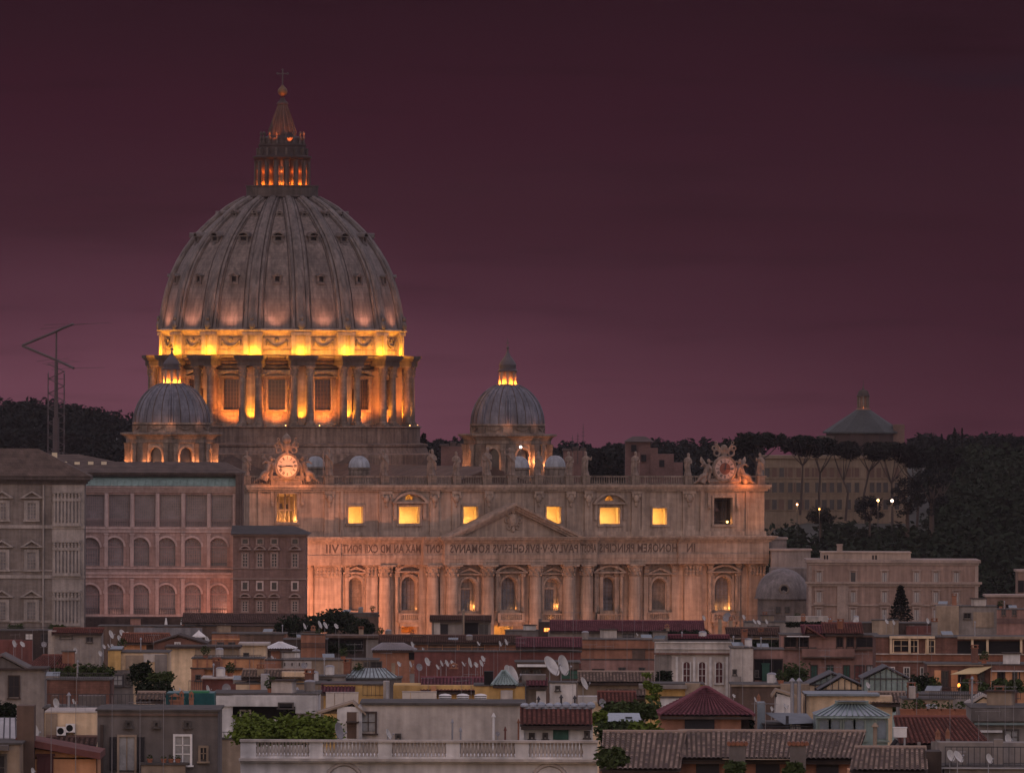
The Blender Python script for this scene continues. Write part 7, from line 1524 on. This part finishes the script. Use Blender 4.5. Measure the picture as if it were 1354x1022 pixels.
for i in range(6): x = h.x(-20)+(h.x(22)-h.x(-20))*i/5; mb.cyl((x,-.5,h.z(978.6)),(x-.05*i,3.5,h.z(950.6)), .04, None, 4)
mb.build('glazing_bar', IRON, rr)
h = Ho('clay_tiled_house', 'low orange house under a broad mottled clay tile roof', 794, 1152, 1008, 9, W['terracotta'], cat='house', d=530, cop=False)
def big_tiles(h, a, b, yt, yb, dp, f, a2=None, b2=None):
    a2 = a if a2 is None else a2; b2 = b if b2 is None else b2
    r = tile_grid((h.x(a), f, h.z(yb)), (h.x(b), f, h.z(yb)), (h.x(b2), f+dp, h.z(yt)), (h.x(a2), f+dp, h.z(yt)), .27, .42, .10, mat=T['old'], parent=h.o, maxc=120, maxr=30)
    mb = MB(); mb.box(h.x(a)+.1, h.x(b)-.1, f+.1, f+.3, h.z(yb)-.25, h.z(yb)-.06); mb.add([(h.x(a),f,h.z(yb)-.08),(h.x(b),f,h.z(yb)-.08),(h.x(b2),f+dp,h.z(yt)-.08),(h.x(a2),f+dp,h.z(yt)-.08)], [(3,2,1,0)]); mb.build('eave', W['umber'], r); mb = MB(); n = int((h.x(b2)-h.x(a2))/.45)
    for i in range(n): x = h.x(a2)+(h.x(b2)-h.x(a2))*i/n; mb.cyl((x, f+dp, h.z(yt)+.06), (x+.47, f+dp, h.z(yt)+.09), .12, .10, 7)
    mb.build('ridge', T['old'], r); return r
big_tiles(h, 793, 899, 973, 1016, 6.5, -2.2, 798, 910); big_tiles(h, 899, 1132, 973, 1003, 6.5, -.6, 899, 1150)
h.door(921, 950, 1008, 1040, BLACK, -.05); h.door(1000, 1030, 1008, 1040, BLACK, -.05); h.door(1080, 1108, 1008, 1040, BLACK, -.05); h.band(955, 1054, 1002, 1003.2, W['tan'], .9, 'gutter'); h.block(1052, 1054.5, 1003, None, W['tan'], -.9, .1, 'downpipe')
h = Ho('clay_tiled_house', 'lower clay tile roof corner beside the white tank', 1126, 1226, 1022, 7, W['orange'], cop=False, d=515); big_tiles(h, 1122, 1226, 993, 1018, 5, -1.2, 1133, 1229); h.block(1226, 1246, 994, None, W['umber'], 1, 3, 'end_wall')
for px, w_, lk in ((975, 21, 'squat brick chimney with red tile cap'), (1055, 21, 'squat brick chimney with red tile cap'), (913, 12, 'small clay chimney')):
    if px > 960:
        t = thing('chimney', ('left of two red-capped chimneys on the mottled clay roof', 'right of two red-capped chimneys on the mottled clay roof')[px > 1000], 'chimney', P(px, 995, 527), 0, 'red-capped chimneys on the clay roof'); mb = MB(); mb.box(-.42, .42, -.4, .4, -.9, .42); mb.build('stack', W['dgrey'], t); mb = MB()
        for i in range(5): mb.cyl((-.46+.23*i, -.5, .50), (-.46+.23*i, .5, .52), .12, .12, 7)
        mb.box(-.46, .46, -.44, .44, .42, .47); mb.build('cap', W['brick'], t)

# ---------------- rooftop furniture
# white tanks, louvred vents
for i, (px, y0, y1, w_) in enumerate(((436.5,916,930,12),(448.5,916,930,12),(464,916,930,20),(537,915,929,11),(548,915,929,11),(565,915,929,25))):
    d = F/scl(935); s = d/F; p = P(px, y1, d); hh = (y1-y0)*s; hw = w_*s/2
    t = thing('water_tank', '', 'water tank', p, 0, 'cream water tanks on the penthouse'); reg(t, 'cream boxy tank', ('behind the vine side of the penthouse roof', 'on the penthouse roof middle')[i > 2], px); mb = MB(); mb.box(-hw+.02, hw-.02, 0, .9, -.5, hh); o = mb.build('body', W['cream'] if False else M('tank_cream_%d' % i, (.56,.50,.44), .7, .15, .5, streak=.2), t); mb = MB(); mb.box(-hw+.0, hw-.0, -.03, .93, hh, hh+.06); mb.build('lid', W['pale'], t)
for px in (588.5, 612, 635.5):
    d = F/scl(934); s = d/F; t = thing('roof_vent', '', 'roof vent', P(px, 929.5, d), 0, 'round louvred roof vents'); reg(t, 'round white louvred vent', 'the penthouse roof edge', px); mb = MB(); mb.cyl((0,0,-.3),(0,0,.58), .4, .4, 18); mb.build('drum', VOID, t)
    for k in range(4): mb = MB(); mb.lathe([(.42, .04+.13*k), (.49, .03+.13*k), (.45, .10+.13*k)], 18); mb.build('louvre', WHITEM, t)
    mb = MB(); mb.lathe([(.49, .55), (.47, .6), (.3, .68), (.02, .72)], 18); mb.build('cap', WHITEM, t)
t = thing('water_tank', 'white rooftop tank with black pipe above the clay tile corner', 'water tank', P(1190, 985, 540), 0); mb = MB(); mb.box(-.36, .36, -.3, .3, .45, .95); mb.box(-.39, .39, -.33, .33, .95, 1.0); mb.build('tank', WHITEM, t); mb = MB(); mb.box(-.3, -.2, -.2, .2, -1, .45); mb.box(.2, .3, -.2, .2, -1, .45); mb.build('stand', STEELG, t); mb = MB(); mb.tube([(-.2,-.2,.3),(-.5,-.25,-.1),(-1.1,-.3,-.2),(-1.7,-.3,-.1)], .13, 8); mb.build('hose', BLACK, t)
# closed parasols, white tent
for i, px in enumerate((219.5, 240.5)):
    t = thing('parasol', ('left of two closed white parasols below the pink loggia', 'right of two closed white parasols below the pink loggia')[i], 'parasol', P(px, 831, 1560), 0, 'closed parasols on the terrace'); mb = MB(); mb.lathe([(.02, 1.75), (.1, 1.7), (.22, .9), (.26, .3), (.12, .15)], 8); mb.build('canopy', WHITEM, t); mb = MB(); mb.cyl((0,0,-1.2),(0,0,1.85), .03); mb.build('pole', IRON, t)
t = thing('tent', 'white peaked canopy on the roofs below the loggia wing', 'canopy tent', P(263, 842, 1330), 0); mb = MB(); mb.lathe([(1.1, .0), (1.05, .15), (.2, .75), (.03, .95)], 6); mb.build('canopy', WHITEM, t); mb = MB(); [mb.cyl((x,y,-1.5),(x,y,.05), .04) for x in (-.85,.85) for y in (-.5,.5)]; mb.build('pole', STEELG, t)
t = thing('parasol', 'small white parasol on the terrace right of the greenhouses', 'parasol', P(1223, 929, 760), 0); mb = MB(); mb.lathe([(.62, -.12), (.6, -.05), (.25, .12), (.02, .2)], 10); mb.build('canopy', WHITEM, t); mb = MB(); mb.cyl((0,0,-1.2),(0,0,.2), .03); mb.build('pole', STEELG, t)
# greenery
bush('vine_pergola', 'bright green vine spilling over the pergola behind the balustrade', 314, 442, 943, 979, 566, 2.6, LEAFV, 1, 120, .14, 'vine'); bush('vine_pergola', 'dense lower end of the vine at the villa side', 312, 352, 950, 981, 563, 1.6, LEAFV, 2, 120, .13, 'vine')
h = Ho('pergola', 'dark pergola under the vine', 334, 426, 960, 3, None, 'pergola', d=569); h.block(336, 424, 960, 985, VOID, .8, .3, 'back_wall'); h.block(421, 435, 963, 980, W['white'], -.9, .6, 'pier'); h.block(334, 426, 958, 960, W['umber'], -.5, 3, 'beam')
for a in (('bush','leafy shrubs on the planted terrace by the brick parapet',70,146,879,899,905,1.5,LEAFT),('bush','dark bush beside the yellow house door',176,198,874,900,890,1.2,LEAF2),('bush','olive shrub on the terrace below the yellow house',200,226,888,902,880,1.2,LEAFT),('bush','dark hedge on the shaded terrace left of the teal shed',182,226,901,919,842,1.5,LEAF2),
        ('bush','dark ivy along the far left roof terrace',14,30,826,834,1480,1.5,LEAFT),('bush','small shrubs along the terrace under the grey palace',66,84,826,833,1470,1.5,LEAFT),('bush','greenery on the dark planted terrace before the trees',484,528,844,858,1290,1.5,LEAFT),('bush','low plants at the front of the dark planted terrace',432,470,850,862,1270,1.5,LEAF2),
        ('bush','hedge along the terrace above the arcaded house',860,935,833,845,1330,1.5,LEAF2),('bush','shrubs hanging over the roof edge right of the arcaded house',1030,1066,876,902,1080,1.2,LEAFT),('bush','dark foliage inside the shaded terrace above the whitish wall',966,1030,847,858,1235,.8,LEAF2),('bush','potted shrubs on the pink apartment terrace',1108,1160,845,858,1255,.8,LEAFT),
        ('bush','shrub at the corner of the arcaded house',870,886,884,904,1010,1.0,LEAF2),('bush','large mixed greenery between stone building and maroon roof',794,838,952,978,590,1.6,LEAFT),('bush','yellow-green shrub beside the blue-grey shed',836,876,955,976,585,1.4,LEAFV),('bush','climber over the trellis left of the maroon roof',800,870,928,948,640,1.4,LEAFT),
        ('bush','weeds growing on the left edge of the clay roof',794,822,988,1012,510,.8,LEAFT),('bush','leafy stems before the orange wall under the clay roof',964,980,1008,1024,500,.6,LEAFT),('bush','second leafy clump before the orange wall below the right chimney',1042,1058,1009,1024,500,.6,LEAFT),('bush','dark climber at the right side of the maroon-roofed house',975,992,946,970,600,1.0,LEAF2),
        ('bush','terrace shrubs under the beige awning',1275,1304,898,914,905,1.0,LEAFT),('bush','terrace shrubs before the orange rooms at the right edge',1312,1350,898,914,905,1.0,LEAFT),('bush','dark shrub by the right greenhouse',1206,1234,892,912,920,1.0,LEAF2),('bush','dry tan shrubs on the terrace by the slate-blue awning',1014,1034,954,968,660,1.0,LEAFT),
        ('bush','ivy on the left edge house by the glass lean-to',0,17,928,950,720,1.0,LEAF2),('bush','rough shrubs along the roof edge under the right greenhouse',1176,1206,926,938,790,1.0,LEAFT),('bush','small shrub in the corner of the stone building and clay roof',785,800,940,956,600,1.0,LEAFV),('bush','hedge on the roof right of the whitish terrace',1040,1100,822,828,1420,1.0,LEAF2)):
    bush(a[0], a[1], *a[2:9], int(a[2]), 100, .17)
tree('small_tree', 'slender yellow-green tree left of the maroon pyramid roof', 860, 893, 952, 690, 40, 'sparse', 90, None, LEAFV)

# dishes: px, y, size, where
for px, y, sz, host, kw in ((676,893,26,'on the pyramid roof room',dict(base=2.5)),(671,889,20,'on the pyramid roof room',dict(base=2.5)),(727,882,30,'above the white cubes',dict(look='huge white satellite dish',turn=58)),(742,880,28,'above the white cubes',dict(look='huge white satellite dish',turn=60)),(771,904,18,'beside the white cubes',{}),(774,892,9,'beside the white cubes',{}),(752,878,9,'above the white cubes',dict(mat=DISHG,turn=10,look='dark round satellite dish')),
        (527,878,8,'behind the glass conservatory',{}),(542,878,9,'behind the glass conservatory',{}),(554,882,10,'above the purple-brown tiles',dict(mat=DISHG,turn=30)),(564,875,12,'above the purple-brown tiles',{}),(578,882,8,'above the purple-brown tiles',{}),(583,877,9,'above the purple-brown tiles',{}),(590,877,10,'above the purple-brown tiles',{}),(597.5,877,9,'above the purple-brown tiles',{}),(612,878,8,'above the purple-brown tiles',{}),(620,876,14,'above the purple-brown tiles',{}),(629,879,8,'above the purple-brown tiles',{}),(635.5,877,10,'above the purple-brown tiles',{}),(638,871,9,'above the purple-brown tiles',{}),
        (544.5,852,8,'on the upper long red building',{}),(560,844,6,'on the upper long red building',{}),(559,858,5,'on the upper long red building',{}),(632,851,7,'on the upper long red building',{}),(660.5,851,8,'on the upper long red building',{}),(668.5,849,9,'on the upper long red building',{}),
        (771,851,11,'on the wide salmon house',dict(mat=DISHG)),(791,854,8,'on the wide salmon house',{}),(815,851,11,'on the wide salmon house',{}),(881,826,6,'on the long maroon roof',{}),(842,839,5,'on the long maroon roof',{}),
        (402,828,9,'against the leafy trees',{}),(422,826,11,'against the leafy trees',{}),(429.5,827,10,'against the leafy trees',{}),(444,828,8,'against the leafy trees',{}),(298,829,8,'on the dark roof under the brick palace',{}),
        (146,839,12,'behind the orange house',{}),(161,838,12,'behind the orange house',{}),(168.5,839,8,'behind the orange house',dict(turn=20)),(157,844,9,'behind the orange house',{}),(99,860,8,'beside the red chimney block',{}),(132,864,8,'before the yellow house',{}),(137,855,7,'before the yellow house',{}),(143,854,6,'before the yellow house',{}),(148,854,6,'before the yellow house',{}),(58,852,8,'on the far left roof terrace',dict(mat=DISHG,turn=10,look='grey round satellite dish')),(29,852,9,'on the far left roof terrace',{}),(18,851,10,'on the far left roof terrace',{}),
        (273,846,10,'on the brown gabled house',{}),(251,848,7,'on the brown gabled house',{}),(273,870,6,'on the orange panelled parapet',{}),(279,869,6,'on the orange panelled parapet',{}),(312,869,6,'on the orange panelled parapet',{}),(372.5,853,7,'above the white pavilion',{}),(360,871,9,'by the mottled stucco wall',{}),(299,910,13,'on the tan patched house',dict(mat=DISHG,turn=15,look='grey round satellite dish')),(274,911,11,'by the teal shed',{}),(230,914,8,'by the teal shed',{}),(238,913,8,'by the teal shed',{}),(402,880,9,'on the mottled stucco wall',dict(mat=DISHG,turn=10,look='dark round satellite dish')),
        (73,930,14,'on the railed dark terrace',dict(mat=DISH,turn=55)),(97,928,9,'on the railed dark terrace',{}),(44,967,20,'beside the cream wall with air conditioners',dict(turn=60)),(42.5,1019,9,'on the tan front house',{}),
        (446,967,24,'by the penthouse porch',dict(mat=DISHG,look='grey satellite dish')),(475.5,942,18,'by the penthouse porch',dict(mat=DISHG,turn=65)),(512.5,971,15,'before the plain penthouse wall',dict(base=.6)),(658,970,7,'before the plain penthouse wall',dict(mat=DISHG,turn=20,look='dark small satellite dish',base=.5)),
        (796,930,13,'beside the small cream cottage',dict(mat=DISHG,turn=40)),(962,816,13,'at the foot of the facade corner',dict(mat=DISHG,turn=-35,look='broad grey satellite dish')),(930,817,7,'at the foot of the facade corner',{}),(983,816,7,'at the foot of the facade corner',{}),(997,822,8,'on the grey parapet house',{}),(1003,823,7,'on the grey parapet house',{}),(1013,822,7,'on the grey parapet house',{}),(1131,822,8,'on the low cluttered house',dict(turn=20)),(1172,822,7,'on the low cluttered house',{}),(1181,823,7,'on the low cluttered house',{}),(1226,821,8,'on the low cluttered house',{}),
        (1038,934,9,'by the white lean-to',{}),(1020,937,7,'by the white lean-to',{}),(1147,906,9,'on the right greenhouse',{}),(1191,952,9,'by the planter terrace',{}),(1332,978,15,'on the right edge roofs',dict(turn=50)),(1256,999,16,'on the railed corner roof',dict(turn=45)),(1266,1001,18,'on the railed corner roof',dict(turn=55)),(1307,1003,14,'on the railed corner roof',{}),(1316,860,8,'in the cream framed loggia',{}),(1342,856,8,'in the cream framed loggia',{}),(998,925,8,'by the flat brown block',{}),(970,920,6,'by the flat brown block',{}),(1211,868,5,'on the red brick building',{}),(1277,950,6,'by the planter terrace',{}),(1324,928,6,'on the terrace above the grey slab',{})):
    kw = dict(kw); kw.setdefault('turn', 50 + (int(px*7.3) % 30)); kw.setdefault('tilt', 12 + (int(px*3.7+y) % 24)); dish(px, y, sz, host, **kw)
# aerials: px, top, base, kind, where
for px, y0, y1, k, host in ((20,838,866,1,'above the far left roof terrace'),(43,832,862,1,'above the far left roof terrace'),(64,848,884,2,'by the red roof house'),(57.5,826,850,0,'above the far left roof terrace'),(72,860,900,1,'by the planted terrace'),(29,915,1003,0,'before the tan front house'),(67.5,935,1010,0,'before the tan front house'),(100,930,1015,1,'before the tan front house'),(148,920,1020,0,'before the grey-brown house'),(185,925,1010,1,'before the grey-brown house'),(216,915,1005,0,'before the grey-brown house'),(101,880,940,0,'on the railed terrace'),(158,835,870,0,'by the orange house'),(203,838,875,1,'by the brown gabled house'),
        (90,845,890,1,'by the planted terrace'),(119,828,860,0,'by the low brown house'),(285,845,880,2,'by the cream house with dark eave'),(308,838,872,1,'by the orange panelled parapet'),(335,845,880,0,'by the orange panelled parapet'),(392,835,880,1,'by the white pavilion'),(417,840,880,1,'over the mottled stucco wall'),(448,838,880,0,'over the mottled stucco wall'),(469,850,900,2,'by the glass conservatory'),(486,838,890,1,'by the glass conservatory'),(511,862,905,1,'by the glass conservatory'),(419,905,975,0,'by the white villa end'),(353,868,910,2,'over the tan patched house'),(390,870,915,1,'over the tan patched house'),(330,872,915,0,'over the tan patched house'),
        (566,838,862,1,'over the lower red terrace'),(602,838,868,1,'over the lower red terrace'),(688,842,880,2,'over the dim mauve house'),(706,838,885,0,'over the dim mauve house'),(757.5,805,925,1,'above the white cubes'),(754,862,915,0,'above the white cubes'),(780,850,905,1,'by the wide salmon house'),(801,842,905,2,'by the wide salmon house'),(829,838,900,1,'by the wide salmon house'),(858,846,905,0,'by the wide salmon house'),(653,858,890,0,'by the pyramid roof room'),(658,860,890,0,'by the pyramid roof room'),(623,890,928,1,'on the penthouse vents side'),(566,895,928,1,'on the penthouse vents side'),(610,893,928,2,'on the penthouse vents side'),
        (695,905,945,0,'by the tiled hut'),(872,860,905,1,'before the arcaded house'),(899,850,905,2,'before the arcaded house'),(982,840,930,1,'over the flat brown block'),(1020,840,905,1,'by the salmon terrace wing'),(1057,838,905,0,'by the salmon terrace wing'),(1091,858,905,2,'over the greenhouse gables'),(1098,880,925,1,'over the greenhouse gables'),(1140,862,920,1,'over the greenhouse gables'),(1166,868,905,0,'over the greenhouse gables'),(1012,928,985,1,'by the slate-blue awning'),(1192,900,950,1,'by the planter terrace'),(1212,905,960,0,'by the planter terrace'),(1256,925,990,0,'over the wide red roof'),(1284,900,960,1,'over the wide red roof'),(1294,945,1000,0,'over the wide red roof'),(1306,938,1000,1,'by the railed corner roof'),(1329,905,985,1,'by the railed corner roof'),(1340,930,1000,0,'by the railed corner roof'),
        (1270,895,940,0,'by the beige awning'),(1311,875,930,1,'by the beige awning'),(1341,880,930,0,'by the orange terrace rooms'),(747,800,838,0,'before the portico columns'),(762,792,838,1,'before the portico columns'),(823,795,840,0,'before the portico columns'),(850,803,838,1,'before the right facade windows'),(839,808,838,0,'before the right facade windows'),(611,795,840,1,'on the brown shed'),(640,800,842,0,'on the brown shed'),(945,808,845,0,'at the facade corner roofs'),(972,812,845,1,'at the facade corner roofs'),(1018,805,838,1,'on the grey parapet house'),(1076,815,850,1,'over the pink apartments'),(1120,812,845,0,'over the pink apartments'),(1213,830,880,0,'over the red brick building'),(1232,835,880,1,'over the red brick building'),(1268,815,845,0,'over the red brick building'),
        (771,560,600,0,'on the skyline roofs') ,(764,572,602,1,'on the skyline roofs'),(757,575,604,0,'on the skyline roofs')):
    if y1 < 700:
        p = P(px, y1, 2400); t = thing('radio_aerial', '', 'aerial', p, 0, 'skyline aerials'); reg(t, ('thin dark aerial','dark aerial with crossbars')[k], 'on the skyline right of the smaller dome', px); mb = MB(); mb.cyl((0,0,-2),(0,0,(y1-y0)*2400/F), .1, .05, 5); mb.build('mast', IRON, t); mb = MB(); [mb.cyl((-.5+.1*i,0,(y1-y0)*2400/F*(.6+.12*i)),(.5-.1*i,0,(y1-y0)*2400/F*(.6+.12*i)), .05, None, 4) for i in range(3)]; mb.build('boom', IRON, t)
    else: aerial(px, y0, y1, host, k)
# flues and chimneys
pipe(1047.5, 896, 942, 'behind the slate-blue awning', 'tall twin steel flue', r=.13); pipe(1056.5, 896, 942, 'behind the slate-blue awning', 'tall twin steel flue', r=.13)
pipe(598, 950, 979, 'before the penthouse wall', 'grey vent pipe', r=.05); pipe(609, 961, 979, 'before the penthouse wall', 'grey vent pipe', r=.05); pipe(652.5, 942, 979, 'before the penthouse wall', 'white vent pipe', WHITEM, .07); pipe(668, 960, 979, 'before the penthouse wall', 'rusty vent pipe', W['maroon'], .05); pipe(685.5, 950, 979, 'before the penthouse wall', 'red standing pipe', W['brick'], .05)
pipe(1157, 955, 985, 'in front of the winter garden', 'brown flue', W['tan'], .12); pipe(613, 805, 843, 'beside the brown shed', 'tall brown flue', W['tan'], .12); pipe(91, 915, 940, 'on the railed terrace', 'small flue with hood'); pipe(393, 908, 918, 'on the white villa roof', 'white vent'); pipe(712, 920, 935, 'by the tiled hut', 'dark flue', IRON, .08); pipe(742, 918, 935, 'by the tiled hut', 'dark flue', IRON, .08); pipe(760, 919, 935, 'by the tiled hut', 'dark flue', IRON, .08)
for px, y0, y1, w_, host, m_ in ((952,818,842,5,'left of the grey parapet house','tan'),(966,820,842,5,'left of the grey parapet house','tan'),(1098,820,830,5,'on the pink apartments','terracotta'),(1062,816,826,6,'on the grey parapet house','terracotta'),(240,923,938,6,'before the teal shed','terracotta'),(253,924,938,6,'before the teal shed','terracotta'),(231,927,938,12,'before the teal shed','terracotta'),(414,832,842,6,'on the dull red terrace','terracotta'),(545,838,846,5,'on the long red building','tan'),(808,843,850,6,'on the wide salmon house','terracotta'),(1240,977,990,6,'on the wide red roof','grey'),(1253,976,990,5,'on the wide red roof','grey'),(600,884,898,10,'behind the purple-brown tiles','maroon'),(1003,928,950,4,'right of the maroon pyramid roof','pale'),(545,890,900,6,'behind the purple-brown tiles','grey'),(520,876,890,5,'over the glass conservatory','tan'),(882,830,838,6,'over the arcaded house','tan'),(1180,850,862,5,'over the red brick building','terracotta') ):
    chimney(px, y0, y1, w_, host, W[m_], look=m_.replace('pale', 'whitish')+' chimney' if m_ != 'maroon' else 'square dark red chimney')

# ---- small clutter standing on the flat roofs
qc = random.Random(5)
def clutter(h):
    lab = h.label.split(',')[0]
    kinds = ['skylight', 'stack', 'vent', 'planter', 'hatch', 'tank']; qc.shuffle(kinds)
    for kd in kinds[:qc.choice((2, 3, 3, 4))]:
        if len(lab.split()) > 11: return
        px = qc.uniform(h.px0+4, h.px1-4); y = qc.uniform(h.depth*.15, h.depth*.75); p = h.p + Vector((h.x(px), y, h.z(h.yt))); mb = MB(); m2 = MB(); z0 = -.1
        look, nm, cat = {'skylight': ('slanted skylight', 'skylight', 'skylight'), 'stack': ('capped brick stack', 'chimney', 'chimney'), 'vent': ('thin vent pipe', 'flue_pipe', 'pipe'), 'planter': ('potted shrub', 'potted_plant', 'potted plant'), 'hatch': ('small roof hut', 'roof_hut', 'roof hut'), 'tank': ('round water tank', 'water_tank', 'water tank')}[kd]
        t = thing(nm, f'{look} on the {lab}', cat, p, qc.uniform(-.3, .3), 'small things standing on the flat roofs')
        if kd == 'skylight': mb.add([(-.6,-.4,z0),(.6,-.4,z0),(.6,.5,z0),(-.6,.5,z0),(-.6,-.4,.25),(.6,-.4,.25),(.6,.5,.6),(-.6,.5,.6)], [(0,3,2,1),(0,1,5,4),(1,2,6,5),(2,3,7,6),(3,0,4,7)]); mb.build('curb', W['grey'], t); m2.add([(-.62,-.42,.25),(.62,-.42,.25),(.62,.52,.61),(-.62,.52,.61)], [(0,1,2,3)]); m2.build('pane', BLUEG, t)
        elif kd == 'stack':
            hh = qc.uniform(.7, 1.6); mb.box(-.3, .3, -.25, .25, z0, hh); mb.build('stack', W[qc.choice(('tan','brick','dbrick','grey','terracotta'))], t); m2.box(-.37, .37, -.32, .32, hh, hh+.08)
            for x in (-.26, .26): m2.box(x-.05, x+.05, -.25, .25, hh+.08, hh+.28)
            m2.box(-.36, .36, -.3, .3, hh+.28, hh+.36); m2.build('cap', W['brick'], t)
        elif kd == 'vent': hh = qc.uniform(.8, 1.8); mb.cyl((0,0,z0), (0,0,hh), .06, None, 8); mb.build('pipe', STEELG, t); m2.cyl((0,0,hh), (0,0,hh+.18), .13, .05, 8); m2.build('cowl', STEELG, t)
        elif kd == 'planter': mb.lathe([(.02,z0),(.2,z0),(.28,.4),(.24,.4)], 10); mb.build('pot', POT, t); leaves(m2, (0,0,.85), .5, .45, .5, 110, .13, qc, .1); m2.build('plant', LEAFT, t)
        elif kd == 'hatch': hh = qc.uniform(.6, 1.1); mb.box(-.8, .8, -.5, .9, z0, hh); mb.build('wall', W[qc.choice(('cream','pale','tan','grey','pink','white'))], t); m2.box(-.95, .95, -.65, 1.05, hh, hh+.12); m2.build('roof', W['umber'], t)
        else: mb.cyl((0,0,.15), (0,0,.85), .42, .42, 16); mb.build('tank', W[qc.choice(('white','grey','pale'))], t); m2.lathe([(.45,.85),(.3,.98),(.02,1.02)], 16); m2.build('lid', STEELG, t); m2 = MB(); m2.box(-.3,.3,-.3,.3,z0,.14); m2.build('stand', STEELG, t)
for h in Ho.ALL:
    if h.flat and h.px1 - h.px0 > 26 and h.yt < 975 and not any(k in h.label for k in ('penthouse', 'whitewashed', 'iron railing', 'ochre and white', 'dim green glass', 'dim mauve', 'slate-blue', 'lower red-brown', 'mustard yellow', 'grey-brown')): clutter(h)
# ---- labels for the rooftop furniture, by look and place
groups = {}
for it in PROPS: groups.setdefault((it[1], it[2]), []).append(it)
ORD = ['leftmost', 'second from left', 'third from left', 'fourth from left', 'fifth from left', 'sixth from left', 'seventh from left', 'eighth from left', 'ninth from left', 'tenth from left', 'eleventh from left', 'twelfth from left', 'thirteenth from left']
for (look, host), its in groups.items():
    its.sort(key=lambda a: a[3])
    hh = host if host.split()[0] in ('on','above','by','behind','before','beside','over','in','at','against','right','left') else 'on ' + host
    for i, it in enumerate(its):
        if len(its) == 1: it[0]['label'] = f'{look} {hh}'
        elif len(its) == 2: it[0]['label'] = f'{("left","right")[i]} one of two, {look} {hh}'
        else: it[0]['label'] = f'{look} {hh}, {ORD[i]}' if i < len(its)-1 else f'{look} {hh}, rightmost'

# ================================================================== AIR
hz = MB(); hz.box(-1100, 1100, -60, 3560, -12, 132); hzo = hz.build('haze', None)
hm = bpy.data.materials.new('evening_haze'); hm.use_nodes = True; t = hm.node_tree; t.nodes.clear()
vo = t.nodes.new('ShaderNodeVolumePrincipled'); vo.inputs['Color'].default_value = (.92, .78, .86, 1); vo.inputs['Density'].default_value = 0.0000115; vo.inputs['Anisotropy'].default_value = 0.0
t.links.new(vo.outputs[0], t.nodes.new('ShaderNodeOutputMaterial').inputs['Volume']); hzo.data.materials.append(hm); hzo['kind'] = 'stuff'; hzo['label'] = 'thin evening haze over the city'; hzo['category'] = 'haze'
